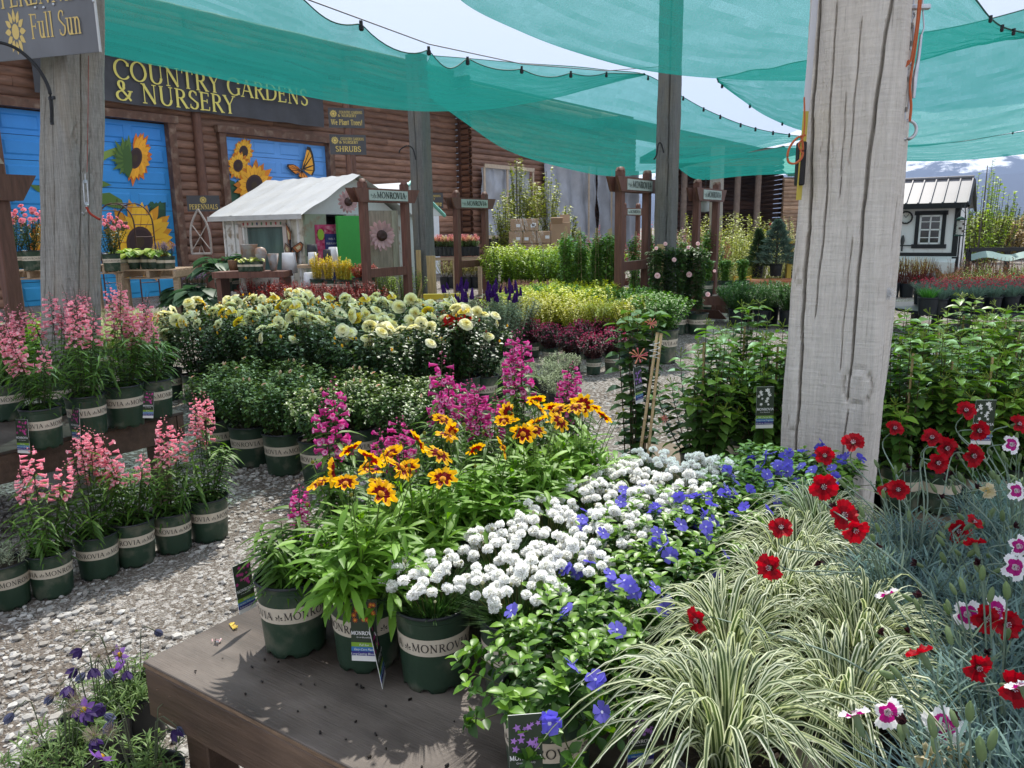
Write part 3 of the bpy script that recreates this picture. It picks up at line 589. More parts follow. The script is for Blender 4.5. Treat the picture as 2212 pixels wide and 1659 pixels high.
def rosebush(h, r, nst, per, nfl, fms, L=.036, wd=.0145, c1=(.012, .035, .014), c2=(.03, .075, .022), tip=(.06, .1, .02), nbud=4, bcol=(.8, .5, .03), frng=.93, fsc=(.85, 1.15), leaf=None):
    mb, st = shrub(h, r, nst, per, L, wd, c1, c2, 'ov5', .2, .3, .12, .06, .65, .3, .15, (.06, .07, .025), .0026, False, tip)
    it = [part('foliage', mb.mesh('foliage', leaf or GLOSSY))]; bd = bud(.009, bcol, 1.8).mesh('flower_bud', PETAL); o = list(np.argsort(-st[2][:, 2]+U(nst)*h*1.3)); k = 0
    for i in o[:nfl]:
        p = st[2][i]; d = nrm(A([p[0]*1.2, p[1]*1.2-.35*r, r*.7])+rng.normal(size=3)*.12); it.append(part('flower', fms[k % len(fms)], p+d*.01, align(d, random.random()*6), random.uniform(*fsc))); k += 1
    for i in o[nfl:nfl+nbud]: it.append(part('flower_bud', bd, st[2][i], align(nrm(st[2][i]*A([.3, .3, 1])))))
    return it
def simple(mb, mats=None): return [part('foliage', mb.mesh('foliage', mats or LEAF))]
# ------------------------------------------------------------------ ground
def ground_material():
    m, t = new_mat('gravel'); out = ND(t, 'OutputMaterial'); b = ND(t, 'BsdfPrincipled', Roughness=.9); b.inputs['Specular IOR Level'].default_value = .2
    co = ND(t, 'TexCoord'); ob = co.outputs['Object']
    def ramp(src, els):
        r = ND(t, 'ValToRGB'); e = r.color_ramp.elements
        while len(e) < len(els): e.new(.5)
        for q, (p, c) in zip(e, els): q.position = p; q.color = (*c, 1)
        LK(t, src, r.inputs[0]); return r.outputs[0]
    big = ND(t, 'TexNoise', Scale=1.1, Detail=6.); LK(t, ob, big.inputs['Vector'])
    fine = ND(t, 'TexNoise', Scale=45., Detail=8., Roughness=.7); LK(t, ob, fine.inputs['Vector'])
    soil = ramp(fine.outputs[0], [(.3, (.06, .043, .032)), (.5, (.15, .122, .098)), (.7, (.32, .275, .23))])
    v = ND(t, 'TexVoronoi', Scale=115.); LK(t, ob, v.inputs['Vector'])
    v2 = ND(t, 'TexVoronoi', Scale=50.); LK(t, ob, v2.inputs['Vector'])
    st = ramp(v.outputs['Color'], [(.0, (.11, .085, .065)), (.5, (.25, .225, .195)), (1., (.5, .48, .45))])
    st2 = ramp(v2.outputs['Color'], [(.0, (.2, .17, .15)), (.6, (.36, .33, .3)), (1., (.55, .53, .5))])
    x = ND(t, 'MixRGB'); f = ND(t, 'MapRange'); f.inputs[1].default_value = .42; f.inputs[2].default_value = .56; LK(t, big.outputs[0], f.inputs[0])
    f2 = ND(t, 'Math', operation='MULTIPLY'); LK(t, f.outputs[0], f2.inputs[0]); g = ND(t, 'MapRange'); g.inputs[1].default_value = .38; g.inputs[2].default_value = .52; LK(t, fine.outputs[0], g.inputs[0]); LK(t, g.outputs[0], f2.inputs[1])
    f3 = ND(t, 'Math', operation='MAXIMUM'); f3.inputs[1].default_value = .12; LK(t, f2.outputs[0], f3.inputs[0])
    LK(t, f3.outputs[0], x.inputs[0]); LK(t, soil, x.inputs[1]); LK(t, st, x.inputs[2])
    x2 = ND(t, 'MixRGB'); gs = ND(t, 'SeparateColor'); LK(t, v2.outputs['Color'], gs.inputs[0]); th = ND(t, 'Math', operation='GREATER_THAN'); th.inputs[1].default_value = .78; LK(t, gs.outputs[1], th.inputs[0])
    LK(t, th.outputs[0], x2.inputs[0]); LK(t, x.outputs[0], x2.inputs[1]); LK(t, st2, x2.inputs[2]); LK(t, x2.outputs[0], b.inputs['Base Color'])
    iv = ND(t, 'Math', operation='SUBTRACT'); iv.inputs[0].default_value = 1; LK(t, v.outputs['Distance'], iv.inputs[1])
    ad = ND(t, 'Math', operation='ADD'); LK(t, iv.outputs[0], ad.inputs[0]); LK(t, fine.outputs[0], ad.inputs[1])
    bp = ND(t, 'Bump', Strength=.9, Distance=.012); LK(t, ad.outputs[0], bp.inputs['Height']); LK(t, bp.outputs[0], b.inputs['Normal'])
    LK(t, b.outputs[0], out.inputs[0]); return m
g = MB(); xs = np.concatenate([[-900, -200, -60], np.linspace(-20, 20, 21), [60, 200, 900]]); ys = np.concatenate([[-60], np.linspace(-4, 40, 23), [80, 200, 900]])
g.grid([[(x, y, 0) for x in xs] for y in ys][::-1]); struct('ground', g, ground_material())
def stones(n, xr, yr, smin, smax, name='gravel_stones', keep=None):
    ico = A([[0, 0, 1], [.894, 0, .447], [.276, .851, .447], [-.724, .526, .447], [-.724, -.526, .447], [.276, -.851, .447], [.724, .526, -.447], [-.276, .851, -.447], [-.894, 0, -.447], [-.276, -.851, -.447], [.724, -.526, -.447], [0, 0, -1]])
    fc = A([[0, 1, 2], [0, 2, 3], [0, 3, 4], [0, 4, 5], [0, 5, 1], [1, 6, 2], [2, 7, 3], [3, 8, 4], [4, 9, 5], [5, 10, 1], [6, 7, 2], [7, 8, 3], [8, 9, 4], [9, 10, 5], [10, 6, 1], [11, 7, 6], [11, 8, 7], [11, 9, 8], [11, 10, 9], [11, 6, 10]])
    p = np.stack([U(n, *xr), U(n, *yr)], 1)
    cl = np.sin(p[:, 0]*2.1+1)*np.cos(p[:, 1]*1.7)+np.sin(p[:, 0]*5+p[:, 1]*4)*.5; p = p[(cl > -.55+U(n)*.9-.4)]; n = len(p)
    s = smin+(smax-smin)*U(n)**4; V = ico[None]*(1+U((n, 12), -.28, .28))[..., None]*s[:, None, None]; V = V*A([1, 1, .62])*(1+U((n, 3), -.25, .3))[:, None]
    a = U(n)*6.28; c, q = np.cos(a), np.sin(a); X = V[..., 0]*c[:, None]-V[..., 1]*q[:, None]; Y = V[..., 0]*q[:, None]+V[..., 1]*c[:, None]; V = np.stack([X+p[:, :1], Y+p[:, 1:], V[..., 2]+s[:, None]*.3], -1)
    F = (fc[None]+(np.arange(n)*12)[:, None, None]).reshape(-1, 3); col = cmix((.22, .2, .175), (.5, .485, .455), n, .3)
    mb = MB(); mb.add(V.reshape(-1, 3), F, np.repeat(col, 20, 0)); o = link(name, mb.mesh(name, mat('stone', None, .85, nscale=60, namp=.2, bump=.3, bscale=120))); return tag(o, 'pale crushed gravel stones scattered over the path', 'gravel', kind='stuff')
stones(30000, (-3.2, .2), (1.2, 5.2), .0025, .02)
stones(9000, (-2.5, 6.5), (5.2, 11.5), .005, .018, 'path_stones')['label'] = 'pale crushed gravel stones on the path between the display rows'
# ------------------------------------------------------------------ mountains
def hills():
    def ridge(name, Y0, Y1, xs, hs, seed, m, nx=160, ny=46, rough=1.):
        r = np.random.default_rng(seed); X = np.linspace(xs[0], xs[-1], nx); H = np.interp(X, xs, hs); P = np.zeros((ny, nx, 3))
        ph = r.uniform(0, 6.28, (9, 3)); fr = r.uniform(.4, 1, 9)*np.geomspace(1, 14, 9)/(xs[-1]-xs[0])*14
        for j in range(ny):
            v = j/(ny-1); y = Y0+(Y1-Y0)*v; d = sum(np.abs(np.sin(X*fr[k]*.35+ph[k, 0]+y*fr[k]*.2+2*np.sin(y*.0011*(k+1)+ph[k, 1])))/(1+k*.8) for k in range(9))
            P[j, :, 0] = X*(1+.0*v); P[j, :, 1] = y; P[j, :, 2] = H*(v**.9)*(1+rough*.13*(d-1.9)*(1-v*.6))-4*(1-v)
        g = MB(); g.grid(P[::-1]); struct(name, g, m)
    m, t = new_mat('hazed_mountain_rock'); out = ND(t, 'OutputMaterial'); b = ND(t, 'BsdfPrincipled', Roughness=.95); b.inputs['Specular IOR Level'].default_value = .05; co = ND(t, 'TexCoord')
    n = ND(t, 'TexNoise', Scale=.0045, Detail=10., Roughness=.72); LK(t, co.outputs['Object'], n.inputs['Vector']); s = ND(t, 'SeparateXYZ'); LK(t, co.outputs['Object'], s.inputs[0])
    z = ND(t, 'MapRange'); z.inputs[1].default_value = 95; z.inputs[2].default_value = 450; LK(t, s.outputs[2], z.inputs[0])
    a = ND(t, 'Math', operation='ADD'); LK(t, n.outputs[0], a.inputs[0]); LK(t, z.outputs[0], a.inputs[1]); r = ND(t, 'ValToRGB'); r.color_ramp.elements[0].position = .79; r.color_ramp.elements[0].color = (.05, .06, .085, 1); r.color_ramp.elements[1].position = .86; r.color_ramp.elements[1].color = (.85, .87, .9, 1)  # rock tinted blue: some of the distance haze is put into its colour
    LK(t, a.outputs[0], r.inputs[0]); LK(t, r.outputs[0], b.inputs['Base Color']); LK(t, b.outputs[0], out.inputs[0])
    ridge('mountains', 2300, 4300, [-500, 900, 1400, 1900, 2300, 2700, 3100, 3600, 4600], [120, 330, 430, 620, 560, 600, 650, 540, 300], 3, m, 220, 60)
    ridge('foothills', 1500, 2300, [-900, 300, 1000, 1500, 2000, 2600, 3200], [35, 70, 110, 140, 235, 190, 120], 8, m, 140, 30, .6)
hills()
# ------------------------------------------------------------------ log barn
WD = A([.592, .806, 0.]); WN = A([.806, -.592, 0.]); W0 = A([-8.8, 20., 0.]); UZ = A([0, 0, 1.])
def wuv(x, y):                           # photo point -> (distance along, height) on the barn wall
    d = ray(x, y); o = A([0, 0, CH]); t = np.dot(W0-o, WN)/np.dot(d, WN); p = o+t*d; return np.dot(p-W0, WD), p[2]
def wp(t, z, off=0.): return W0+WD*t+UZ*z+WN*off
LOGM = mat('log_siding', None, .6, nscale=2.2, namp=.5, stretch=(1, 1, 6), bump=.5, bscale=9, bstretch=(1, 1, 5), spec=.35)
def logwall(mb, t0, t1, z0, z1, holes=(), off=0., hgt=.205, base=wp, seed=1, cols=((.165, .082, .053), (.27, .15, .1))):
    r = np.random.default_rng(seed); n = int((z1-z0)/hgt); th = np.linspace(-.5, .5, 7)*math.pi*.97
    for k in range(n):
        zc = z0+(k+.5)*hgt; segs = [(t0, t1)]
        for (a, b, zt, zb) in holes:
            if zb-.05 < zc < zt+.05:
                ns = []
                for s in segs:
                    if b <= s[0] or a >= s[1]: ns.append(s); continue
                    if a > s[0]: ns.append((s[0], a))
                    if b < s[1]: ns.append((b, s[1]))
                segs = ns
        for s in segs:
            x = s[0]
            while x < s[1]-.01:
                L = min(r.uniform(2.6, 5.2), s[1]-x);
                if s[1]-x-L < .5: L = s[1]-x
                m = max(2, int(L/.4)+1); tt = np.linspace(x+.004, x+L-.004, m); rad = hgt*.5*(1+r.uniform(-.05, .08, m)); dz = r.uniform(-.006, .006, m)
                P = np.array([[base(t, zc+dz[i]+rad[i]*1.02*math.sin(a), off+rad[i]*.62*math.cos(a)) for a in th] for i, t in enumerate(tt)])
                f = r.random(); c = (A(cols[0])*(1-f)+A(cols[1])*f)*r.uniform(.8, 1.2)*(1.0 if r.random() > .12 else 1.5)
                mb.grid(P, c, 0, True); x += L
barn = empty('log_barn', 'long brown log barn with blue garage doors behind the nursery yard', 'building', wp(0, 0))
BL = np.linalg.inv(np.eye(3))
def barn_part(name, mb, mats, parent=None, lab=None):
    o = link(name, mb.mesh(name, mats)); o.parent = parent or barn
    o.matrix_parent_inverse = Matrix.Translation(-Vector(barn.location)) if parent is None else Matrix()
    if lab: o['label'] = lab
    return o
D1 = (-3.70, -.02, 4.24); D2 = (1.62, 5.2, 4.17)
D1 = (wuv(8, 400)[0], wuv(357, 300)[0], wuv(330, 266)[1]); D2 = (wuv(482, 330)[0], wuv(703, 340)[0], wuv(600, 302)[1])
TC = wuv(985, 400)[0]                    # barn corner
gd = (wuv(936, 520)[0]-.1, wuv(941, 520)[0]+.1, wuv(938, 465)[1])
lw = MB(); logwall(lw, -13, TC, 0, 7.2, [(D1[0], D1[1], D1[2], 0), (D2[0], D2[1], D2[2], 0)]); 
lw.box(wp((TC-13)/2, 3.6, -.12), (TC+13, .1, 7.2), A([WD, -WN, UZ]).T, (.09, .04, .025))
barn_part('log_wall', lw, LOGM)
# wall beyond the corner stands a little forward
w2 = MB(); T2 = TC+13.5; tb = (wuv(1014, 400)[0], wuv(1285, 400)[0])
logwall(w2, TC+.25, T2, 0, 6.9, [], .35, seed=4)
for k in range(34): w2.tubes([[wp(TC+.12, .1+k*.205, -.3), wp(TC+.12, .1+k*.205, .62)]], .1, A([.2, .095, .055])*random.uniform(.7, 1.3), 8); w2.lathe([(.1, 0), (.001, 0)], 8, (.35, .22, .13), c=wp(TC+.12, .1+k*.205, .62))
w2.box(wp((TC+T2)/2, 3.45, .2), (T2-TC, .1, 6.9), A([WD, -WN, UZ]).T, (.09, .04, .025)); barn_part('corner_log_wall', w2, LOGM)
TRIM = mat('trim_boards', (.13, .065, .04), .65, nscale=4, namp=.4, stretch=(2, 2, 1), col2=(.28, .2, .14), c2scale=5., c2pos=(.5, .75))
def wbox(mb, t0, t1, z0, z1, off, dep, col=(1, 1, 1), mi=0): mb.box(wp((t0+t1)/2, (z0+z1)/2, off), (abs(t1-t0), dep, abs(z1-z0)), A([WD, -WN, UZ]).T, col, mi)
for (a, b, zt) in (D1, D2):
    f = MB(); wbox(f, a-.2, a, 0, zt+.02, .1, .2); wbox(f, b, b+.2, 0, zt+.02, .1, .2); wbox(f, a-.26, b+.26, zt+.02, zt+.2, .115, .24); barn_part('door_frame', f, TRIM)
for x0, x1, yy in ((408, 428, 250), (745, 757, 270)):
    f = MB(); tt = wuv((x0+x1)/2, yy)[0]; f.tubes([[wp(tt, 0, .1), wp(tt, 3, .12), wp(tt, 7., .1)]], [[.13, .12, .11]], n=10); barn_part('pole_trim', f, mat('pole_wood', (.15, .07, .045), .6, nscale=6, namp=.4, stretch=(3, 3, 1)))
rf = MB(); roofM = mat('roof_metal', (.03, .05, .04), .5, nscale=3, namp=.2)
rf.box(wp(3, 7.15, -3.2), (36, 8.6, .12), A([WD, -WN*math.cos(.3)+UZ*math.sin(.3), UZ*math.cos(.3)+WN*math.sin(.3)]).T); rf.box(wp(3, 6.05+.0, .95), (36, .05, .26), A([WD, -WN, UZ]).T)
rf.box(wp(29, 6.2, .6), (18, 3.2, .12), A([WD, -WN, UZ]).T)
barn_part('roof', rf, roofM)
# garage doors: raised panels and painted murals
def garage_door(d, sky1, sky2, rows=8, cols=4):
    m = MB(); a, b, zt = d; n = rows; w = b-a; hh = zt/n
    for i in range(n):
        f = (i+.5)/n; c = A(sky2)*(1-f)+A(sky1)*f
        wbox(m, a, b, i*hh+.006, (i+1)*hh-.006, -.03, .05, c)
        for k in range(cols):
            x0 = a+w*(k+.1)/cols; x1 = a+w*(k+.9)/cols; z0 = i*hh+hh*.2; z1 = i*hh+hh*.8; e = .035
            V = [wp(x0, z0, -.004), wp(x1, z0, -.004), wp(x1, z1, -.004), wp(x0, z1, -.004), wp(x0+e, z0+e, .016), wp(x1-e, z0+e, .016), wp(x1-e, z1-e, .016), wp(x0+e, z1-e, .016)]
            m.add(V, [[4, 5, 6, 7], [0, 1, 5, 4], [1, 2, 6, 5], [2, 3, 7, 6], [3, 0, 4, 7]], c*.97)
    return barn_part('garage_door', m, mat('door_paint', None, .45, nscale=1.3, namp=.12))
gd1 = garage_door(D1, (.04, .27, .75), (.04, .36, .66)); gd2 = garage_door(D2, (.13, .38, .85), (.13, .33, .82))
LAY = [0]
def mur(mb, pts, col, l=None):
    """a painted patch given in photo points, laid on the door"""
    LAY[0] += 1; z = .024+LAY[0]*.00045; mb.poly([wp(*wuv(*p), z) for p in pts], col)
def mur_xy(mb, c, ax, ay, pts, col): mur(mb, [(c[0]+p[0]*ax[0]+p[1]*ay[0], c[1]+p[0]*ax[1]+p[1]*ay[1]) for p in pts], col)
def sunflower(mb, cx, cy, R, sq=1., rot=0., n=17, c1=(.85, .32, .015), c2=(.92, .52, .03), disc=(.035, .015, .012), dr=.42, seed=0, a0=0, a1=360):
    r = random.Random(seed)
    for lay in range(2):
        for k in range(n):
            a = RAD(a0+(a1-a0)*(k+.5*lay)/n)+r.uniform(-.08, .08); L = R*r.uniform(.82, 1.08)*(1-.12*lay); w = R*.2; ca, sa = math.cos(a), math.sin(a)
            def q(u, v): x, y = u*ca-v*sa, u*sa+v*ca; x *= sq; return (cx+x*math.cos(rot)-y*math.sin(rot), cy+x*math.sin(rot)+y*math.cos(rot))
            c = A(c1)*(1-r.random()*.3) if lay == 0 else A(c2)*r.uniform(.85, 1.1)
            mur(mb, [q(R*.25, -w*.5), q(L*.55, -w*.8), q(L*.8, -w*.55), q(L, 0), q(L*.8, w*.55), q(L*.55, w*.8), q(R*.25, w*.5)], c)
            if lay: mur(mb, [q(R*.35, -w*.12), q(L*.8, 0), q(R*.35, w*.12)], A(c1)*.8)
    for rr, c in ((dr, A(disc)*1.6), (dr*.8, disc), (dr*.35, A(disc)*.6+A([.03, .02, 0]))):
        mur(mb, [(cx+R*rr*sq*math.cos(t)*math.cos(rot)-R*rr*math.sin(t)*math.sin(rot), cy+R*rr*sq*math.cos(t)*math.sin(rot)+R*rr*math.sin(t)*math.cos(rot)) for t in np.linspace(0, 6.283, 19)[:-1]], c)
m1 = MB(); LAY[0] = 0
mur(m1, [(357, 437), (357, 590), (300, 590), (312, 520), (322, 450), (330, 440)], (.02, .07, .035))
for k in range(12): x, y = 322+random.random()*30, 438+random.random()*20; mur(m1, [(x-7, y+5), (x, y-4), (x+7, y+5)], (.03, .11, .045))
g1, g2 = (.1, .19, .03), (.05, .12, .02)
mur(m1, [(150, 365), (190, 350), (222, 328), (250, 318), (256, 330), (230, 342), (200, 364), (150, 385)], (.22, .33, .06))
for (pts) in ([(60, 398), (90, 402), (118, 418), (150, 425), (110, 424), (80, 414)], [(215, 388), (240, 400), (215, 406), (170, 400)], [(215, 418), (235, 416), (262, 432), (268, 452), (240, 448), (210, 438)]): mur(m1, pts, g1)
sunflower(m1, 290, 342, 58, .62, .18, 15, (.8, .2, .01), (.92, .42, .02), a0=-100, a1=112, dr=.4, seed=3)
for k in range(16):
    a = RAD(85+k*12.5); cx, cy = 274, 343; ca, sa = math.cos(a)*.75, math.sin(a); L = random.uniform(36, 54)
    mur(m1, [(cx+8*ca-5*sa, cy+8*sa+5*ca), (cx+L*.6*ca-6*sa, cy+L*.6*sa+6*ca), (cx+L*ca, cy+L*sa-4), (cx+L*.6*ca+6*sa, cy+L*.6*sa-6*ca), (cx+8*ca+5*sa, cy+8*sa-5*ca)], g1 if k % 2 else g2)
mur(m1, [(262, 325), (275, 312), (282, 335), (283, 365), (276, 385), (265, 372)], g2)
sunflower(m1, 298, 523, 92, .85, .05, 19, (.78, .33, .01), (.9, .5, .02), dr=.37, seed=5); sunflower(m1, 105, 540, 80, .7, .0, 15, (.75, .2, .01), (.85, .38, .02), seed=9)
barn_part('sunflower_mural', m1, mat('mural_paint', None, .5, nscale=1.4, namp=.15)).parent = gd1
m2_ = MB(); LAY[0] = 0
mur(m2_, [(487, 388), (500, 390), (512, 398), (528, 408), (545, 430), (540, 470), (492, 470)], (.03, .09, .05))
for k in range(10): x, y = 490+random.random()*30, 392+random.random()*12; mur(m2_, [(x-6, y+5), (x, y-5), (x+6, y+5)], (.035, .12, .05))
sunflower(m2_, 524, 328, 32, .72, 0, 15, (.8, .25, .01), (.93, .5, .03), seed=1); sunflower(m2_, 511, 358, 32, .78, 0, 15, (.8, .25, .01), (.93, .5, .03), seed=2); sunflower(m2_, 545, 400, 54, .8, .1, 16, (.8, .25, .01), (.93, .45, .02), seed=6)
def Bq(x, y): return (439+x*.1736, 356.6+y*.1736)
wingsR = [(1200, 60), (1215, -40), (1255, -130), (1265, -230), (1310, -215), (1340, -130), (1362, 0), (1362, 70), (1330, 140), (1290, 90), (1240, 60)]
wL = [(1190, 70), (1150, 20), (1090, -10), (1020, -10), (1010, 20), (1060, 70), (1120, 120), (1170, 100)]; wB = [(1195, 70), (1165, 110), (1155, 150), (1200, 170), (1250, 172), (1292, 165), (1240, 110)]
for w_ in (wB, wL, wingsR): mur(m2_, [Bq(*p) for p in w_], (.02, .015, .012))
def cells(w_, root, n, c):
    r0 = A(root, float)
    for k in range(len(w_)-1):
        p, q = A(w_[k], float), A(w_[k+1], float)
        if np.hypot(*(p-r0)) < 40 and np.hypot(*(q-r0)) < 40: continue
        a, b = p*.93+q*.07, p*.07+q*.93; mur(m2_, [Bq(*(r0*.78+(a*.5+b*.5)*.22)), Bq(*(r0*.14+a*.86)), Bq(*(r0*.14+b*.86))], c)
cells(wB, (1195, 75), 5, (.85, .28, .02)); cells(wL, (1185, 70), 5, (.8, .25, .02)); cells(wingsR, (1205, 60), 8, (.9, .42, .03))
mur(m2_, [Bq(*p) for p in ((1180, 40), (1195, 40), (1215, 90), (1205, 100))], (.01, .01, .012))
barn_part('butterfly_mural', m2_, MATS['mural_paint']).parent = gd2
for o in (gd1, gd2):
    for c in o.children: c.matrix_parent_inverse = Matrix()
# hoist tarps on the corner wall
def tarp(name, x0, x1, t0, t1, z0, z1, off, seed, col):
    r = np.random.default_rng(seed); nx, nz = 34, 26; P = np.zeros((nz, nx, 3)); ph = r.uniform(0, 6, 8)
    for j in range(nz):
        for i in range(nx):
            u, v = i/(nx-1), j/(nz-1); w = .035*math.sin(9*u*3+ph[0]+2*v)+.025*math.sin(23*u+ph[1]+5*v)+.03*math.sin(7*v+ph[2]+3*u)+.02*math.sin(17*v+9*u)
            P[j, i] = wp(t0+(t1-t0)*u, z0+(z1-z0)*v, off+w*1.4)
    m = MB(); m.grid(P); return barn_part('tarp', m, mat('grey_tarp', (.36, .38, .42), .3, nscale=1.2, namp=.35, spec=.5, bump=.6, bscale=6))
ta = wuv(1015, 400)[0]; tb_ = wuv(1116, 400)[0]; zt = 1.55+(wuv(1060, 365)[1]-1.55)*.98
tarp('t', 0, 0, ta, tb_, 1.3, zt, .62, 1, None); tc0 = wuv(1150, 400)[0]; tc1 = wuv(1355, 400)[0]
zt2 = wuv(1160, 352)[1]; tarp('t', 0, 0, tc0, (tc0+tc1)/2, .4, zt2, .66, 2, None); tarp('t', 0, 0, (tc0+tc1)/2+.05, tc1, .4, zt2, .68, 3, None)
PLM = mat('pale_lumber', (.5, .4, .3), .7, nscale=8, namp=.2)
for x in (1012, 1062, 1118, 1240, 1290): bt = MB(); tt = wuv(x, 420)[0]; wbox(bt, tt-.05, tt+.05, 0, zt2 if x > 1130 else zt, .78, .04); barn_part('tarp_batten', bt, PLM)
bt = MB(); wbox(bt, ta-.1, tb_+.1, zt-.02, zt+.12, .8, .05); barn_part('tarp_batten', bt, PLM); bt = MB(); wbox(bt, ta, tb_, 1.2, 1.32, .8, .05); barn_part('tarp_batten', bt, PLM); dk = MB(); wbox(dk, wuv(1022, 500)[0], wuv(1085, 500)[0], 0, 1.2, .5, .04, (.01, .009, .008)); barn_part('doorway_shade_panel', dk, COLORED)  # near-black panel on the wall, painted shade in place of a real doorway opening
wd_ = MB(); wbox(wd_, wuv(925, 520)[0], wuv(943, 520)[0], 0, 2.1, .12, .06, (.75, .78, .8)); barn_part('side_door', wd_, COLORED)
# far covered porch closing the yard
porch = empty('porch_building', 'dark log building with a deep open porch at the end of the yard', 'building', D(1600, 500, 36)*A([1, 1, 0]))
def pbx(name, mb, m): o = link(name, mb.mesh(name, m)); o.parent = porch; o.matrix_parent_inverse = Matrix.Translation(-Vector(porch.location)); return o
pm = MB(); PY = 36.
def ppt(x, z, y=PY): return A([(x-1106)/1695*y, y, z])
def pbase(t, z, off): return A([t, PY+3-off, z])
logwall(pm, ppt(1440, 0, PY+3)[0], ppt(1672, 0, PY+3)[0], 0, 5.2, (), 0., .21, pbase, 6, ((.05, .024, .016), (.075, .036, .024)))
for k in range(24): pm.tubes([[A([ppt(1685, 0)[0], PY-.2, .1+k*.21]), A([ppt(1685, 0)[0], PY+3.4, .1+k*.21])]], .1, (.1, .055, .035), 6)
pm.box(((ppt(1440, 0, PY+3)[0]+ppt(1672, 0, PY+3)[0])/2, PY+3.06, 2.6), (ppt(1672, 0, PY+3)[0]-ppt(1440, 0, PY+3)[0], .06, 5.2), None, (.03, .018, .012)); pbx('log_wall', pm, LOGM); pp = MB()
for x in (1480, 1594, 1638): pp.tubes([[ppt(x, 0), ppt(x+1, 4.4)]], .14, n=9)
pbx('porch_post', pp, mat('grey_log', (.2, .15, .12), .7, nscale=6, namp=.3)); pr = MB()
x0, x1 = ppt(1415, 0)[0], ppt(1700, 0)[0]; pr.box(((x0+x1)/2, PY+1.5, 4.75), (x1-x0, 5, .3), Rz(0)@Ry(.02)); pr.box(((x0+x1)/2, PY-.05, 4.35), (x1-x0-.6, .2, .35), None, mi=1); pbx('porch_roof', pr, [mat('porch_roof', (.06, .05, .045), .7), mat('porch_beam', (.3, .16, .09), .6, nscale=4, namp=.3)])
pr = MB(); xa, xb = ppt(1655, 0)[0], ppt(1688, 0)[0]; 
for k in range(5): pr.box(((xa+xb)/2+k*.0, PY-.8, .7+.22*k), (xb-xa, .06, .12), None, (.42, .05, .03))
o_r = link('red_fence_panel', pr.mesh('red_fence_panel', COLORED)); tag(o_r, 'bright red slatted panel beside the dark porch', 'fence')
sh = empty('green_roof_house', 'small tan log house with a pale green metal roof beyond the yard', 'building', (ppt(1712, 0, 55)[0], 55, 0)); hm = MB()
def hb(t, z, off): return A([t, 52-off, z])
logwall(hm, ppt(1694, 0, 52)[0], ppt(1765, 0, 52)[0], 0, 4.6, (), 0, .25, hb, 9, ((.3, .19, .12), (.38, .25, .16)))
hm.box((ppt(1730, 0, 52)[0], 52.1, 2.3), (2.4, .06, 4.6), None, (.2, .13, .08)); o = link('log_wall', hm.mesh('log_wall', LOGM)); o.parent = sh; o.matrix_parent_inverse = Matrix.Translation(-Vector(sh.location))
hm = MB(); hm.box((ppt(1735, 0, 55)[0], 54.5, 5.6), (4.4, 5.2, .12), Rx(.32), (.35, .62, .52)); hm.box((ppt(1735, 0, 55)[0], 51.9, 4.75), (4.4, .1, .22), None, (.03, .16, .11)); o = link('roof', hm.mesh('roof', COLORED)); o.parent = sh; o.matrix_parent_inverse = Matrix.Translation(-Vector(sh.location))
# ------------------------------------------------------------------ signs
SIGN = mat('sign_charcoal', (.06, .06, .066), .5, nscale=2.5, namp=.25); SGOLD = mat('sign_gold', (.62, .47, .13), .5, nscale=6, namp=.08); SYEL = mat('banner_yellow', (.82, .72, .17), .5, nscale=6, namp=.05)
bn = MB(); b0, b1 = wuv(61, 195), wuv(687, 283); zb_ = (b0[1]+b1[1])/2; H_ = 1.5; nx, nz = 60, 14; P = np.zeros((nz, nx, 3))
for j in range(nz):
    for i in range(nx):
        u, v = i/(nx-1), j/(nz-1); P[j, i] = wp(b0[0]+(b1[0]-b0[0])*u, zb_+H_*v+.01*math.sin(u*40), .3+.012*math.sin(u*55+v*4)+.01*math.sin(v*9+u*12))
ban = empty('banner_sign', 'long charcoal banner with yellow nursery lettering above the blue doors', 'banner', P[0, 0])
bn.grid(P); o = link('cloth', bn.mesh('cloth', SIGN)); o.parent = ban; o.matrix_parent_inverse = Matrix.Translation(-Vector(ban.location))
tx = MB()
for s_, xa_, xb_, ya in (('COUNTRY GARDENS', 230, 655, (164, 236)), ('& NURSERY', 235, 498, (214, 250))):
    ta1, z1 = wuv(xa_, ya[0]); tb1, z2 = wuv(xb_, ya[1]); q, w = text_quads(s_, .15, .06, .08); sz = .43; flat_text(tx, s_, wp(ta1, (z1+z2)/2-.02, .33), WD, UZ, WN, sz, (1, 1, 1), squeeze=(tb1-ta1)/(w*sz), thick=.15, thin=.06, eps=.0004)
o = link('lettering', tx.mesh('lettering', SYEL)); o.parent = ban; o.matrix_parent_inverse = Matrix.Translation(-Vector(ban.location))
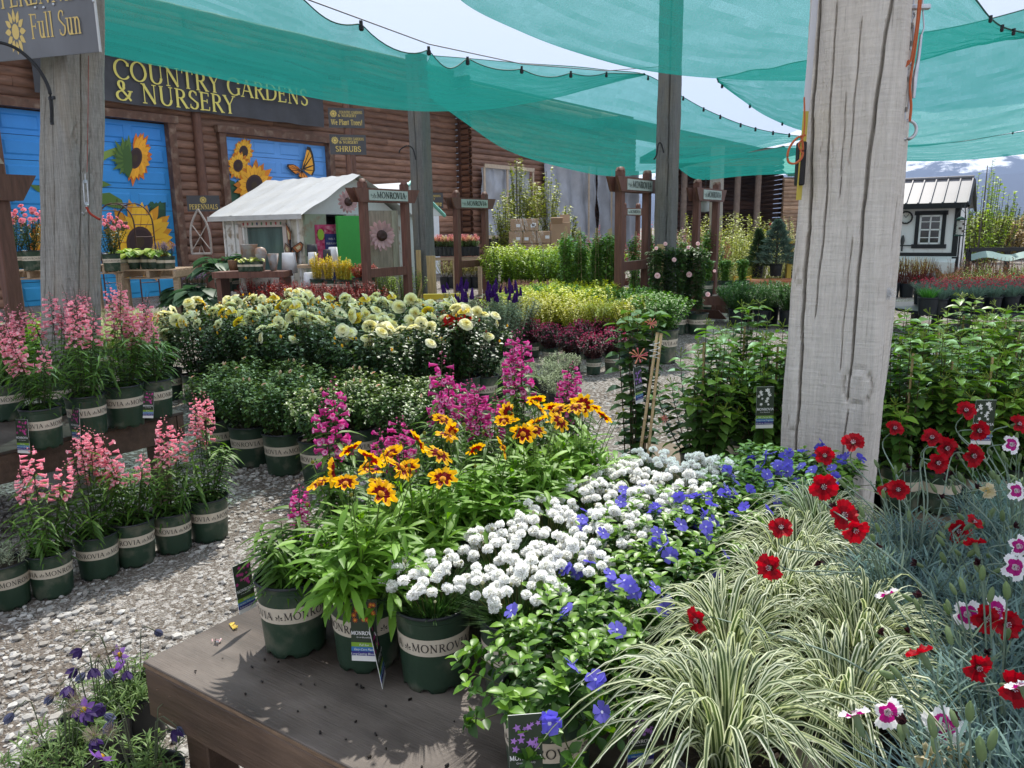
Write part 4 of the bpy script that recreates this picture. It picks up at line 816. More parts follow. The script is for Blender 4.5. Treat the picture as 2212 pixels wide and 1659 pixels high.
def yard_sign(x0, x1, y0, y1, Y, lines, label, ang=None, logo='top', post=True, px=None, name='hanging_sign'):
    c = D((x0+x1)/2, (y0+y1)/2, Y); w = (x1-x0)/1695*Y/.93; h = (y1-y0)/1695*Y*.9; ux = A([math.cos(.3), math.sin(.3), 0.]) if ang is None else A([math.cos(ang), math.sin(ang), 0.]); nn = A([ux[1], -ux[0], 0.])
    e = empty(name, label, 'sign', c*A([1, 1, 0]) if post else c); inv = Matrix.Translation(-Vector(e.location))
    b = MB(); b.box(c, (w, .02, h), A([ux, -nn, UZ]).T); o = link('sign_board', b.mesh('sign_board', SIGN)); o.parent = e; o.matrix_parent_inverse = inv
    t = MB(); f = c+nn*.012
    for (s_, fx, fz, sz) in lines:
        q, ww = text_quads(s_, .16, .08, .08); sq = min(1., .9*w/(ww*h*sz)) if fx == 0 else min(1., .66*w/(ww*h*sz)); flat_text(t, s_, f+ux*w*fx+UZ*h*fz, ux, UZ, nn, h*sz, (1, 1, 1), center=True, thick=.17, thin=.09, squeeze=sq)
    if logo == 'top': sun_logo(t, f+UZ*h*.22, ux, UZ, nn, h*.23, (1, 1, 1))
    elif logo == 'left': sun_logo(t, f-ux*w*.36+UZ*h*.2, ux, UZ, nn, h*.2, (1, 1, 1))
    o = link('lettering', t.mesh('lettering', SGOLD)); o.parent = e; o.matrix_parent_inverse = inv
    return e, c, w, h, ux, nn
e, c, *_ = yard_sign(714, 783, 233, 277, 20, [('COUNTRY GARDENS', .12, .22, .13), ('& NURSERY', .02, .05, .13), ('We Plant Trees!', 0, -.35, .26)], 'upper grey sign on the brown pole, lettered for planting trees', logo='left')
p = MB(); p.tubes([[(c[0], c[1]+.07, 0), (c[0]-.02, c[1]+.07, 5.2)]], .08, n=8); tag(link('sign_pole', p.mesh('sign_pole', MATS['pole_wood'])), 'tall brown pole carrying two grey signs', 'pole')
yard_sign(717, 787, 290, 335, 20, [('COUNTRY GARDENS', .12, .22, .13), ('& NURSERY', .02, .05, .13), ('SHRUBS', 0, -.35, .26)], 'lower grey sign on the brown pole, lettered SHRUBS', logo='left')
e, c, *_ = yard_sign(409, 470, 421, 458, 17, [('PERENNIALS', 0, -.36, .3)], 'small grey PERENNIALS sign above the gothic window frame', logo='top')
p = MB(); p.box((c[0]+.03, c[1]+.06, .95), (.09, .09, 1.9)); o = link('post', p.mesh('post', REDWOOD)); o.parent = e; o.matrix_parent_inverse = Matrix.Translation(-Vector(e.location))
c = D(925, 432, 24); yard_sign(893, 955, 415, 451, 24, [('COUNTRY GARDENS', .1, .22, .13), ('& NURSERY', 0, .03, .13), ('an Store', .14, -.36, .3)], 'grey store sign on the log wall half hidden by a post', logo=None, post=False)
# ------------------------------------------------------------------ weathered timber posts
def wood_grey(name, base, dark, warm):
    m, t = new_mat(name); out = ND(t, 'OutputMaterial'); b = ND(t, 'BsdfPrincipled', Roughness=.85); b.inputs['Specular IOR Level'].default_value = .2; co = ND(t, 'TexCoord')
    def nz(sc, st, d=6., r=.6):
        mp = ND(t, 'Mapping'); mp.inputs['Scale'].default_value = st; LK(t, co.outputs['Object'], mp.inputs[0]); n = ND(t, 'TexNoise', Scale=sc, Detail=d, Roughness=r, Distortion=.25); LK(t, mp.outputs[0], n.inputs['Vector']); return n.outputs[0]
    def rmp(src, a, b_, ca, cb):
        r = ND(t, 'ValToRGB'); r.color_ramp.elements[0].position = a; r.color_ramp.elements[1].position = b_; r.color_ramp.elements[0].color = (*ca, 1); r.color_ramp.elements[1].color = (*cb, 1); LK(t, src, r.inputs[0]); return r.outputs[0]
    grain = nz(90, (1, 1, .035), 8., .72); broad = nz(3.2, (1, 1, .3)); saw = nz(70, (.12, .12, 1.3), 4., .7)
    c = rmp(grain, .33, .62, dark, base); w = ND(t, 'MixRGB'); w.inputs['Color2'].default_value = (*warm, 1); LK(t, rmp(broad, .48, .68, (0, 0, 0), (.6, .6, .6)), w.inputs[0]); LK(t, c, w.inputs[1])
    s = ND(t, 'MixRGB', blend_type='MULTIPLY'); s.inputs[0].default_value = 1; LK(t, w.outputs[0], s.inputs[1]); LK(t, rmp(saw, .35, .6, (.92, .92, .92), (1.04, 1.04, 1.04)), s.inputs[2])
    hl = nz(120, (1, 1, .012), 3., .5); s2 = ND(t, 'MixRGB', blend_type='MULTIPLY'); s2.inputs[0].default_value = 1; LK(t, s.outputs[0], s2.inputs[1]); LK(t, rmp(hl, .27, .33, (.62, .6, .58), (1, 1, 1)), s2.inputs[2])
    LK(t, s2.outputs[0], b.inputs['Base Color'])
    ad = ND(t, 'Math', operation='ADD'); LK(t, grain, ad.inputs[0]); LK(t, saw, ad.inputs[1]); bp = ND(t, 'Bump', Strength=.75, Distance=.006); LK(t, ad.outputs[0], bp.inputs['Height']); LK(t, bp.outputs[0], b.inputs['Normal'])
    LK(t, b.outputs[0], out.inputs[0]); return m
WG1 = wood_grey('weathered_pale_timber', (.72, .675, .62), (.56, .52, .475), (.68, .61, .52)); WG3 = wood_grey('weathered_dark_timber', (.2, .205, .195), (.1, .1, .095), (.22, .19, .14)); WG2 = wood_grey('weathered_grey_timber', (.37, .36, .33), (.2, .19, .175), (.34, .28, .2))
def post(label, px0, px1, Y, w, d, h, m, cracks=(), knots=(), seed=0, rot=None, ns=46, cut=True):
    """a squared timber whose centre line runs between two photo points; cracks = [(side 0..3, [(u, z, depth, width)...])]"""
    r = np.random.default_rng(seed); a, b = D(*px0, Y), D(*px1, Y); dr = (b-a)/(b[2]-a[2]); base = a-dr*a[2]; rot = ROT if rot is None else rot
    per = ns*4; u = (np.arange(per)+.5)/per*4; side = u.astype(int); f = u-side; nz_ = int(h/.022)+1; z = np.linspace(0, h, nz_); ph = r.uniform(0, 6.28, 12)
    X = np.where(side == 0, f*2-1, np.where(side == 1, 1, np.where(side == 2, 1-f*2, -1))); Yy = np.where(side == 0, -1, np.where(side == 1, f*2-1, np.where(side == 2, 1, 1-f*2)))
    m_ = np.maximum(np.abs(X), np.abs(Yy)); k = (np.abs(X)**14+np.abs(Yy)**14)**(-1/14.); X, Yy = X*k, Yy*k
    Z, UU = np.meshgrid(z, np.arange(per), indexing='ij'); PX = np.repeat(X[None], nz_, 0)*w/2; PY_ = np.repeat(Yy[None], nz_, 0)*d/2
    wob = .006*np.sin(Z*1.7+ph[0]+X[None]*2)+.004*np.sin(Z*4.3+ph[1]+Yy[None]*3)+.0025*np.sin(Z*11+ph[2]+UU*.3)+r.normal(0, .0006, Z.shape)
    dep = -wob; SD, FF = side[None], f[None]
    for sd, path in cracks:
        p = A(path); cz = np.interp(z, p[:, 1], p[:, 0])+.006*np.sin(z*9+sd)+.004*np.sin(z*31); dp = np.interp(z, p[:, 1], p[:, 2]); wd = np.interp(z, p[:, 1], p[:, 3]); ok = (z > p[0, 1]) & (z < p[-1, 1])
        q = np.clip(1-np.abs(FF-cz[:, None])/(wd[:, None]/(w if sd % 2 == 0 else d)), 0, 1)*(SD == sd)*ok[:, None]; dep = dep+dp[:, None]*np.minimum(1, q*1.6)
    for sd, ku, kz, kr, kd in knots:
        L = (w if sd % 2 == 0 else d); q = np.hypot((FF-ku)*L, (Z-kz)*.85)/kr; dep = dep+(SD == sd)*(kd*np.exp(-((q-1)/.12)**2)-.35*kd*(q < .95))
    nx, ny = np.where(np.isin(side, (0, 2)), 0, np.where(side == 1, 1, -1)), np.where(side == 0, -1, np.where(side == 2, 1, 0)); PX -= nx[None]*dep; PY_ -= ny[None]*dep
    P = np.stack([PX, PY_, Z], -1)@Rz(rot).T; P[..., :2] += dr[None, None, :2]*Z[..., None]; i = np.arange(nz_*per).reshape(nz_, per); j = np.roll(i, -1, 1)
    F = np.stack([i[:-1], j[:-1], j[1:], i[1:]], -1).reshape(-1, 4); mb = MB(); mb.add(P.reshape(-1, 3), F); mb.poly(P[-1][::4])
    e = empty('timber_post', label, 'post', base, group='grey timber posts holding up the shade cloth'); o = link('timber', mb.mesh('timber', m), e); return e, base, dr
ck2 = [(0, [(.18, .2, .03, .004), (.18, 1.1, .035, .006), (.155, 1.5, .04, .008), (.17, 1.52, .04, .006), (.13, 1.95, .035, .006), (.12, 2.6, .028, .005), (.1, 4, .02, .004)]), (0, [(.72, .9, .02, .003), (.75, 1.15, .03, .005), (.73, 1.6, .035, .006), (.75, 1.75, .035, .008), (.79, 2.0, .035, .007), (.82, 2.2, .03, .006), (.93, 2.6, .02, .005)]),
       (0, [(.31, 1.2, .016, .003), (.33, 1.6, .02, .004), (.30, 2.3, .014, .003)]), (0, [(.47, 1.65, .01, .0022), (.48, 2.0, .01, .0022)]), (0, [(.62, 1.0, .01, .0026), (.64, 1.5, .012, .0028)]), (0, [(.56, 1.75, .01, .0026), (.57, 2.25, .01, .003)]),
       (1, [(.35, .5, .02, .004), (.4, 2.5, .02, .005)]), (0, [(.7, .45, .016, .003), (.73, .85, .018, .003)])]
kn2 = [(0, .83, .95, .052, .012), (0, .1, 1.35, .02, .008), (0, .14, .78, .024, .006), (0, .3, 1.82, .022, .007)]
P2e, P2b, P2d = post('broad pale timber post with long cracks, standing close behind the flower bench', (1800, 900), (1866, 20), 3.0, .325, .3, 4.2, WG1, ck2, kn2, 1, ns=110)
ck1 = [(0, [(.5, .3, .012, .004), (.55, 2.8, .015, .004)]), (1, [(.35, 1.2, .01, .003), (.38, 1.9, .018, .006), (.36, 2.6, .01, .004)]), (1, [(.62, .4, .01, .003), (.6, 2., .012, .004)]), (0, [(.2, 1.2, .012, .004), (.22, 2.3, .012, .004)])]
P1e, P1b, P1d = post('grey knotty timber post carrying the Full Sun sign at the left', (154, 660), (155, 150), 4.6, .30, .215, 4.0, WG2, ck1, [(1, .92, 1.02, .035, .01), (1, .4, 2.1, .05, .008), (1, .55, 1.85, .05, .006)], 2, ns=70)
P3e, P3b, P3d = post('slender grey timber post with a yellow plank at its foot, mid yard on the left', (921, 630), (900, 145), 14.3, .3, .27, 4.55, WG3, [(0, [(.5, .2, .03, .012), (.55, 4.4, .03, .012)])], (), 3, ns=18)
P4e, P4b, P4d = post('tall dark grey timber post with a long split, right of the tall name frame', (1437, 560), (1450, 25), 12.8, .3, .27, 5.0, WG3, [(0, [(.66, .2, .04, .014), (.7, 5., .04, .014)])], (), 4, ns=18)
P5e, P5b, P5d = post('distant pale timber post in the far shrub rows behind the right name frame', (1544, 560), (1549, 385), 24, .34, .3, 3.9, WG2, (), (), 5, ns=12)
def onpost(o): tag(o); return o
fp = MB()
fp.box(P3b+A([-.1, -.2, .75]), (.09, .03, .9), Rz(ROT)); fp.box(P3b+A([.12, -.22, .62]), (.2, .03, .95), Rz(ROT)); o = link('brace_plank', fp.mesh('brace_plank', mat('fresh_lumber', (.55, .4, .2), .6, nscale=8, namp=.25, stretch=(3, 3, .5)))); o.parent = P3e; o.matrix_parent_inverse = Matrix.Translation(-Vector(P3e.location))
fp = MB(); fp.box(P4b+A([-.12, -.24, .9]), (.13, .03, .75), Rz(ROT)); o = link('brace_plank', fp.mesh('brace_plank', MATS['fresh_lumber'])); o.parent = P4e; o.matrix_parent_inverse = Matrix.Translation(-Vector(P4e.location))
# ------------------------------------------------------------------ shade cloth
def cloth_mat():
    m, t = new_mat('shade_cloth'); out = ND(t, 'OutputMaterial'); co = ND(t, 'TexCoord'); uv = ND(t, 'Attribute', attribute_name='Col')
    n = ND(t, 'TexNoise', Scale=140., Detail=3.); LK(t, co.outputs['Object'], n.inputs['Vector']); mp = ND(t, 'Mapping'); mp.inputs['Scale'].default_value = (1.2, .25, 6); mp.inputs['Rotation'].default_value = (0, .25, .5); LK(t, co.outputs['Object'], mp.inputs[0]); n2 = ND(t, 'TexNoise', Scale=1., Detail=8., Roughness=.68, Distortion=.6); mq = ND(t, 'Mapping'); mq.inputs['Scale'].default_value = (7, 42, 1); LK(t, uv.outputs['Vector'], mq.inputs[0]); LK(t, mq.outputs[0], n2.inputs['Vector'])
    lw = ND(t, 'LayerWeight'); lw.inputs[0].default_value = .35
    a = ND(t, 'Math', operation='MULTIPLY_ADD'); a.inputs[1].default_value = .34; a.inputs[2].default_value = .40; LK(t, lw.outputs['Facing'], a.inputs[0])
    b = ND(t, 'Math', operation='MULTIPLY_ADD'); b.inputs[1].default_value = .62; LK(t, n2.outputs[0], b.inputs[0]); LK(t, a.outputs[0], b.inputs[2]); c = ND(t, 'Math', operation='MULTIPLY_ADD'); c.inputs[1].default_value = .42; LK(t, n.outputs[0], c.inputs[0]); LK(t, b.outputs[0], c.inputs[2]); d = ND(t, 'Math', operation='SUBTRACT'); d.inputs[1].default_value = .38; d.use_clamp = True; LK(t, c.outputs[0], d.inputs[0])
    tr = ND(t, 'BsdfTransparent'); tr.inputs[0].default_value = (.7, 1, .95, 1)
    df = ND(t, 'BsdfDiffuse'); tl = ND(t, 'BsdfTranslucent'); df.inputs[0].default_value = (.008, .17, .14, 1); tl.inputs[0].default_value = (.018, .215, .19, 1)
    bp = ND(t, 'Bump', Strength=.6, Distance=.05); LK(t, n2.outputs[0], bp.inputs['Height']); LK(t, bp.outputs[0], df.inputs['Normal']); LK(t, bp.outputs[0], tl.inputs['Normal'])
    ms = ND(t, 'MixShader'); ms.inputs[0].default_value = .55; LK(t, df.outputs[0], ms.inputs[1]); LK(t, tl.outputs[0], ms.inputs[2])
    m2 = ND(t, 'MixShader'); LK(t, d.outputs[0], m2.inputs[0]); LK(t, tr.outputs[0], m2.inputs[1]); LK(t, ms.outputs[0], m2.inputs[2]); LK(t, m2.outputs[0], out.inputs[0]); return m
CLOTH = cloth_mat(); CORD = mat('grey_cord', (.2, .2, .22), .6, nscale=50, namp=.2)
def crom(P, n):
    P = A(P); m = len(P); t = np.linspace(0, m-1-1e-9, n); i = t.astype(int); f = (t-i)[:, None]; g = lambda k: P[np.clip(k, 0, m-1)]
    a, b, c, d = g(i-1), g(i), g(i+1), g(i+2); return .5*((2*b)+(-a+c)*f+(2*a-5*b+4*c-d)*f**2+(-a+3*b-3*c+d)*f**3)
def sail(label, cols, clips=(), dips=None, nu=110, nv=36, belly=.25, seed=0, tail=(0, 1.4, .6), hem=(0, 1)):
    r = np.random.default_rng(seed); top = crom([D(*c[0]) for c in cols], nu); bot = crom([D(*c[1]) for c in cols], nu); P = np.zeros((nv, nu, 3)); ph = r.uniform(0, 6.28, 8)
    u = np.linspace(0, 1, nu); k = nv-6
    dp = np.zeros(nu)
    if dips:
        us, amp = dips
        for a, b, h in zip(us[:-1], us[1:], amp): q = (u > a) & (u < b); s = (u[q]-a)/(b-a); dp[q] = h*4*s*(1-s)
    for j in range(nv):
        v = min(1, j/(k-1)); w = belly*4*v*(1-v)*np.sin(np.pi*np.clip(u, .02, .98))
        q = top*(1-v)+bot*v; q[:, 2] -= w*.35+dp*(1-v)**2; q[:, 1] += w*.3
        q[:, 2] += .012*np.sin(u*60+ph[0]+v*5)*v*(1-v)*2+.006*np.sin(u*23+v*34+ph[1])+.004*np.sin(v*70+u*31+ph[2])
        if j >= k: f = (j-k+1)/(nv-k); q = bot+A([0, .05, .006])*f
        P[j] = q
    e = empty('shade_cloth', label, 'shade sail', P[0, nu//2], group='green shade cloths over the yard'); inv = Matrix.Translation(-Vector(e.location))
    mb = MB(); uu, vv = np.meshgrid((np.arange(nu-1)+.5)/(nu-1), (np.arange(nv-1)+.5)/(nv-1)); mb.grid(P, np.stack([uu, vv, uu*0], -1).reshape(-1, 3)); o = link('cloth', mb.mesh('cloth', CLOTH)); o.parent = e; o.matrix_parent_inverse = inv
    hm_ = MB(); hm_.tubes([P[0]], .006, n=4); hm_.tubes([P[:k, 0]], .006, n=4); hm_.tubes([P[:k, -1]], .006, n=4)
    if hem[1] == 0: pass
    o = link('hem', hm_.mesh('hem', mat('cloth_hem', (.02, .1, .08), .7))); o.parent = e; o.matrix_parent_inverse = inv
    cm = MB(); cm.box((0, 0, -.035), (.04, .03, .05), None, (1, 1, 1), 0, .01); cm.box((0, 0, 0), (.025, .035, .035), None); cme = cm.mesh('clip', METAL_D)
    for (x, y, Y, s) in clips: o = link('clip', cme, None, D(x, y, Y), None, s); o.parent = e; o.matrix_parent_inverse = inv
    return e, P
sa, PA = sail('long green shade cloth hung by clips, nearest over the rose beds at the left', [((-250, -420, 3.6), (-320, -60, 7)), ((30, -290, 4.2), (-60, 60, 7.4)), ((260, -190, 4.7), (218, 117, 8)), ((500, -70, 5.3), (453, 166, 8.6)), ((660, 0, 6.), (620, 200, 9)), ((780, 50, 6.7), (760, 226, 9.4)), ((926, 105, 7.6), (900, 240, 9.8)), ((1010, 127, 8.2), (1010, 238, 10.1)), ((1127, 147, 9.), (1110, 228, 10.6)), ((1233, 157, 10.), (1215, 208, 11.1)), ((1310, 158, 11), (1300, 184, 11.8)), ((1392, 159, 12.4), (1394, 161, 12.5))],
    [(780, 50, 6.7, 1.), (926, 105, 7.6, 1.), (1010, 127, 8.2, 1.), (1127, 147, 9., 1.), (1233, 157, 10., 1.), (1310, 158, 11, .9)], ([.36, .4545, .545, .636, .727, .818, .909], [.08, .1, .13, .05, .06, .04, .01][:6]), seed=1, belly=.12)
cb = MB(); cb.tubes([[D(*p) for p in ((300, -200, 4.6), (660, -3, 6.), (926, 95, 7.6), (1127, 138, 9.), (1310, 153, 11), (1448, 142, 12.7))]], .006, n=4); tag(link('cable', cb.mesh('cable', CORD)), 'thin grey cable stretched along the left shade cloth', 'cable')
sb, PB = sail('wide green shade cloth in the middle distance, hanging behind the tall dark post', [((930, 120, 13.8), (900, 190, 15)), ((1060, 130, 13.8), (1000, 262, 15.5)), ((1180, 140, 13.8), (1090, 322, 16)), ((1300, 150, 13.6), (1190, 355, 16.4)), ((1392, 160, 13.4), (1310, 380, 16.8)), ((1476, 210, 13.4), (1420, 372, 17)), ((1540, 243, 13.6), (1520, 350, 16.4)), ((1600, 268, 13.8), (1590, 334, 15.6)), ((1660, 284, 14), (1660, 318, 14.8)), ((1745, 295, 14), (1745, 299, 14.2))],
    [(1400, 166, 13.4, .9), (1476, 210, 13.4, .9), (1520, 234, 13.5, .9), (1556, 250, 13.6, .9), (1600, 268, 13.8, .9), (1632, 277, 13.9, .9), (1670, 285, 14, .9), (1705, 290, 14, .9)], seed=2, belly=.15)
sc_, PC = sail('broad green shade cloth overhead at the right, nearest the pale post', [((1850, -560, 3.5), (930, -60, 6.6)), ((1865, -540, 3.4), (1010, 10, 6.4)), ((1880, -500, 3.4), (1110, 60, 6.3)), ((1895, -440, 3.5), (1230, 107, 6.2)), ((1910, -350, 3.7), (1390, 150, 6.1)), ((1930, -250, 4.), (1560, 169, 6)), ((1960, -160, 4.3), (1740, 172, 5.9)), ((2040, -80, 4.7), (1920, 150, 5.8)), ((2105, -5, 5.), (2020, 122, 5.7)), ((2140, 40, 5.2), (2110, 97, 5.6)), ((2170, 60, 5.3), (2180, 84, 5.5)), ((2240, 72, 5.4), (2245, 75, 5.5))],
    [(2140, 37, 5.1, .55), (2165, 57, 5.2, .55), (2190, 65, 5.3, .55)], seed=3, belly=.2)
sd, PD = sail('green shade cloth filling the gap behind the pale post at the right', [((1549, 168, 8.6), (1552, 176, 8.8)), ((1590, 160, 8.6), (1600, 212, 9.8)), ((1640, 150, 8.6), (1660, 252, 11)), ((1700, 140, 8.6), (1737, 283, 12.5)), ((1800, 120, 8.6), (1850, 309, 13)), ((1950, 80, 8.6), (1960, 317, 13)), ((2100, 50, 8.6), (2110, 300, 13)), ((2280, 0, 8.6), (2290, 266, 13))], [(1560, 182, 8.9, .7), (1620, 226, 10.2, .7), (1690, 265, 11.6, .7)], seed=4, belly=.2, hem=(0, 1))
se, PE = sail('farthest green shade cloth, a low strip in front of the mountains', [((1440, 345, 16.5), (1482, 376, 18)), ((1540, 338, 16.5), (1515, 388, 18.5)), ((1640, 325, 16.5), (1610, 380, 18.5)), ((1740, 314, 16.5), (1730, 372, 18.5)), ((1900, 316, 16.5), (1900, 350, 18.5)), ((2050, 309, 16.5), (2050, 347, 18.5)), ((2150, 293, 16.5), (2150, 340, 18.5)), ((2300, 272, 16.5), (2300, 322, 18.5))], [(2188, 285, 16.4, .8)], seed=5, belly=.1)
# ------------------------------------------------------------------ signs and ironwork on the near posts
def sub(o, e): o.parent = e; o.matrix_parent_inverse = Matrix.Translation(-Vector(e.location)); return o
fs = empty('post_sign', 'large grey metal sign lettered PERENNIALS and Full Sun on the left post', 'sign', D(100, 60, 4.25)); ux = A([.957, -.29, 0]); nn = A([-.29, -.957, 0]); br = D(217, 112, 4.22)
L_ = 1.15; Hs = .78; c = br-ux*L_/2+UZ*Hs/2; b = MB(); b.box(c, (L_, .006, Hs), A([ux, -nn, UZ]).T); b.box(br+UZ*Hs/2+ux*.0005, (.006, .012, Hs), A([ux, -nn, UZ]).T, mi=1); sub(link('sign_plate', b.mesh('sign_plate', [mat('sign_metal', (.135, .138, .15), .38, nscale=2.2, namp=.3, stretch=(1, 1, .35), spec=.5), mat('pale_edge', (.6, .6, .6), .4)])), fs)
t = MB(); f = lambda x, y: (lambda d: (lambda k: k)((np.array([0, 0, CH])+d*(np.dot(c-A([0, 0, CH]), nn)/np.dot(d, nn)))))(ray(x, y))
q, w = text_quads('Full Sun', .13, .05, .03); p0, p1 = f(70, 84), f(176, 74); sz = .118; flat_text(t, 'Full Sun', p0-UZ*.0, ux, UZ, nn, sz, (1, 1, 1), squeeze=np.linalg.norm(p1-p0)/(w*sz), thick=.12, thin=.05, lift=.004)
q, w = text_quads('PERENNIALS', .14, .05, .04); p0, p1 = f(4, 19), f(215, -10); sz = .13; flat_text(t, 'PERENNIALS', p0, ux, UZ, nn, sz, (1, 1, 1), squeeze=np.linalg.norm(p1-p0)/(w*sz), thick=.13, thin=.05, lift=.004)
sun_logo(t, f(35, 69), ux, UZ, nn, .07, (1, 1, 1), lift=.004, n=12, stretch=1.65)
for x, y in ((97, 17), (79, 17), (118, 10), (204, 3)): p = f(x, y)+nn*.008; t.box(p, (.014, .01, .014), A([ux, -nn, UZ]).T, mi=1, bevel=.004)
sub(link('lettering', t.mesh('lettering', [mat('sign_gold_bright', (.72, .52, .17), .5), STEEL])), fs)
def hook(label, pts, Y, r, extra=None):
    e = empty('plant_hook', label, 'hook', D(pts[-1][0], pts[-1][1], Y)); m = MB(); m.tubes([crom([D(x, y, Y) for x, y in pts], 40)], r, n=6, caps=True)
    sub(link('hook_arm', m.mesh('hook_arm', METAL_D)), e)
    if extra: m = MB(); [m.box(D(x, y, Y), s, Rz(ROT), bevel=.002) for x, y, s in extra]; sub(link('bracket', m.mesh('bracket', METAL_D)), e)
    return e
hook('large black curved plant hook bolted to the left post', [(-40, 92), (0, 92), (40, 108), (80, 145), (105, 190), (111, 230), (112, 265)], 4.22, .009, [(112, 212, (.055, .012, .016)), (112, 262, (.02, .012, .035))])
hook('small black plant hook on the slender post in the middle', [(862, 330), (866, 322), (880, 315), (892, 322), (898, 345)], 14.0, .012); hook('small black plant hook on the dark post with the long split', [(1412, 345), (1418, 335), (1422, 312), (1428, 310), (1434, 330)], 12.4, .012)
def ropeset():
    e = empty('turnbuckle_rigging', 'orange cord and steel turnbuckles hooked to the ring on the pale post', 'rigging', D(1962, 280, 2.9)); Y = 2.86
    def tb(x0, y0, x1, y1, w, m=STEEL):
        g = MB(); a, b = D(x0, y0, Y), D(x1, y1, Y); v = nrm(b-a); s = nrm(np.cross(v, A([0, 1., 0])))*w
        for k in (-1, 1): g.tubes([[a*.8+b*.2+s*k, a*.2+b*.8+s*k]], .0035, n=6)
        g.tubes([[a, a*.8+b*.2]], .003, n=6); g.tubes([[a*.2+b*.8, b]], .003, n=6)
        for f in (.2, .8): g.tubes([[a*(1-f)+b*f-v*.008, a*(1-f)+b*f+v*.008]], .009, n=8, caps=True)
        th = np.linspace(0, 5.2, 12); g.tubes([[a-v*.012+(v*math.cos(t)+nrm(s)*math.sin(t))*.012 for t in th]], .003, n=5); return g
    for a in ((1968, 42, 1966, 108, .010), (1960, 150, 1954, 258, .011)): sub(link('turnbuckle', tb(*a).mesh('turnbuckle', STEEL)), e)
    g = MB(); g.tubes([[D(1990, 75, Y), D(1984, 125, Y), D(1976, 170, Y), D(1973, 212, Y)]], [[.005, .006, .009, .006]], n=6); sub(link('hook_bolt', g.mesh('hook_bolt', STEEL)), e)
    g = MB(); g.box(D(1977, 16, Y), (.1, .02, .018), Rz(-.1), bevel=.004); g.tubes([[D(1996, -30, Y), D(1993, 10, Y), D(1996, 60, Y), D(1990, 78, Y)]], .0028, n=5); g.tubes([[D(1975, -30, Y), D(1972, 20, Y), D(1970, 42, Y)]], .0028, n=5); sub(link('wire_clamp', g.mesh('wire_clamp', STEEL)), e)
    g = MB(); g.tubes([crom([D(*p, Y-.015) for p in ((1992, -40), (1986, 30), (1976, 110), (1966, 180), (1968, 230), (1965, 262))], 30)], .0045, n=6); g.tubes([crom([D(*p, Y-.03) for p in ((1988, -40), (1982, 40), (1970, 120), (1964, 135), (1950, 150), (1945, 165), (1944, 182))], 30)], .004, n=6); g.tubes([crom([D(*p, Y-.03) for p in ((1964, 130), (1955, 140), (1949, 160), (1947, 186))], 12)], .003, n=5); sub(link('cord', g.mesh('cord', ROPE)), e)
    g = MB(); c = D(1958, 281, 2.9); th = np.linspace(0, 6.283, 25); g.tubes([[c+A([.036*math.cos(t), 0, .033*math.sin(t)]) for t in th]], .006, n=8); g.tubes([[c-A([.036, 0, 0]), c-A([.09, -.04, 0])]], .007, n=8); sub(link('eye_ring', g.mesh('eye_ring', STEEL)), e)
ropeset()
e = empty('cord_loop', 'loop of orange cord tied at the left edge of the pale post', 'cord', D(1722, 320, 2.9)); g = MB()
g.tubes([crom([D(*p, 2.88) for p in ((1740, 292), (1722, 298), (1706, 318), (1701, 340), (1706, 352), (1720, 352), (1733, 338), (1734, 312), (1730, 292))], 40)], .0042, n=6); g.tubes([crom([D(*p, 2.87) for p in ((1737, 210), (1738, 260), (1735, 295), (1725, 312), (1732, 330))], 20)], .003, n=5); sub(link('cord', g.mesh('cord', ROPE)), e)
g = MB(); g.box(D(1729, 354, 2.93), (.028, .05, .155), Rz(-.12), bevel=.004); tag(link('black_box', g.mesh('black_box', METAL_D)), 'small black box fixed to the left edge of the pale post', 'box')
# paper sheet wrapped on the post's left edge
g = MB(); g.grid([[D(1769-.22*(y)*.0-(y+60)*.083+dx*(1-.0*y), y, 2.93+dx*.004) for dx in (-10, -3, 4)] for y in range(-60, 245, 12)], (.72, .74, .8)); g.grid([[D(1769-(y+60)*.083+dx, y, 2.93+dx*.004) for dx in (-9, -3, 3)] for y in range(240, 440, 12)], (.62, .5, .08)); tag(link('paper_strip', g.mesh('paper_strip', COLORED)), 'white and yellow paper strip curling off the pale post', 'paper')
e = empty('turnbuckle_rigging', 'small steel turnbuckle and frayed red cord on the left post', 'rigging', D(186, 400, 4.42)); Y = 4.44; g = MB(); a, b = D(184, 392, Y), D(187, 440, Y)
for k in (-.011, .011): g.tubes([[a+A([k, 0, 0]), b+A([k, 0, 0])]], .004, n=6)
g.tubes([[D(184, 375, Y), a]], .0035, n=5); g.tubes([[b, D(188, 455, Y), D(181, 466, Y), D(178, 458, Y)]], .005, n=6)
for q in (a, b): g.tubes([[q-A([0, 0, .008]), q+A([0, 0, .008])]], .012, n=8, caps=True)
sub(link('turnbuckle', g.mesh('turnbuckle', STEEL)), e); g = MB(); g.tubes([crom([D(*p, Y-.02) for p in ((187, 447), (194, 460), (205, 468), (216, 474))], 12)], [[.007]*12], n=5); g.tubes([crom([D(*p, Y-.02) for p in ((191, 120), (190, 260), (188, 372))], 12)], .0016, n=4); sub(link('cord', g.mesh('cord', mat('red_cord', (.3, .03, .015), .8))), e)
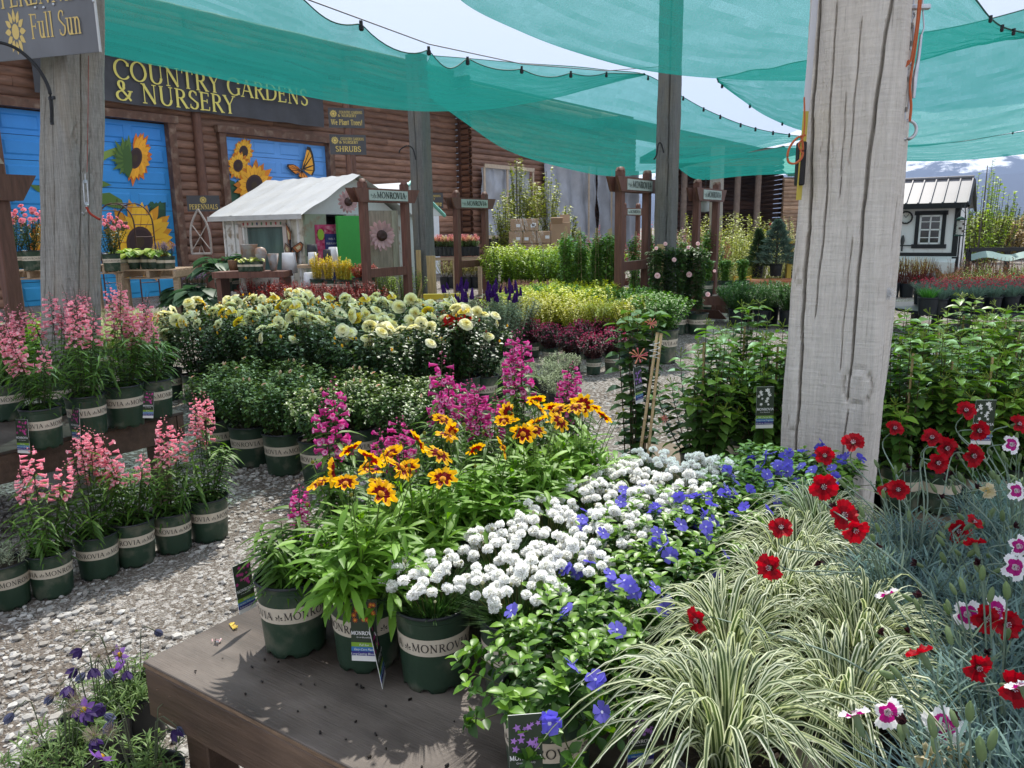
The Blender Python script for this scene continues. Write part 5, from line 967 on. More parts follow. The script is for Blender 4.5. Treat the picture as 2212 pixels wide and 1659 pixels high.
# ------------------------------------------------------------------ red-stained name frames
FRX = A([.555, .832, 0.]); FRY = A([.832, -.555, 0.])
def frame_recipe(H=2.5, w=1.05, th=.125, shelf=False, foot=True):
    it = []; g = MB()
    g.box((0, 0, H/2), (th, th, H), None, bevel=.008); g.lathe([(th*.7, H), (th*.5, H+.05), (.001, H+.06)], 4); pm_ = g.mesh('post', REDWOOD)
    it.append(part('post', pm_, (0, 0, 0))); it.append(part('post', pm_, (w, 0, 0)))
    for s in (-1, 1):
        g = MB(); z0, z1, e0, e1 = H-.33, H-.1, .16, .3; V = [(-e0, 0, z0), (w+e0, 0, z0), (w+e1, 0, z1), (-e1, 0, z1)]; y = s*(th/2+.022)
        P = [(x, y-.02, z) for x, _, z in V]+[(x, y+.02, z) for x, _, z in V]; g.add(P, [[0, 1, 2, 3], [7, 6, 5, 4], [0, 4, 5, 1], [1, 5, 6, 2], [2, 6, 7, 3], [3, 7, 4, 0]]); ch = []
        if s < 0:
            n = MB(); n.box((w/2, y-.026, (z0+z1)/2), (w*.93, .01, .17), None, (.42, .5, .45)); flat_text(n, 'MONROVIA', (w/2, y-.031, (z0+z1)/2-.045), (1, 0, 0), (0, 0, 1), (0, -1, 0), .1, (.02, .03, .025), center=True, emblem=True, thick=.2, thin=.09, squeeze=.98, lift=.002)
            for x in (-1, 1):
                for k in range(6): a = k*1.047; n.poly([(w/2+x*w*.42+.008*math.cos(a)+.012*math.cos(q), y-.033, (z0+z1)/2+.012*math.sin(a)*1.+.012*math.sin(q)) for q in np.arange(5)*1.257], (.2, .28, .24))
            ch = [part('name_plate', n.mesh('name_plate', COLORED))]
        it.append(part('header_board', g.mesh('header_board', REDWOOD), ch=ch))
    g = MB(); g.box((w/2, -th*.2, .98), (w-th, .05, .15)); g.box((w/2, th*.2, .98), (w-th, .045, .12)); it.append(part('cross_bar', g.mesh('cross_bar', REDWOOD)))
    if foot:
        g = MB()
        for x in (-.0, w):
            P = []
            for yy in (-.02, .02): P += [(x+th/2+.022+yy, -.62, 0), (x+th/2+.022+yy, .5, 0), (x+th/2+.022+yy, .42, .16), (x+th/2+.022+yy, -.46, .16)]
            g.add(P, [[0, 1, 2, 3], [7, 6, 5, 4], [0, 4, 5, 1], [1, 5, 6, 2], [2, 6, 7, 3], [3, 7, 4, 0]])
        it.append(part('foot_board', g.mesh('foot_board', REDWOOD)))
    return it
FR = frame_recipe(); RF = math.atan2(.832, .555)
def place_frame(x, y, Y, label, H=2.5, sc=None, rz=RF):
    p = D(x, y, Y); s = p[2]/H; inst(FR, 'name_frame', label, 'sign frame', (p[0], p[1], 0), rz, s if sc is None else sc, 'red stained name frames between the rows')
place_frame(782, 393, 12.2, 'red stained name frame in front of the little white shed')
place_frame(985, 417, 15.3, 'red stained name frame between the slender post and the cardboard boxes')
place_frame(1340, 368, 12.2, 'tallest red stained name frame, left of the dark post with the long split')
place_frame(1507, 394, 13.2, 'red stained name frame farthest right, by the potted conifers')
place_frame(1348, 442, 21., 'small distant name frame seen through the tallest one')
_p = D(-14, 352, 6.0); _q = A([math.cos(RF), math.sin(RF)])*1.05*_p[2]/2.5; inst(FR, 'name_frame', 'red stained name frame cut off by the left edge of the view', 'sign frame', (_p[0]-_q[0], _p[1]-_q[1], 0), RF, _p[2]/2.5, 'red stained name frames between the rows')
# ------------------------------------------------------------------ little white shed with a tarp roof
def shed1():
    K = D(660, 560, 13.9); K[2] = 0; e = empty('tarp_shed', 'little white painted shed with a white tarp roof and a green door', 'shed', K); R_ = A([-E2, E1, UZ]).T   # local x along the wall to the left, y back
    def T(P): return A(P)@A([-E2, E1, UZ])+K
    W_, Dp, H, Hr = 2.2, 2.5, 1.86, 2.57
    def bx(g, c, s, col=(1, 1, 1), mi=0): g.box(T([c])[0], s, A([-E2, E1, UZ]).T, col, mi)
    PW = mat('peeling_white_paint', None, .7, nscale=6, namp=.1, col2=(.3, .24, .17), c2scale=7., c2pos=(.52, .68))
    g = MB(); wc = (.5, .5, .47)
    bx(g, (.2, 0, H/2), (.4, .08, H), (.62, .58, .48)); bx(g, (W_-.35, 0, H/2), (.7, .08, H), wc); bx(g, (1.05, 0, .35), (1.3, .08, .7), wc); bx(g, (1.05, 0, H-.08), (1.3, .08, .16), wc)
    for x in (.08, .3, W_-.62, W_-.32, W_-.05):
        bx(g, (x, -.05, H/2), (.05, .03, H), (.74, .73, .7))
    for x in (W_-.48, W_-.2): bx(g, (x, -.05, 1.35), (.18, .02, .7), (.7, .7, .68)); bx(g, (x, -.05, .5), (.18, .02, .7), (.7, .7, .68))
    bx(g, (W_, Dp/2, H/2), (.08, Dp, H), wc); bx(g, (W_/2, Dp, H/2), (W_, .08, H), wc)
    bx(g, (-.01, .25, H/2), (.08, .5, H), (.3, .36, .27)); bx(g, (-.01, 1.75, H/2), (.08, 1.5, H), (.5, .5, .46))
    sub(link('wall', g.mesh('wall', PW)), e)
    g = MB(); V = T([(-.0, 0, H), (-.0, Dp, H), (-.0, Dp/2, Hr), (W_, 0, H), (W_, Dp, H), (W_, Dp/2, Hr)]); g.add(V, [[0, 1, 2]], (.66, .68, .68)); g.add(V, [[3, 5, 4]], (.66, .68, .68)); sub(link('gable', g.mesh('gable', COLORED)), e)
    g = MB(); nx, ny = 40, 26; ov = .22
    for sgn in (0, 1):
        P = np.zeros((ny, nx, 3))
        for j in range(ny):
            for i in range(nx):
                u = -ov+(W_+2*ov)*i/(nx-1); v = j/(ny-1); y = -ov+(Dp/2+ov)*v; z = H-.0+(Hr+.03-H)*v; sagx = -.022*abs(math.sin(u*5.5))+.007*math.sin(u*23+v*9)+.008*math.sin(v*14+u*5)
                P[j, i] = (u, y if sgn == 0 else Dp-y, z+sagx)
        P = P.reshape(-1, 3)@A([-E2, E1, UZ])+K; g.grid(P.reshape(ny, nx, 3))
    P = [[(-ov+(W_+2*ov)*i/39, -ov-.005+.01*math.sin(i), H-.0-d) for i in range(40)] for d in (0, .09+.0)]; g.grid((A(P).reshape(-1, 3)@A([-E2, E1, UZ])+K).reshape(2, 40, 3)); 
    sub(link('tarp_roof', g.mesh('tarp_roof', mat('white_tarp', (.52, .53, .52), .35, nscale=3, namp=.08, bump=.4, bscale=8))), e)
    g = MB(); x0, x1, z0, z1 = .46, 1.62, .72, 1.66
    for (c, s) in (((1.04, -.05, z1+.05), (1.34, .05, .12)), ((1.04, -.05, z0-.05), (1.34, .05, .12)), ((x0-.04, -.05, 1.19), (.1, .05, 1.05)), ((x1+.04, -.05, 1.19), (.1, .05, 1.05))): bx(g, c, s, (.58, .5, .45))
    for k in range(9): bx(g, (.5+k*.13, -.08, z1+.05), (.03, .01, .05), random.choice([(.4, .05, .05), (.1, .2, .1), (.05, .08, .2)]))
    w = sub(link('window', g.mesh('window', COLORED)), e); g = MB(); bx(g, (1.04, -.02, 1.19), (1.17, .01, .94)); p = link('pane', g.mesh('pane', mat('film_pane', (.1, .16, .15), .18, nscale=2, namp=.5, stretch=(2, 2, .5), spec=.6))); p.parent = w
    g = MB(); bx(g, (-.22, .98, 1.02), (.05, .78, 1.62), (.06, .42, .08)); bx(g, (-.26, 1.28, 1.0), (.03, .03, .2), (.01, .01, .01)); d = sub(link('door', g.mesh('door', COLORED)), e)
    g = MB(); bx(g, (-.065, .5, 1.15), (.02, .58, 1.05), (.5, .06, .16)); 
    for k in range(120): y, z = random.uniform(.23, .77), random.uniform(.64, 1.66); bx(g, (-.077-k*.00002, y, z), (.004, .05, .05), random.choice([(.55, .12, .22), (.35, .02, .08), (.62, .25, .32)]))
    bx(g, (-.09, .56, 1.06), (.02, .3, .9), (.035, .05, .19)); 
    for s_, z, q in (('WIN A', 1.4, .055), ('FREE PLANT!', 1.32, .05), ('Country Gardens', 1.18, .03), ('Nursery', 1.12, .03), ('enter here', .98, .03)): plain_text(g, s_, T([(-.102, .56, z)])[0], E1, UZ, E2, q, (.7, .7, .75), shear=0)
    g.poly([T([(-.105, .3+.08*math.cos(a), 1.5+.1*math.sin(a))])[0] for a in np.linspace(0, 6.28, 13)[:-1]], (.3, .5, .05)); sub(link('poster', g.mesh('poster', COLORED)), e)
    # painted metal butterfly hung on the wall
    g = MB(); c0 = A([.22, -.11, 1.28])
    for pts, col in (([(0, 0), (-.02, .3), (.06, .42), (.13, .5), (.1, .25), (.08, .05)], (.33, .12, .05)), ([(0, 0), (-.28, .12), (-.36, .06), (-.3, -.05), (-.14, -.12)], (.36, .13, .05)), ([(0, 0), (-.14, -.14), (-.15, -.3), (-.06, -.33), (.02, -.16)], (.4, .16, .07)), ([(.02, 0), (.18, .1), (.22, -.02), (.16, -.14), (.06, -.12)], (.3, .18, .12))):
        for s, cc in ((1, (.03, .02, .015)), (.82, col), (.42, (.6, .52, .3))): cx, cz = np.mean(pts, 0); g.poly([T([(c0[0]+(cx+(x-cx)*s)*.9, c0[1]-.004*(2-s*1.5), c0[2]+(cz+(z-cz)*s)*.9)])[0] for x, z in pts], cc)
    g.tubes([[T([(c0[0], c0[1]-.02, c0[2]-.14)])[0], T([(c0[0]+.01, c0[1]-.02, c0[2]+.14)])[0]]], .018, (.03, .02, .02)); tag(link('metal_butterfly', g.mesh('metal_butterfly', COLORED)), 'rusty metal butterfly ornament on the white shed wall', 'ornament')
    return K, T
K1, T1 = shed1()
def metal_sunflower(c, R, nn, label):
    g = MB(); M = align(nn)
    for lay in (0, 1):
        for k in range(15): a = (k+.5*lay)*2*math.pi/15; r = A([.3, .6, .85, 1])*R*(1-.15*lay); P = np.stack([r*math.cos(a), r*math.sin(a), (.02+.05*lay)*r/R+0*r], -1); g.ribbons(P[None], (A([.06, .13, .11, .02])*R*1.1)[None], A([[-math.sin(a), math.cos(a), 0]]), A([.55, .36, .36])*random.uniform(.8, 1.15), (-1, 0, 1), .3)
    g.lathe([(R*.36, .02), (R*.3, .08), (R*.15, .09), (.001, .08)], 16, (.05, .025, .02)); h = MB(); h.merge(g, M, c); tag(link('metal_sunflower', h.mesh('metal_sunflower', COLORED)), label, 'ornament')
metal_sunflower(D(750, 436, 13.6), .2, nrm(E2+A([0, -.3, 0])), 'pink metal sunflower high on the white shed gable'); metal_sunflower(D(823, 509, 13.6), .27, nrm(E2+A([0, -.5, 0])), 'larger pink metal sunflower low on the weathered board, seen through the name frame')
# weathered door board + second shed behind
g = MB(); c = D(822, 520, 13.9); c[2] = .95; g.box(c, (.75, .05, 1.9), Rz(.75), (.3, .27, .21)); 
for k in (-.3, .3): g.box(c+A([math.cos(.75)*k, math.sin(.75)*k-.03, 0]), (.1, .05, 1.9), Rz(.75), (.33, .33, .25))
tag(link('old_door', g.mesh('old_door', mat('old_boards', None, .8, nscale=7, namp=.35, stretch=(3, 3, .5)))), 'weathered old door standing behind the left name frame', 'door')
e = empty('teal_shed', 'second white shed with pale teal roof trim behind the tarp shed', 'shed', K1+E1*3.3-E2*1.35); g = MB(); c = K1+E1*3.3-E2*1.35; MM = A([-E2, E1, UZ]).T
g.box(c+UZ*.95, (1.9, 1.6, 1.9), MM, (.55, .6, .58)); sub(link('wall', g.mesh('wall', COLORED)), e); g = MB(); V = A([(-1.05, -1.1, 1.86), (1.05, -1.1, 1.86), (1.05, 0, 2.55), (-1.05, 0, 2.55), (-1.05, 1.1, 1.86), (1.05, 1.1, 1.86)])@A([-E2, E1, UZ])+c; g.add(V, [[0, 1, 2, 3], [3, 2, 5, 4]], (.7, .72, .72)); g.tubes([[V[0], V[3], V[4]]], .05, (.2, .5, .42), n=4); g.add(V, [[0, 3, 4], [1, 5, 2]], (.66, .68, .66)); sub(link('roof', g.mesh('roof', COLORED)), e)
# ------------------------------------------------------------------ white coop shed at the right
def coop():
    K = G(2060, 620); e = empty('coop_shed', 'white board shed with a silver metal roof and black trimmed windows', 'shed', K)
    def T(P): return A(P)@A([-E2, E1, UZ])+K
    def bx(g, c, s, col=(1, 1, 1), mi=0): g.box(T([c])[0], s, A([-E2, E1, UZ]).T, col, mi)
    L, Dp, H, zr = 3.45, 2.2, 2.05, 2.6; Wt, Bk = (.78, .78, .77), (.012, .013, .015); g = MB(); n = 11
    for k in range(n): bx(g, ((k+.5)*L/n, 0, (.75+H)/2), (L/n-.006, .05, H-.75), Wt); bx(g, ((k+.5)*L/n, -.0, .42), (L/n-.006, .05, .62), A(Wt)*.97)
    bx(g, (L/2, .06, .2), (L, .03, .4), (.7, .7, .68)); bx(g, (0.02, Dp/2, (.1+H)/2), (.05, Dp, H-.1), Wt)
    V = T([(0, 0, H), (0, Dp, H-.1), (0, .75, zr)]); g.add(V, [[0, 1, 2]], Wt); bx(g, (L, Dp/2, (.1+H)/2), (.05, Dp, H-.1), Wt); sub(link('wall', g.mesh('wall', mat('board_paint', None, .55, nscale=2, namp=.06))), e)
    g = MB(); bx(g, (.06, -.035, (.75+H)/2), (.12, .02, H-.75), Bk); bx(g, (L/2, -.04, .78), (L, .03, .09), Bk); bx(g, (.02, -.1, .4), (.14, .14, .66), Bk); bx(g, (-.02, .1, .8), (.03, .1, 1.3), Bk); sub(link('trim', g.mesh('trim', COLORED)), e)
    g = MB()                                              # sloped nest-box lid along the foot
    P = T([(-.0, -.05, .74), (L, -.05, .74), (L, -.4, .6), (0, -.4, .6)]); g.add(P, [[0, 1, 2, 3]], (.7, .71, .7)); bx(g, (L/2, -.38, .45), (L, .04, .32), (.72, .72, .7)); sub(link('nest_box', g.mesh('nest_box', COLORED)), e)
    g = MB(); N = 15
    def slope(x0, x1, z): return [(x0, -.32, H-.06+z), (x1, -.32, H-.06+z), (x1, .75, zr+z), (x0, .75, zr+z)]
    g.add(T(slope(-.15, L+.1, 0)), [[0, 1, 2, 3]]); g.add(T([(-.15, .75, zr), (L+.1, .75, zr), (L+.1, Dp+.2, H-.15), (-.15, Dp+.2, H-.15)]), [[0, 1, 2, 3]])
    for k in range(N):
        x = -.14+(L+.22)*k/(N-1); V = T([(x-.02, -.325, H-.055), (x+.02, -.325, H-.055), (x+.02, .75, zr+.005), (x-.02, .75, zr+.005), (x-.012, -.325, H-.02), (x+.012, -.325, H-.02), (x+.012, .75, zr+.04), (x-.012, .75, zr+.04)]); g.add(V, [[4, 5, 6, 7], [0, 4, 7, 3], [1, 2, 6, 5], [0, 1, 5, 4]])
    g.tubes([T([(-.16, .75, zr+.03), (L+.1, .75, zr+.03)])], .045, n=6); r_ = sub(link('roof', g.mesh('roof', mat('ribbed_metal', (.2, .195, .21), .5, nscale=2, namp=.1))), e)
    g = MB(); bx(g, (L/2-.02, -.34, H-.11), (L+.25, .05, .13), Bk); V = T([(-.16, -.36, H-.13), (-.16, .75, zr-.03), (-.16, Dp+.2, H-.2)]); g.tubes([V], .04, Bk, n=4); sub(link('fascia', g.mesh('fascia', COLORED)), e)
    for x in (.62, 1.95):
        g = MB(); w, h, z = .58, .8, 1.38
        for c, s in (((x, -.04, z+h/2), (w+.14, .04, .1)), ((x, -.04, z-h/2), (w+.18, .05, .1)), ((x-w/2, -.04, z), (.08, .04, h)), ((x+w/2, -.04, z), (.08, .04, h))): bx(g, c, s, Bk)
        for c, s in (((x, -.05, z), (.03, .03, h-.1)), ((x, -.05, z), (w-.1, .03, .035)), ((x, -.05, z+.19), (w-.1, .02, .02)), ((x, -.05, z-.19), (w-.1, .02, .02)), ((x-w/2+.07, -.05, z), (.04, .03, h-.1)), ((x+w/2-.07, -.05, z), (.04, .03, h-.1)), ((x, -.05, z+h/2-.07), (w-.1, .03, .04)), ((x, -.05, z-h/2+.07), (w-.1, .03, .04))): bx(g, c, s, (.75, .76, .76))
        wn = sub(link('window', g.mesh('window', COLORED)), e); g = MB(); bx(g, (x, -.031, z), (w-.1, .004, h-.1)); p = link('pane', g.mesh('pane', mat('dark_glass', (.02, .025, .03), .08, nscale=3, namp=.3, spec=.8))); p.parent = wn
    g = MB(); c = T([(1.17, -.06, 1.68)])[0]; M = align(-E1); h = MB(); h.lathe([(.001, 0), (.13, 0), (.13, .01)], 24, (.72, .72, .68)); h.lathe([(.125, 0), (.125, .03), (.16, .03), (.16, 0)], 24, (.02, .018, .018))
    for a, l in ((.9, .1), (2.2, .08)): h.box((math.cos(a)*l/2, math.sin(a)*l/2, .014), (l, .012, .006), Rz(a), (.02, .02, .02))
    for k in range(12): a = k*math.pi/6; h.box((.12*math.cos(a), .12*math.sin(a), .013), (.022, .008, .004), Rz(a), (.05, .05, .05))
    g.merge(h, M, c); tag(link('wall_clock', g.mesh('wall_clock', COLORED)), 'round black rimmed clock on the white board shed', 'clock')
    g = MB(); c = T([(1.2, -.07, 1.0)])[0]; g.tubes([[c-(-E2)*.22, c-E2*.22]], .015, (.02, .02, .02), n=5); g.tubes([[c-UZ*.14, c+UZ*.12]], .02, (.02, .02, .02), n=5); g.tubes([[c+UZ*.02, c+UZ*.12, c+UZ*.2, c+UZ*.25]], [[.03, .05, .035, .02]], (.05, .05, .05), n=7); tag(link('bird_ornament', g.mesh('bird_ornament', COLORED)), 'small black perching bird ornament on the white shed wall', 'ornament')
    b = D(2074, 490, 17); g = MB(); g.lathe([(.02, .16), (.13, .14), (.05, .2), (.01, .22)], 12, (.02, .06, .045), c=b); g.lathe([(.07, .13), (.07, -.16)], 12, (.5, .5, .46), c=b); g.lathe([(.001, -.18), (.1, -.17), (.1, -.2), (.001, -.2)], 12, (.02, .06, .045), c=b)
    for z, s in ((.03, 1), (-.06, -1), (-.12, 1)): g.tubes([[b+A([-.13, 0, z]), b+A([.13, 0, z])]], .006, (.03, .03, .03), n=4); g.box(b+A([s*.03, -.06, z+.03]), (.05, .04, .04), None, (.04, .03, .02))
    g.tubes([crom([b+A([-.1, 0, .15]), b+A([-.1, 0, .25]), b+A([0, 0, .36]), b+A([.1, 0, .25]), b+A([.1, 0, .15])], 16)], .005, (.03, .03, .03), n=4); tag(link('bird_feeder', g.mesh('bird_feeder', COLORED)), 'tube bird feeder with a dark green cap by the white shed corner', 'bird feeder')
    g = MB(); g.tubes([[b+A([0, .02, .36]), b+A([0, .02, .48]), b+A([.06, .02, .5]), b+A([.1, .02, .3]), b+A([.1, .02, -1.3]), A([b[0]+.1, b[1]+.02, 0])]], .012, n=5); tag(link('feeder_pole', g.mesh('feeder_pole', METAL_D)), 'thin dark pole that carries the bird feeder', 'pole')
coop()
# ------------------------------------------------------------------ display benches
BENCHW = mat('stained_bench_wood', (.1, .062, .042), .5, nscale=2.6, namp=.5, stretch=(1, 7, 7), bump=.35, bscale=14, bstretch=(.6, 8, 8), col2=(.19, .125, .085), c2scale=2.2, c2pos=(.45, .75))
BENCHT = mat('worn_bench_top', (.07, .053, .042), .55, nscale=3.2, namp=.5, stretch=(1, 4, 1), bump=.25, bscale=22, bstretch=(.6, 9, 1), col2=(.16, .135, .115), c2scale=2.6, c2pos=(.42, .68), spec=.4)
EDGE = mat('worn_board_edge', (.2, .13, .08), .7, nscale=20, namp=.5, stretch=(1, 6, 6))
C0 = A([-.976, 1.831, 0.]); ZB = .457
def bench(label, org, L2, L1, z, legs=True, group='stained wooden display benches'):
    """org = near left corner, L2 along E2, L1 along E1"""
    e = empty('display_bench', label, 'bench', org+E2*L2/2+E1*L1/2, ROT, group); g = MB(); hx, hy = L2/2, L1/2
    g.box((0, 0, z-.009), (L2, L1, .018), None, bevel=.002); it = g.box((0, -hy+.0005, z-.0105), (L2*.999, .004, .009), None, mi=1); link('top', g.mesh('top', [BENCHT, EDGE]), e)
    g = MB(); g.box((0, -hy+.019, z-.018-.07), (L2-.006, .038, .14), None, mi=0, bevel=.004)
    for s, n in ((0, None),):
        for x in (-hx+.055, -hx+.11): 
            for zz in (-.045, -.115): g.lathe([(.004, 0), (.001, .0005)], 8, (.3, .2, .12), mi=1, c=(x, -hy-.0, z-.018+zz))
    link('front_board', g.mesh('front_board', [BENCHW, EDGE]), e)
    for x in (-hx+.022, hx-.022): g = MB(); g.box((x, 0, z-.018-.07), (.038, L1-.09, .14), None, bevel=.004); link('side_board', g.mesh('side_board', BENCHW), e)
    g = MB(); g.box((0, hy-.022, z-.088), (L2-.006, .038, .14), None); link('back_board', g.mesh('back_board', BENCHW), e)
    for x in (-hx+.13, hx-.13):
        for y in (-hy+.09, hy-.1): g = MB(); g.box((x, y, (z-.02)/2), (.09, .09, z-.02), None, bevel=.004); link('leg', g.mesh('leg', BENCHW), e)
    return e
bench('front dark stained display bench crowded with flower pots', C0, 2.6, 1.85, ZB)
SZ = .55; sL = G(27, 986, SZ); sR = G(335, 931, SZ); sd_ = nrm(sR-sL); 
bench('dark stained bench behind the pink flowers at the left edge', sL-sd_*.55-A([0, 0, SZ])-E2*1.2, 1.2, 1.5, SZ)
# ------------------------------------------------------------------ proto plants
PINK, MAG = (.86, .36, .45), (.6, .07, .32)
pen_pink = [[POT]+on(.165, penstemon(PINK, h_, 8, .14, n_, sz=1.5, throat=(.92, .8, .78))) for n_, h_ in ((4, .5), (5, .44), (3, .47))]
pen_mag = [[POT]+on(.165, penstemon(MAG, h_, 8, .11, n_, sz=1.5, throat=(.85, .6, .75))) for n_, h_ in ((2, .42), (3, .35))]
pen_few = [POT]+on(.165, penstemon(MAG, .3, 6, .09, 1, sz=1.1, throat=(.85, .6, .75)))
cor = [[POT]+on(.17, coreopsis(n_, 5)) for n_ in (9, 8, 4)]
arm = [[POT]+on(.175, armeria(n_, h_)) for n_, h_ in ((38, .13), (42, .14), (44, .135))]
vin = [[POT]+on(.185, vinca(n_)) for n_ in (11, 10, 13)]
sed = [[POT_PLAIN]+on(.17, sedge()) for _ in range(3)]
dia = [[POT_PLAIN]+on(.16, dianthus(a, b, 11, 2)) for a, b in ((1, 0), (0, 1), (0, 0))]
def bp(a, b, z=ZB): return C0+E2*a+E1*b+A([0, 0, z])
def put(rec, name, label, cat, a, b, grp, rz=None, sc=1., z=ZB): return inst(rec, name, label, cat, bp(a, b, z), random.random()*6.28 if rz is None else rz, sc, grp)
FACE = -1.05     # rotation that turns a band's lettering towards the viewer
B_ = lambda: random.uniform(-.012, .012)
# penstemon column
put(pen_few, 'potted_penstemon', 'green pot with one leafy penstemon, nearest the bare left corner of the front bench', 'potted plant', .275, .275, 'magenta penstemons on the front bench', 2.35)
g = MB(); 
for i, b in enumerate((.49, .69, .89, 1.09, 1.29, 1.49)): put(pen_mag[i % 2], 'potted_penstemon', f'magenta penstemon, {ORD[i+1]} plant back in its row on the front bench', 'potted plant', .22+.03*i+B_(), b+.03, 'magenta penstemons on the front bench', sc=1.+.02*i)
for i, b in enumerate((1.05, 1.35)): put(pen_mag[(i+1) % 2], 'potted_penstemon', f'magenta penstemon in the outer file at the bench back, {ORD[i]} from the front', 'potted plant', .06+.02*i, b+.3, 'magenta penstemons on the front bench')
# coreopsis column
put(cor[0], 'potted_coreopsis', 'yellow and maroon coreopsis in the front pot of the bench', 'potted plant', .49, .33, 'coreopsis on the front bench', 1.1)
for i, (a, b) in enumerate(((.47, .56), (.5, .79), (.55, 1.02), (.6, 1.25))): put(cor[(i+1) % 3], 'potted_coreopsis', f'yellow and maroon coreopsis, {ORD[i+1]} plant back in its row', 'potted plant', a, b, 'coreopsis on the front bench')
# armeria
put(arm[0], 'potted_armeria', 'white sea thrift in the clean green pot at the very front of the bench', 'potted plant', .692, .356, 'white sea thrifts on the front bench', FACE+.78); put(arm[1], 'potted_armeria', 'white sea thrift tucked between the front thrift pot and the blue periwinkle', 'potted plant', .9, .42, 'white sea thrifts on the front bench')
k = 0
for i, b in enumerate((.6, .82, 1.04, 1.26, 1.48)):
    for a in ((.73, .94) if i < 3 else (.78, .98)): put(arm[(i+k) % 3], 'potted_armeria', f'white sea thrift in the {"left" if k % 2 == 0 else "right"} file of its bed, {ORD[i+1]} plant back', 'potted plant', a+B_(), b+B_(), 'white sea thrifts on the front bench'); k += 1
# vinca
put(vin[0], 'potted_periwinkle', 'big trailing blue periwinkle in the nearest green pot with a hanging tag', 'potted plant', 1.12, .19, 'blue periwinkles on the front bench', FACE+.25); k = 0
put(vin[1], 'potted_periwinkle', 'blue periwinkle just behind the nearest one, left of the striped grass', 'potted plant', 1.08, .42, 'blue periwinkles on the front bench')
for i, b in enumerate((.63, .85, 1.07, 1.3, 1.52, 1.72)):
    for a in ((1.14, 1.0) if i in (1, 2) else (1.15,) if i < 4 else (1.12, 1.3)): put(vin[(i+k) % 3], 'potted_periwinkle', f'blue periwinkle {"at the left" if a < 1.05 else "at the right" if a > 1.2 else "in the middle"} of its bed, {ORD[i+2]} plant back', 'potted plant', a+B_(), b+B_(), 'blue periwinkles on the front bench'); k += 1
# sedge
for i, (a, b) in enumerate(((1.47, .2), (1.38, .5), (1.41, .76), (1.38, 1.0), (1.39, 1.26), (1.62, .42), (1.6, .68))): put(sed[i % 3], 'potted_striped_grass', ['cream striped arching grass nearest the viewer beside the periwinkle tag', 'cream striped grass, second plant back in its row', 'cream striped grass, third plant back in its row', 'cream striped grass, fourth plant back in its row', 'farthest cream striped grass, at the foot of the pale post', 'cream striped grass right of the main row, nearer one', 'cream striped grass right of the main row, farther one'][i], 'potted plant', a, b, 'striped grasses on the front bench', sc=1.08 if i == 0 else 1)
# dianthus
k = 0; DL = []
for i, b in enumerate((.0, .23, .46, .69, .92, 1.15, 1.4, 1.62)):
    for j, a in enumerate((1.66, 1.87, 2.08, 2.3)):
        if (i > 5 and j < 1) or (i < 4 and j == 0): continue
        v = 1 if (j >= 1 and i < 3 and (i+j) % 2) else 0 if (i+j) % 3 else 2
        DL.append((bp(a, b), put(dia[v], 'potted_dianthus', f'blue grey dianthus, {["first", "second", "third", "fourth"][j]} file right of the striped grass, {ORD[i]} plant back', 'potted plant', a+B_(), b+B_(), 'red and white dianthus on the front bench', sc=1.02))); k += 1
HF = {'r': [dianthus_flower(True, .030).mesh('flower', PETAL) for _ in range(4)], 'w': [dianthus_flower(False, .029).mesh('flower', PETAL) for _ in range(3)], 'd': dead_flower().mesh('dead_flower', PETAL), 'c': disc_flower(5, .026, .45, .2, 5, ((.1,), (.4,), (.8,), (1,)), [(.5, .4, .2), (.6, .52, .33), (.62, .55, .4)], .5, .35, 12, 1.2).mesh('flower', PETAL)}
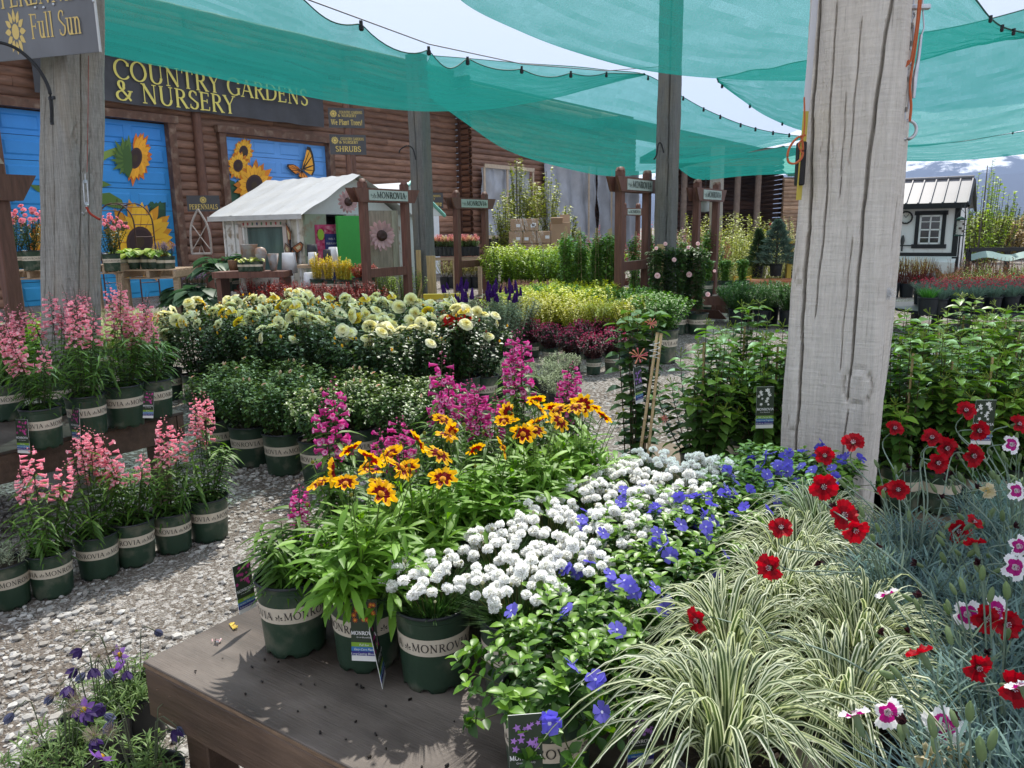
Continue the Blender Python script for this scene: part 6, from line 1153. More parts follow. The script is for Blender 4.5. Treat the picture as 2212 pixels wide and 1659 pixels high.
for x, y, Y, kd, dx, dz in ((1778, 1051, 1.62, 'r', -.1, .25), (1822, 1113, 1.5, 'r', .0, .5), (1846, 1143, 1.44, 'r', .1, -.3), (1688, 1140, 1.55, 'r', -.5, .9), (1665, 1226, 1.48, 'r', -1.6, .2), (1508, 1340, 1.42, 'r', -1.8, .1), (1782, 985, 1.95, 'r', -.5, .7), (1843, 957, 2.0, 'r', -.5, 1.1), (1932, 926, 2.15, 'r', 0, .9), (2012, 947, 2.05, 'r', -.2, 1.2), (2043, 968, 1.95, 'r', .2, .2), (2025, 999, 1.85, 'r', 0, .1), (2101, 984, 1.9, 'r', .1, .1), (2113, 930, 2.1, 'r', .1, .2), (2086, 888, 2.25, 'r', -.2, 1.1), (2199, 916, 1.95, 'r', .4, .5), (1941, 1058, 1.75, 'r', -.6, .5), (2068, 1147, 1.85, 'r', 0, .3), (2128, 1335, 1.3, 'r', -.1, .1), (2172, 1348, 1.28, 'r', .3, .2), (2112, 1440, 1.18, 'r', 0, -.1), (2186, 1485, 1.1, 'r', .2, .4), (1600, 1010+0, 2.6, 'd', 0, 1),
    (2089, 1327, 1.35, 'w', -.2, .2), (1917, 1538, 1.1, 'w', .1, .15), (2150, 1318, 1.33, 'w', .2, .3), (2192, 1225, 1.45, 'w', .1, .2), (2200, 1180, 1.5, 'w', .2, .3), (2035, 1570, 1.1, 'w', -.9, .6), (2185, 960, 1.95, 'w', .2, .3), (2195, 1060, 1.7, 'w', .2, .3), (2000, 1635, 1.06, 'c', 0, .2), (2060, 1628, 1.08, 'c', 0, .1), (2130, 1060, 1.75, 'c', 0, .3),
    (1770, 1215, 1.5, 'd', -.4, .6), (1900, 1368, 1.35, 'd', 0, 1), (1958, 1362, 1.4, 'd', 0, 1), (1895, 1180, 1.6, 'd', 0, .6), (2060, 1545, 1.1, 'd', 0, .4), (1960, 1010, 1.85, 'd', 0, 1)):
    p = D(x, y, Y); pl = min(DL, key=lambda q: np.linalg.norm(q[0][:2]+A([.0, -.04])-p[:2])); d = nrm(A([dx, -1., dz])); a_ = nrm(d*.7+A([0, 0, -.1])); e_ = pl[1]; q = p-d*.022*1.3
    st_ = MB(); b_ = pl[0]+A([0, 0, .2])+(p-pl[0])*A([.15, .15, 0]); st_.tubes([crom([b_, b_*.6+q*.4+A([0, 0, .05]), q-d*.05-A([0, 0, .02]), q], 16)], [np.linspace(.0022, .0015, 16)], (.2, .27, .21), 5)
    for f in (.35, .6): c_ = b_*(1-f)+q*f+A([0, 0, .03]); leaves(st_, np.repeat(c_[None], 2, 0), nrm(sph(2)*.5+A([0, 0, .8])), sph(2), .04, .0018, 'la4', .3, .2, A([.16, .23, .2]))
    o = link('stem', st_.mesh('stem', STEM)); o.parent = e_; bpy.context.view_layer.update(); o.matrix_parent_inverse = e_.matrix_world.inverted()
    o = link('flower' if kd != 'd' else 'dead_flower', (random.choice(HF[kd]) if isinstance(HF[kd], list) else HF[kd]), None, p, align(d, random.random()*6), random.uniform(.86, 1.1)); o.parent = e_; o.matrix_parent_inverse = e_.matrix_world.inverted()
# tags in the front pots
def tagthing(kind, p, label, rz=0., tilt=.08, sc=1., w=None):
    g = TAGS[kind]; o = link('plant_tag', g, None, p, Rz(rz)@Rx(tilt), sc); return tag(o, label, 'plant tag', 'plastic plant tags')
tagthing('violet', D(1138, 1712, 1.16), 'plant tag with violet flowers hanging on the nearest periwinkle pot', .1, -.12, 1.0)
tagthing('orange', D(788, 1428, 1.72), 'plant tag with orange flowers leaning on the coreopsis pot', -.1, -.1, 1.12)
tagthing('pink', G(590, 1318, ZB+.05)+A([-.07, .0, 0]), 'narrow tag seen edge on behind the left front pot', 1.0, -.1, 1.)
tagthing('pink', bp(.6, .27), 'curled white tag seen edge on between two front pots', 1.62, -.15, 1.15)
tagthing('violet', bp(1.28, .28, ZB+.04), 'blue striped tag low beside the striped grass', .2, .1, .95)
tagthing('white', D(1651, 925, 3.35), 'plant tag with white starry flowers left of the pale post', .03, -.05, 1.35); tagthing('white', D(2118, 960, 2.7), 'plant tag with white starry flowers hanging in the vines at the right', -.1, .05, 1.2)
# bits on the bench top
g = MB(); 
for x, y, r in ((519, 1389, .006), (625, 1350, .004)): pass
for k in range(26):
    p = bp(random.uniform(.15, 1.0), random.uniform(.02, .24)); g.tubes([[p+A([0, 0, .003]), p+A([random.uniform(-.008, .008), random.uniform(-.008, .008), .004])]], random.uniform(.0012, .0032), (.02, .015, .012), 5, caps=True)
tag(link('bark_crumbs', g.mesh('bark_crumbs', COLORED)), 'dark bark crumbs dropped on the bench top', 'debris', kind='stuff')
g = MB(); p = G(500, 1356, ZB)
for k in range(12): q = p+A([.022*(k/12-.5), -.03*(k/12-.5), .003]); g.tubes([[q, q+A([random.uniform(.006, .014), random.uniform(-.004, .008), .004])]], .0022, (.7, .5, .08), 5, caps=True)
tag(link('fallen_leaf', g.mesh('fallen_leaf', COLORED)), 'yellow fallen leaf on the bench corner', 'leaf'); g = MB(); p = G(468, 1388, ZB)
for k in range(9): q = p+A([random.uniform(-.012, .012), random.uniform(-.008, .008), .004]); g.tubes([[q, q+A([random.uniform(-.01, .01), random.uniform(-.01, .01), .006])]], .002, random.choice([(.5, .5, .52), (.55, .35, .35), (.06, .03, .02)]), 4, caps=True)
tag(link('fallen_flower', g.mesh('fallen_flower', COLORED)), 'withered grey fallen flower on the bench corner', 'flower')
# ------------------------------------------------------------------ left group: pink penstemons
for i, (x, y) in enumerate(((-60, 1000), (98, 972), (194, 946), (274, 926), (338, 908))):
    inst(pen_pink[i % 3], 'potted_penstemon', f'pink penstemon on the left bench, {ORD[i]} pot from the left' if i < 4 else 'pink penstemon at the right end of the left bench', 'potted plant', G(x, y-8, SZ), FACE+random.uniform(-.6, .3), random.uniform(.95, 1.1), 'pink penstemons at the left')
for i, (x, y) in enumerate(((20, 905), (130, 893), (215, 880), (300, 872))): inst(pen_pink[(i+1) % 3], 'potted_penstemon', f'pink penstemon in the back row of the left bench, {ORD[i]} from the left', 'potted plant', G(x, y, SZ), None or random.random()*6, 1., 'pink penstemons at the left')
for i, (x, y) in enumerate(((117, 1280), (217, 1240), (295, 1213), (378, 1186), (455, 1161))): inst(pen_pink[(i+2) % 3], 'potted_penstemon', f'pink penstemon on the gravel below the left bench, {ORD[i]} pot from the left', 'potted plant', G(x, y), FACE+random.uniform(-.5, .4), random.uniform(.98, 1.12), 'pink penstemons at the left')
lav, _ = shrub(.1, .1, 40, 14, .028, .0022, (.2, .25, .22), (.3, .35, .32), 'la4', .2, .2, .2, .06, .8, .3, .6, (.16, .17, .12), .0012); LAV = [POT]+on(.18, simple(lav, MATTE_LEAF))
inst(LAV, 'potted_lavender', 'small silver leaved plant in the pot at the far left end of the gravel row', 'potted plant', G(22, 1305), FACE-.5, .98)
tagthing('purple', G(10, 1318)+A([0, -.12, .01]), 'plant tag with purple flowers on the leftmost gravel pot', .1, -.08, 1.25)
tagthing('pink', G(60, 975, SZ)+A([0, -.03, 0]), 'plant tag with pink flowers between the first two pots on the left bench', -.2, -.08, 1.15); tagthing('pink', G(165, 950, SZ)+A([0, 0, 0]), 'plant tag with pink flowers between the second and third pots on the left bench', -.5, -.08, 1.15); tagthing('pink', G(318, 925, SZ)+A([0, 0.02, .05]), 'plant tag with pink flowers near the right end of the left bench', -.1, -.25, 1.)
# pasque flowers in dark pots on the gravel, bottom left
def pasque():
    mb, st = shrub(.13, .16, 40, 16, .045, .0035, (.06, .12, .04), (.13, .21, .08), 'la4', .25, .25, .05, .05, .9, .45, .7, (.1, .13, .06), .0013)
    it = []
    for kind in ('bell', 'open', 'seed', 'bell', 'closed', 'seed', 'closed', 'bell'):
        a = random.random()*6.28; r = random.uniform(.03, .15); h = random.uniform(.15, .26); b = A([r*.3*math.cos(a), r*.3*math.sin(a), 0]); c = A([r*.7*math.cos(a), r*.7*math.sin(a), h*1.05]); t_ = A([r*1.25*math.cos(a), r*1.25*math.sin(a), h*(.9 if kind != 'seed' else 1.1)])
        mb.tubes([crom([b, (b+c)/2, c, t_], 9)], .0017, (.14, .17, .1), 5); d = nrm(t_-c+A([0, 0, -.02 if kind in ('bell', 'closed') else .05])); f = MB()
        if kind == 'seed':
            n = 90; q = nrm(sph(n)+A([0, 0, .3])); f.tubes(np.stack([q*.002, q*.012, q*.024+A([0, 0, .004])], 1), .00035, (.38, .32, .26), 3); f.lathe([(.002, -.003), (.005, 0), (.002, .005)], 7, (.3, .35, .1)); nm = 'seed_head'
        else:
            n = 6; a6 = np.arange(n)*2*math.pi/n; op = {'bell': .55, 'open': 1.3, 'closed': .3}[kind]; t = A([0, .3, .65, 1.]); L = .034; cc = {'bell': (.06, .035, .13), 'open': (.25, .13, .42), 'closed': (.13, .14, .22)}[kind]
            for q in a6: x = L*np.sin(op)*t**(.7 if kind != 'open' else 1.)*(1-.25*t*(kind == 'closed')); z = L*math.cos(op)*t; P = np.stack([x*math.cos(q), x*math.sin(q), z], -1); f.ribbons(P[None], (A([.2, .9, 1, .15])*.0085)[None], A([[-math.sin(q), math.cos(q), 0]]), A(cc)*random.uniform(.8, 1.2), (-1, 0, 1), .3)
            if kind == 'open': f.lathe([(.008, .004), (.007, .009), (.002, .011)], 10, (.6, .38, .03)); f.lathe([(.0025, .01), (.001, .014)], 6, (.05, .03, .03))
            nm = 'flower'
        it.append(part(nm, f.mesh(nm, PETAL), t_, align(d if kind != 'open' else nrm(A([.2, -.8, .55])), random.random()*6), 1.15))
    return [part('foliage', mb.mesh('foliage', LEAF))]+it
pas = [[POT_BLACK_S]+on(.18, pasque()) for _ in range(3)]
for i, (x, y, lb) in enumerate(((150, 1760, 'purple pasque flowers in a black pot, nearest plant at the bottom left'), (225, 1660, 'purple pasque flowers in a black pot touching the front bench corner'), (330, 1800, 'feathery pasque flower plant beside the bench leg at the bottom edge'), (300, 1600, 'nodding pasque flowers close against the bench side'))): inst(pas[i % 3], 'potted_pasque_flower', lb, 'potted plant', G(x, y), i*1.3, .86, 'pasque flowers on the gravel')
# ------------------------------------------------------------------ roses
CRM = [rose(.056, (.84, .82, .55), (.8, .74, .3)).mesh('flower', PETAL), rose(.06, (.86, .84, .62), (.82, .78, .42), (6, 6, 5), 1.5).mesh('flower', PETAL), rose(.046, (.85, .7, .1), (.8, .58, .03)).mesh('flower', PETAL)]
REDR = [rose(.05, (.62, .01, .012), (.45, .005, .01)).mesh('flower', PETAL)]; PNKR = [rose(.034, (.85, .36, .42), (.8, .22, .28), (5, 5, 5)).mesh('flower', PETAL)]; PEA = [rose(.017, (.85, .6, .5), (.8, .42, .25), (5, 4)).mesh('flower', PETAL)]
yel = [[POT_BIG]+on(.24, rosebush(.64, .27, 40, 21, n_, [CRM[0], CRM[1], CRM[0], CRM[2], CRM[1]], .05, .019, nbud=5)) for n_ in (6, 8, 6)]
yelw = [[POT_BIG]+on(.24, rosebush(.6, .27, 40, 21, n_, [CRM[0], CRM[1]], .05, .019, nbud=3)) for n_ in (7, 5)]
drf = [[POT_BIG]+on(.24, rosebush(.38, .26, 50, 25, 1, PEA, .034, .0135, (.028, .075, .025), (.07, .14, .04), (.14, .2, .05), nbud=1, bcol=(.7, .55, .42))) for _ in range(2)]
redr = [POT_BIG]+on(.24, rosebush(.5, .24, 34, 20, 8, REDR, .045, .017, nbud=3, bcol=(.5, .01, .01)))
pnk = [POT_BIG]+on(.24, rosebush(.55, .26, 36, 20, 22, PNKR, .036, .014, (.02, .05, .02), (.04, .09, .03), nbud=8, bcol=(.6, .15, .15)))
R0 = G(477, 985); bdir = E2; k = 0
for r_ in range(3):
    for c_ in range(6 if r_ else 4):
        p = R0+E2*(.345*(c_-(r_ > 0)))+E1*(.34*r_)
        inst(drf[(r_+c_) % 2], 'potted_rose', f'low leafy rose with peach buds, {ORD[c_]} from the left in its {["front", "second", "third"][r_]} row', 'rose bush', p, FACE+random.uniform(-.5, .5), 1, 'low peach roses in green pots')
Y0 = R0+E1*.98-E2*2.1
for r_ in range(5):
    for c_ in range(8):
        p = Y0+E2*(.4*c_)+E1*(.42*r_)+A([B_()*3, B_()*3, 0])
        if r_ == 4 and c_ > 5: continue
        inst(yel[(r_*2+c_) % 3] if c_ < 4 or (r_+c_) % 3 == 0 else yelw[(r_+c_) % 2], 'potted_rose', f'pale yellow rose bush, {ORD[c_]} from the left in the {ORD[r_]} row', 'rose bush', p, random.random()*6, random.uniform(.98, 1.14), 'yellow roses in the middle of the yard')
inst(redr, 'potted_rose', 'red rose bush at the right end of the yellow roses', 'rose bush', G(1000, 890), .3, 1.15, 'red roses'); inst(redr, 'potted_rose', 'smaller red rose bush half hidden behind the yellow roses', 'rose bush', G(950, 830), 2.3, 1.0, 'red roses')
# ------------------------------------------------------------------ middle-distance shrubs
def bed(rec, name, label, cat, org, n1, n2, s1, s2, grp, jit=.03, sc=(.92, 1.08), d1=None, d2=None, z=0.):
    k = 0; d1 = E2 if d1 is None else d1; d2 = E1 if d2 is None else d2
    for r_ in range(n2):
        for c_ in range(n1):
            p = org+d1*(s1*c_)+d2*(s2*r_)+A([random.uniform(-jit, jit), random.uniform(-jit, jit), z]); inst(rec[(r_+c_) % len(rec)], name, label.format(c=ORD[c_], r=ORD[r_]), cat, p, random.random()*6.28, random.uniform(*sc), grp)
def mk(pot, zoff, *a, m=None, **k): mb, st = shrub(*a, **k); return [pot]+on(zoff, simple(mb, m)) if pot else simple(mb, m)
# buddleia with purple cones
mb, st = shrub(.72, .3, 34, 34, .07, .0105, (.07, .11, .085), (.16, .2, .17), 'la4', .4, .25, .12, .06, .6, .3, .5, (.12, .12, .08), .0028, True, (.2, .26, .2)); cone = MB(); n = 260; zz = np.linspace(0, 1, n); an = np.arange(n)*2.4; rr = .017*(1-zz**1.6)+.003
for z_, a_, r_ in zip(zz, an, rr): cone.box((r_*math.cos(a_), r_*math.sin(a_), .12*z_), (.0075, .0075, .006), Rz(a_), A([.065, .015, .17])*random.uniform(.6, 1.6))
cnm = cone.mesh('flower_spike', PETAL); bud_ = [POT_BIG]+on(.24, [part('foliage', mb.mesh('foliage', MATTE_LEAF))]+[spike_on(st, i, .98, cnm, 'flower_spike', random.uniform(.8, 1.15)) for i in np.argsort(-st[2][:, 2])[:9]])
for i, (x, y) in enumerate(((1015, 815), (1085, 805), (1060, 770), (990, 765), (1120, 775))): inst(bud_, 'potted_butterfly_bush', f'silvery butterfly bush with purple cones, {ORD[i]} nearest', 'shrub', G(x, y), i*1.7, .92, 'butterfly bushes right of the yellow roses')
art = mk(POT_BLACK_S, .18, .2, .17, 60, 16, .035, .004, (.16, .21, .16), (.28, .34, .28), 'la4', .2, .2, .1, .05, .9, .35, .6, (.2, .22, .16), .0016, m=MATTE_LEAF)
for i, (x, y, lb) in enumerate(((1172, 872, 'silver leaved plant in a black pot with a white tag, front of the gravel path'), (1212, 905, 'empty looking black pot with sparse silver leaves at the path edge'), (1070, 860, 'silver leaved plant left of the tagged black pot'), (1215, 850, 'silver leaved plant right of the tagged black pot'))): inst(art, 'potted_artemisia', lb, 'potted plant', G(x, y), i, 1.1, 'silver leaved plants by the path')
tagthing('pink', G(1120, 835, .2), 'white tag in the black pot of the silver leaved plant', .3, -.6, 1.)
weg, wst = shrub(.34, .22, 46, 26, .038, .0125, (.035, .014, .02), (.075, .03, .035), 'ov3', .2, .25, .15, .05, .7, .35, .3, (.06, .03, .03), .002); fl = MB(); p = bez(wst[0], wst[1], wst[2], np.full(46, .95)); p = np.repeat(p, 3, 0)+sph(138)*.02
for q in p: fl.merge(penst_bell(A([.42, .03, .12])*random.uniform(.7, 1.3), .018, (.6, .2, .3)), align(nrm(q*A([1, 1, .5])+sph(1)[0]*.1)), q)
wei = [POT]+on(.17, [part('foliage', weg.mesh('foliage', LEAF)), part('flowers', fl.mesh('flowers', PETAL))])
for i, (x, y) in enumerate(((1282, 808), (1322, 800), (1238, 800), (1190, 785), (1150, 772), (1255, 775), (1300, 768))): inst(wei, 'potted_weigela', f'dark leaved weigela with magenta flowers in a green pot, {ORD[i]} {"from the path" if i < 5 else "counting the back row"}', 'shrub', G(x, y), FACE+random.uniform(-.3, .3), .95 if i else .9, 'dark weigelas under the yellow shrubs')
eu = [mk(POT_BIG, .24, .48, .27, 56, 30, .036, .0125, (.2, .25, .025), (.4, .4, .08), 'ov3', .2, .25, .2, .06, .65, .25, .25, (.12, .13, .04), .002, tipcol=(.42, .45, .09), m=LEAF) for _ in range(2)]
bed(eu, 'potted_euonymus', 'yellow green variegated euonymus, {c} from the left, {r} row', 'shrub', G(1130, 752), 5, 2, .38, .42, 'yellow euonymus shrubs')
bx = [mk(POT_BIG, .24, .34, .27, 110, 32, .03, .0105, (.045, .13, .025), (.1, .24, .045), 'ov3', .15, .2, .1, .07, .65, .2, .4, (.06, .08, .03), .0018, tipcol=(.12, .25, .05)) for _ in range(2)]
inst(bx[0], 'potted_boxwood', 'rounded boxwood in a large green pot at the path corner', 'shrub', G(1428, 782), FACE+.1, 1.42, 'boxwoods'); bed(bx, 'potted_boxwood', 'rounded green boxwood, {c} from the left, {r} row behind the yellow shrubs', 'shrub', G(1130, 715), 6, 2, .42, .42, 'boxwoods', sc=(1.1, 1.3))
bar = [mk(POT_BIG, .24, .42, .22, 60, 32, .022, .0085, (.08, .01, .01), (.19, .02, .018), 'ov3', .15, .2, .12, .05, .55, .4, .35, (.08, .02, .02), .002, tipcol=(.26, .03, .025)) for _ in range(2)]
bed(bar, 'potted_barberry', 'red leaved barberry, {c} from the left, {r} row', 'shrub', D(545, 628, 12.6)*A([1, 1, 0]), 8, 2, .36, .36, 'red barberries behind the roses', sc=(1.15, 1.35), d1=nrm(A([.78, -.62, 0])))
bed(bar[:1], 'potted_barberry', 'red leaved barberry beside the left name frame, {c} from the left, {r} row', 'shrub', D(735, 620, 12.9)*A([1, 1, 0]), 3, 1, .33, .4, 'red barberries behind the roses')
gold = [mk(POT, .18, .38, .1, 40, 34, .02, .007, (.38, .36, .02), (.62, .5, .03), 'ov3', .2, .2, .1, .05, .35, .3, .8, (.2, .18, .04), .0018) for _ in range(2)]
for i, (x, y) in enumerate(((686, 624), (712, 622), (735, 622), (752, 620))): inst(gold[i % 2], 'potted_golden_barberry', f'upright golden barberry in front of the white shed, {ORD[i]} from the left', 'shrub', D(x, y, 12.5)*A([1, 1, 0])+A([0, 0, .56]), FACE, 1.2-.05*i, 'golden barberries'); 
mar = [mk(POT, .18, .22, .13, 50, 30, .022, .008, (.22, .02, .015), (.4, .06, .03), 'ov3', .2, .2, .15, .05, .7, .3, .3, (.1, .02, .02), .002)]
for i, (x, y) in enumerate(((778, 622), (796, 618))): inst(mar[0], 'potted_barberry', f'low rust red barberry behind the left frame post, {["left", "right"][i]} one', 'shrub', D(x, y, 12.5)*A([1, 1, 0])+A([0, 0, .56]), FACE, 1.25, 'low rust red barberries')
g = MB(); a, b = D(678, 625, 12.5), D(806, 622, 12.5); g.box((a+b)/2*A([1, 1, 0])+A([0, 0, .53]), (1.1, .35, .05)); [g.box((a*(1-f)+b*f)*A([1, 1, 0])+A([0, 0, .25]), (.07, .3, .5)) for f in (.08, .92)]; tag(link('plant_shelf', g.mesh('plant_shelf', REDWOOD)), 'red shelf under the golden barberries', 'shelf')
sp_ = [mk(POT_BIG, .24, .5, .3, 54, 26, .045, .015, (.22, .32, .02), (.42, .5, .05), 'ov3', .2, .25, .15, .06, .7, .3, .3, (.15, .14, .05), .002, tipcol=(.5, .52, .06)) for _ in range(2)]
bed(sp_, 'potted_spirea', 'lime green spirea, {c} from the left, {r} row behind the boxwoods', 'shrub', D(1080, 640, 11.3)*A([1, 1, 0]), 4, 4, .46, .5, 'lime green spireas')
hg = [mk(POT_BIG, .24, 1.05, .42, 60, 34, .062, .024, (.09, .19, .02), (.24, .36, .035), 'ov3', .25, .25, .1, .08, .6, .3, .3, (.12, .1, .05), .003, tipcol=(.42, .52, .06)) for _ in range(2)]
bed(hg, 'potted_dogwood', 'tall bright green shrub, {c} from the left, {r} row behind the spireas', 'shrub', D(1070, 600, 15.6)*A([1, 1, 0]), 4, 3, .62, .62, 'tall bright green shrubs in front of the cartons')
# pink plumes between
plm = [part('foliage', shrub(.25, .25, 30, 20, .03, .01, (.1, .2, .04), (.2, .3, .06), 'ov3')[0].mesh('foliage', LEAF)), part('flowers', (lambda m: m)(shrub(.5, .25, 50, 30, .016, .006, (.42, .2, .22), (.62, .38, .4), 'ov3', .2, .2, .55, .1, .7, .25, .4)[0]).mesh('flowers', PETAL))]
for i, x in enumerate((1098, 1122, 1148, 1172, 1192)): inst([POT_BIG]+on(.24, plm), 'potted_pink_plume_shrub', f'shrub with soft pink plumes, {ORD[i]} from the left in its row', 'shrub', D(x, 612, 13.6+.1*(i % 2))*A([1, 1, 0]), i, .95, 'pink plumed shrubs')
# staked clematis in a crate-like block
def staked(h=1.25, m=LEAF, c1=(.06, .15, .03), c2=(.15, .28, .06)):
    mb, st = shrub(h, .13, 16, 56, .065, .025, c1, c2, 'ov3', .3, .25, .1, .05, .3, .1, .1, (.1, .09, .04), .002); sk = MB(); 
    for k in range(3): a = k*2.1; sk.tubes([[(.06*math.cos(a), .06*math.sin(a), 0), (.015*math.cos(a), .015*math.sin(a), h*1.04)]], .005, (.55, .42, .22), 5)
    return [part('foliage', mb.mesh('foliage', m)), part('stake', sk.mesh('stake', mat('bamboo', None, .5, nscale=20, namp=.2)))]
cl = [[POT_PLAIN]+on(.17, staked()) for _ in range(2)]
bed(cl, 'staked_clematis', 'climber on bamboo stakes, {c} from the left, {r} row of the staked block', 'climbing plant', D(1222, 640, 12.6)*A([1, 1, 0]), 4, 3, .24, .26, 'staked climbers left of the tallest name frame', d1=A([1, 0, 0.]), d2=A([.1, 1, 0.]))
bed(cl[:1], 'staked_clematis', 'climber on bamboo stakes beside the tallest name frame, {c} from the left', 'climbing plant', D(1372, 610, 13.6)*A([1, 1, 0]), 6, 1, .3, .4, 'staked climbers right of the tallest name frame', d1=A([.95, .3, 0.]))
# climbing roses on stakes before the dark post
PALER = rose(.03, (.85, .6, .6), (.8, .5, .5), (5, 5)).mesh('flower', PETAL); crs = [[POT_BIG]+on(.24, staked(.95, LEAF, (.02, .06, .02), (.06, .12, .035))[:1]+[part('flower', PALER, (random.uniform(-.16, .16), -.17, z_), align((0, -1, .3)), s_) for z_, s_ in zz_]) for zz_ in (((.55, 1.3), (.9, .8)), ((.75, 1.),), ((.3, 1.1), (.95, .9), (.6, .7)))]
for i, x in enumerate((1418, 1440, 1462, 1485, 1508)): inst(crs[(i*2) % 3], 'staked_climbing_rose', f'dark staked climbing rose with pale pink blooms, {ORD[i]} from the left', 'rose bush', D(x, 660, 11.2+.15*(i % 2))*A([1, 1, 0]), 0, 1.1, 'dark climbing roses by the right frame')
# conifer-like groundcover in black pots, right
jun = [mk(POT_BLACK, .24, .46, .34, 90, 50, .042, .0058, (.03, .09, .03), (.08, .18, .05), 'la4', .1, .15, .05, .07, .7, .3, .7, (.05, .06, .03), .002) for _ in range(2)]
bed(jun, 'potted_juniper', 'dark green feathery shrub in a black pot, {c} from the left, {r} row', 'shrub', G(1592, 705), 5, 2, .38, .4, 'dark feathery shrubs in black pots', jit=.015, d1=nrm(A([.8, -.3, 0])), sc=(.98, 1.06)); hth = [mk(None, 0, .55, .32, 60, 40, .03, .0028, (.045, .07, .045), (.09, .12, .07), 'la4', .1, .15, .1, .1, .6, .3, .8)]
bed(hth, 'heather_shrub', 'grey green fine leaved shrub, {c} from the left, {r} row behind the black pots', 'shrub', D(1592, 600, 13.4)*A([1, 1, 0]), 5, 3, .45, .5, 'grey green fine shrubs', d1=nrm(A([.8, -.3, 0])))
# red wood shelf behind the dark climbing roses
g = MB(); c = D(1560, 647, 12.6); g.box(c, (.95, .5, .14), Rz(-.25)); g.box((c[0]+.25, c[1]-.1, c[2]/2), (.12, .12, c[2]), Rz(-.25)); tag(link('plant_shelf', g.mesh('plant_shelf', REDWOOD)), 'red stained shelf attached behind the right name frame', 'shelf')
for i, dx in enumerate((-.28, .02, .3)): inst([POT_BIG]+on(.24, staked(.45)[:1]), 'potted_shrub', f'leafy plant in a green pot on the red shelf, {ORD[i]} from the left', 'potted plant', c+A([dx, -.05, .07]), FACE, .85, 'pots on the red shelf')
# ------------------------------------------------------------------ vines behind the bench: honeysuckle and star jasmine
hon_mb, hst = shrub(.8, .12, 10, 34, .07, .028, (.022, .06, .02), (.06, .13, .03), 'ov5', .3, .3, .05, .05, .4, .12, .1, (.12, .09, .05), .0028, True, (.16, .28, .06))
hf = MB()
for k in range(10): a = k*2.4; d = nrm(A([math.cos(a), math.sin(a), random.uniform(.1, 1.2)])); P = crom([A([0, 0, 0]), d*.022, d*.036, d*.04+A([0, 0, -.012])], 7); hf.tubes([P], [[.0018, .002, .0022, .0028, .0035, .003, .001]], A([.85, .48, .32]) if k % 2 else A([.72, .25, .27]), 5)
hfm = hf.mesh('flower', PETAL); hon = [POT_BLACK_S]+on(.18, [part('foliage', hon_mb.mesh('foliage', LEAF)), part('flower', hfm, (-.01, -.12, .55), align((0, -1, .4)), 1.05), part('flower', hfm, (.04, -.1, .68), align((.3, -1, .4)), .7), part('flower', hfm, (.1, -.1, .28), align((.6, -1, .2)), .55)])
inst(hon, 'potted_honeysuckle', 'honeysuckle vine with coral flowers beside the leaning bamboo stakes', 'climbing plant', D(1372, 905, 3.75)*A([1, 1, 0])+A([0, 0, .1]), 0, 1.16)
g = MB(); 
for a, b in (((1386, 955), (1420, 720)), ((1402, 960), (1428, 722))):
    P = [D(*a, 3.3), D(*b, 3.42)]; g.tubes([[P[0]*(1-t)+P[1]*t for t in np.linspace(-.6, 1, 12)]], .0068, (.5, .36, .18), 7, caps=True)
    for t in np.linspace(0, 1, 6): c = P[0]*(1-t)+P[1]*t; v = nrm(P[1]-P[0]); g.tubes([[c-v*.003, c+v*.003]], .0082, (.38, .26, .12), 7)
tag(link('bamboo_stakes', g.mesh('bamboo_stakes', MATS['bamboo'])), 'pair of bamboo canes tied with white string by the honeysuckle', 'stake'); g = MB(); P = D(1413, 775, 3.36); th = np.linspace(0, 19, 60); g.tubes([[P+A([.022*math.cos(t), .014*math.sin(t), .0022*t*1.8]) for t in th]], .0013, (.75, .73, .7), 4); tag(link('string', g.mesh('string', COLORED)), 'white string wound round the bamboo canes', 'string')
tagthing('violet', D(1382, 870, 3.5), 'small tag hanging behind the bamboo canes', .9, -.1, 1.2)
jas = []
for _ in range(3):
    mb, st = shrub(.7, .21, 22, 28, .078, .0255, (.03, .08, .022), (.085, .17, .04), 'ov5', .25, .35, .05, .07, .75, .55, .1, (.13, .08, .05), .0026, True, (.2, .36, .05)); n = 22
    tp = st[2][:n]; b2 = []
    for q in tp: 
        d = nrm(sph(8)+A([0, 0, .7])); P = np.stack([np.repeat(q[None], 8, 0), q+d*.02, q+d*.036], 1); mb.tubes(P, [[.001, .001, .0022]], (.3, .38, .06), 3)
    sk = MB(); sk.tubes([[(0, 0, 0), (0, 0, .55)]], .006, (.5, .36, .18), 5); jas.append([POT_PLAIN]+on(.17, [part('foliage', mb.mesh('foliage', GLOSSY)), part('stake', sk.mesh('stake', MATS['bamboo']))]))
JZ = .12; g = MB(); 
jl = [(1515, 4.0), (1600, 4.4), (1672, 3.95), (1960, 3.75), (2045, 3.7), (2130, 3.75), (2215, 3.7), (1930, 4.3), (2010, 4.3), (2095, 4.35), (2180, 4.3), (2270, 4.3), (1730, 3.9), (2060, 4.9), (2150, 5.), (2240, 4.9)]
for i, (x, Y) in enumerate(jl):
    sd__ = 'left' if x < 1800 else 'right'; rw = 'front' if Y < 4.1 else 'middle' if Y < 4.55 else 'back'; s = 1.15 if x < 1800 else 1.1
    if rw == 'back': s *= 1.05
    inst(jas[i % 3], 'potted_star_jasmine', f'star jasmine {sd__} of the pale post, {ORD[[q for q in sorted(range(len(jl)), key=lambda q: jl[q][0]) if (jl[q][0] < 1800) == (x < 1800)].index(i)]} from the left', 'climbing plant', D(x, 900, Y)*A([1, 1, 0])+A([0, 0, JZ]), random.random()*6, s*random.uniform(.95, 1.04), 'star jasmines behind the front bench')
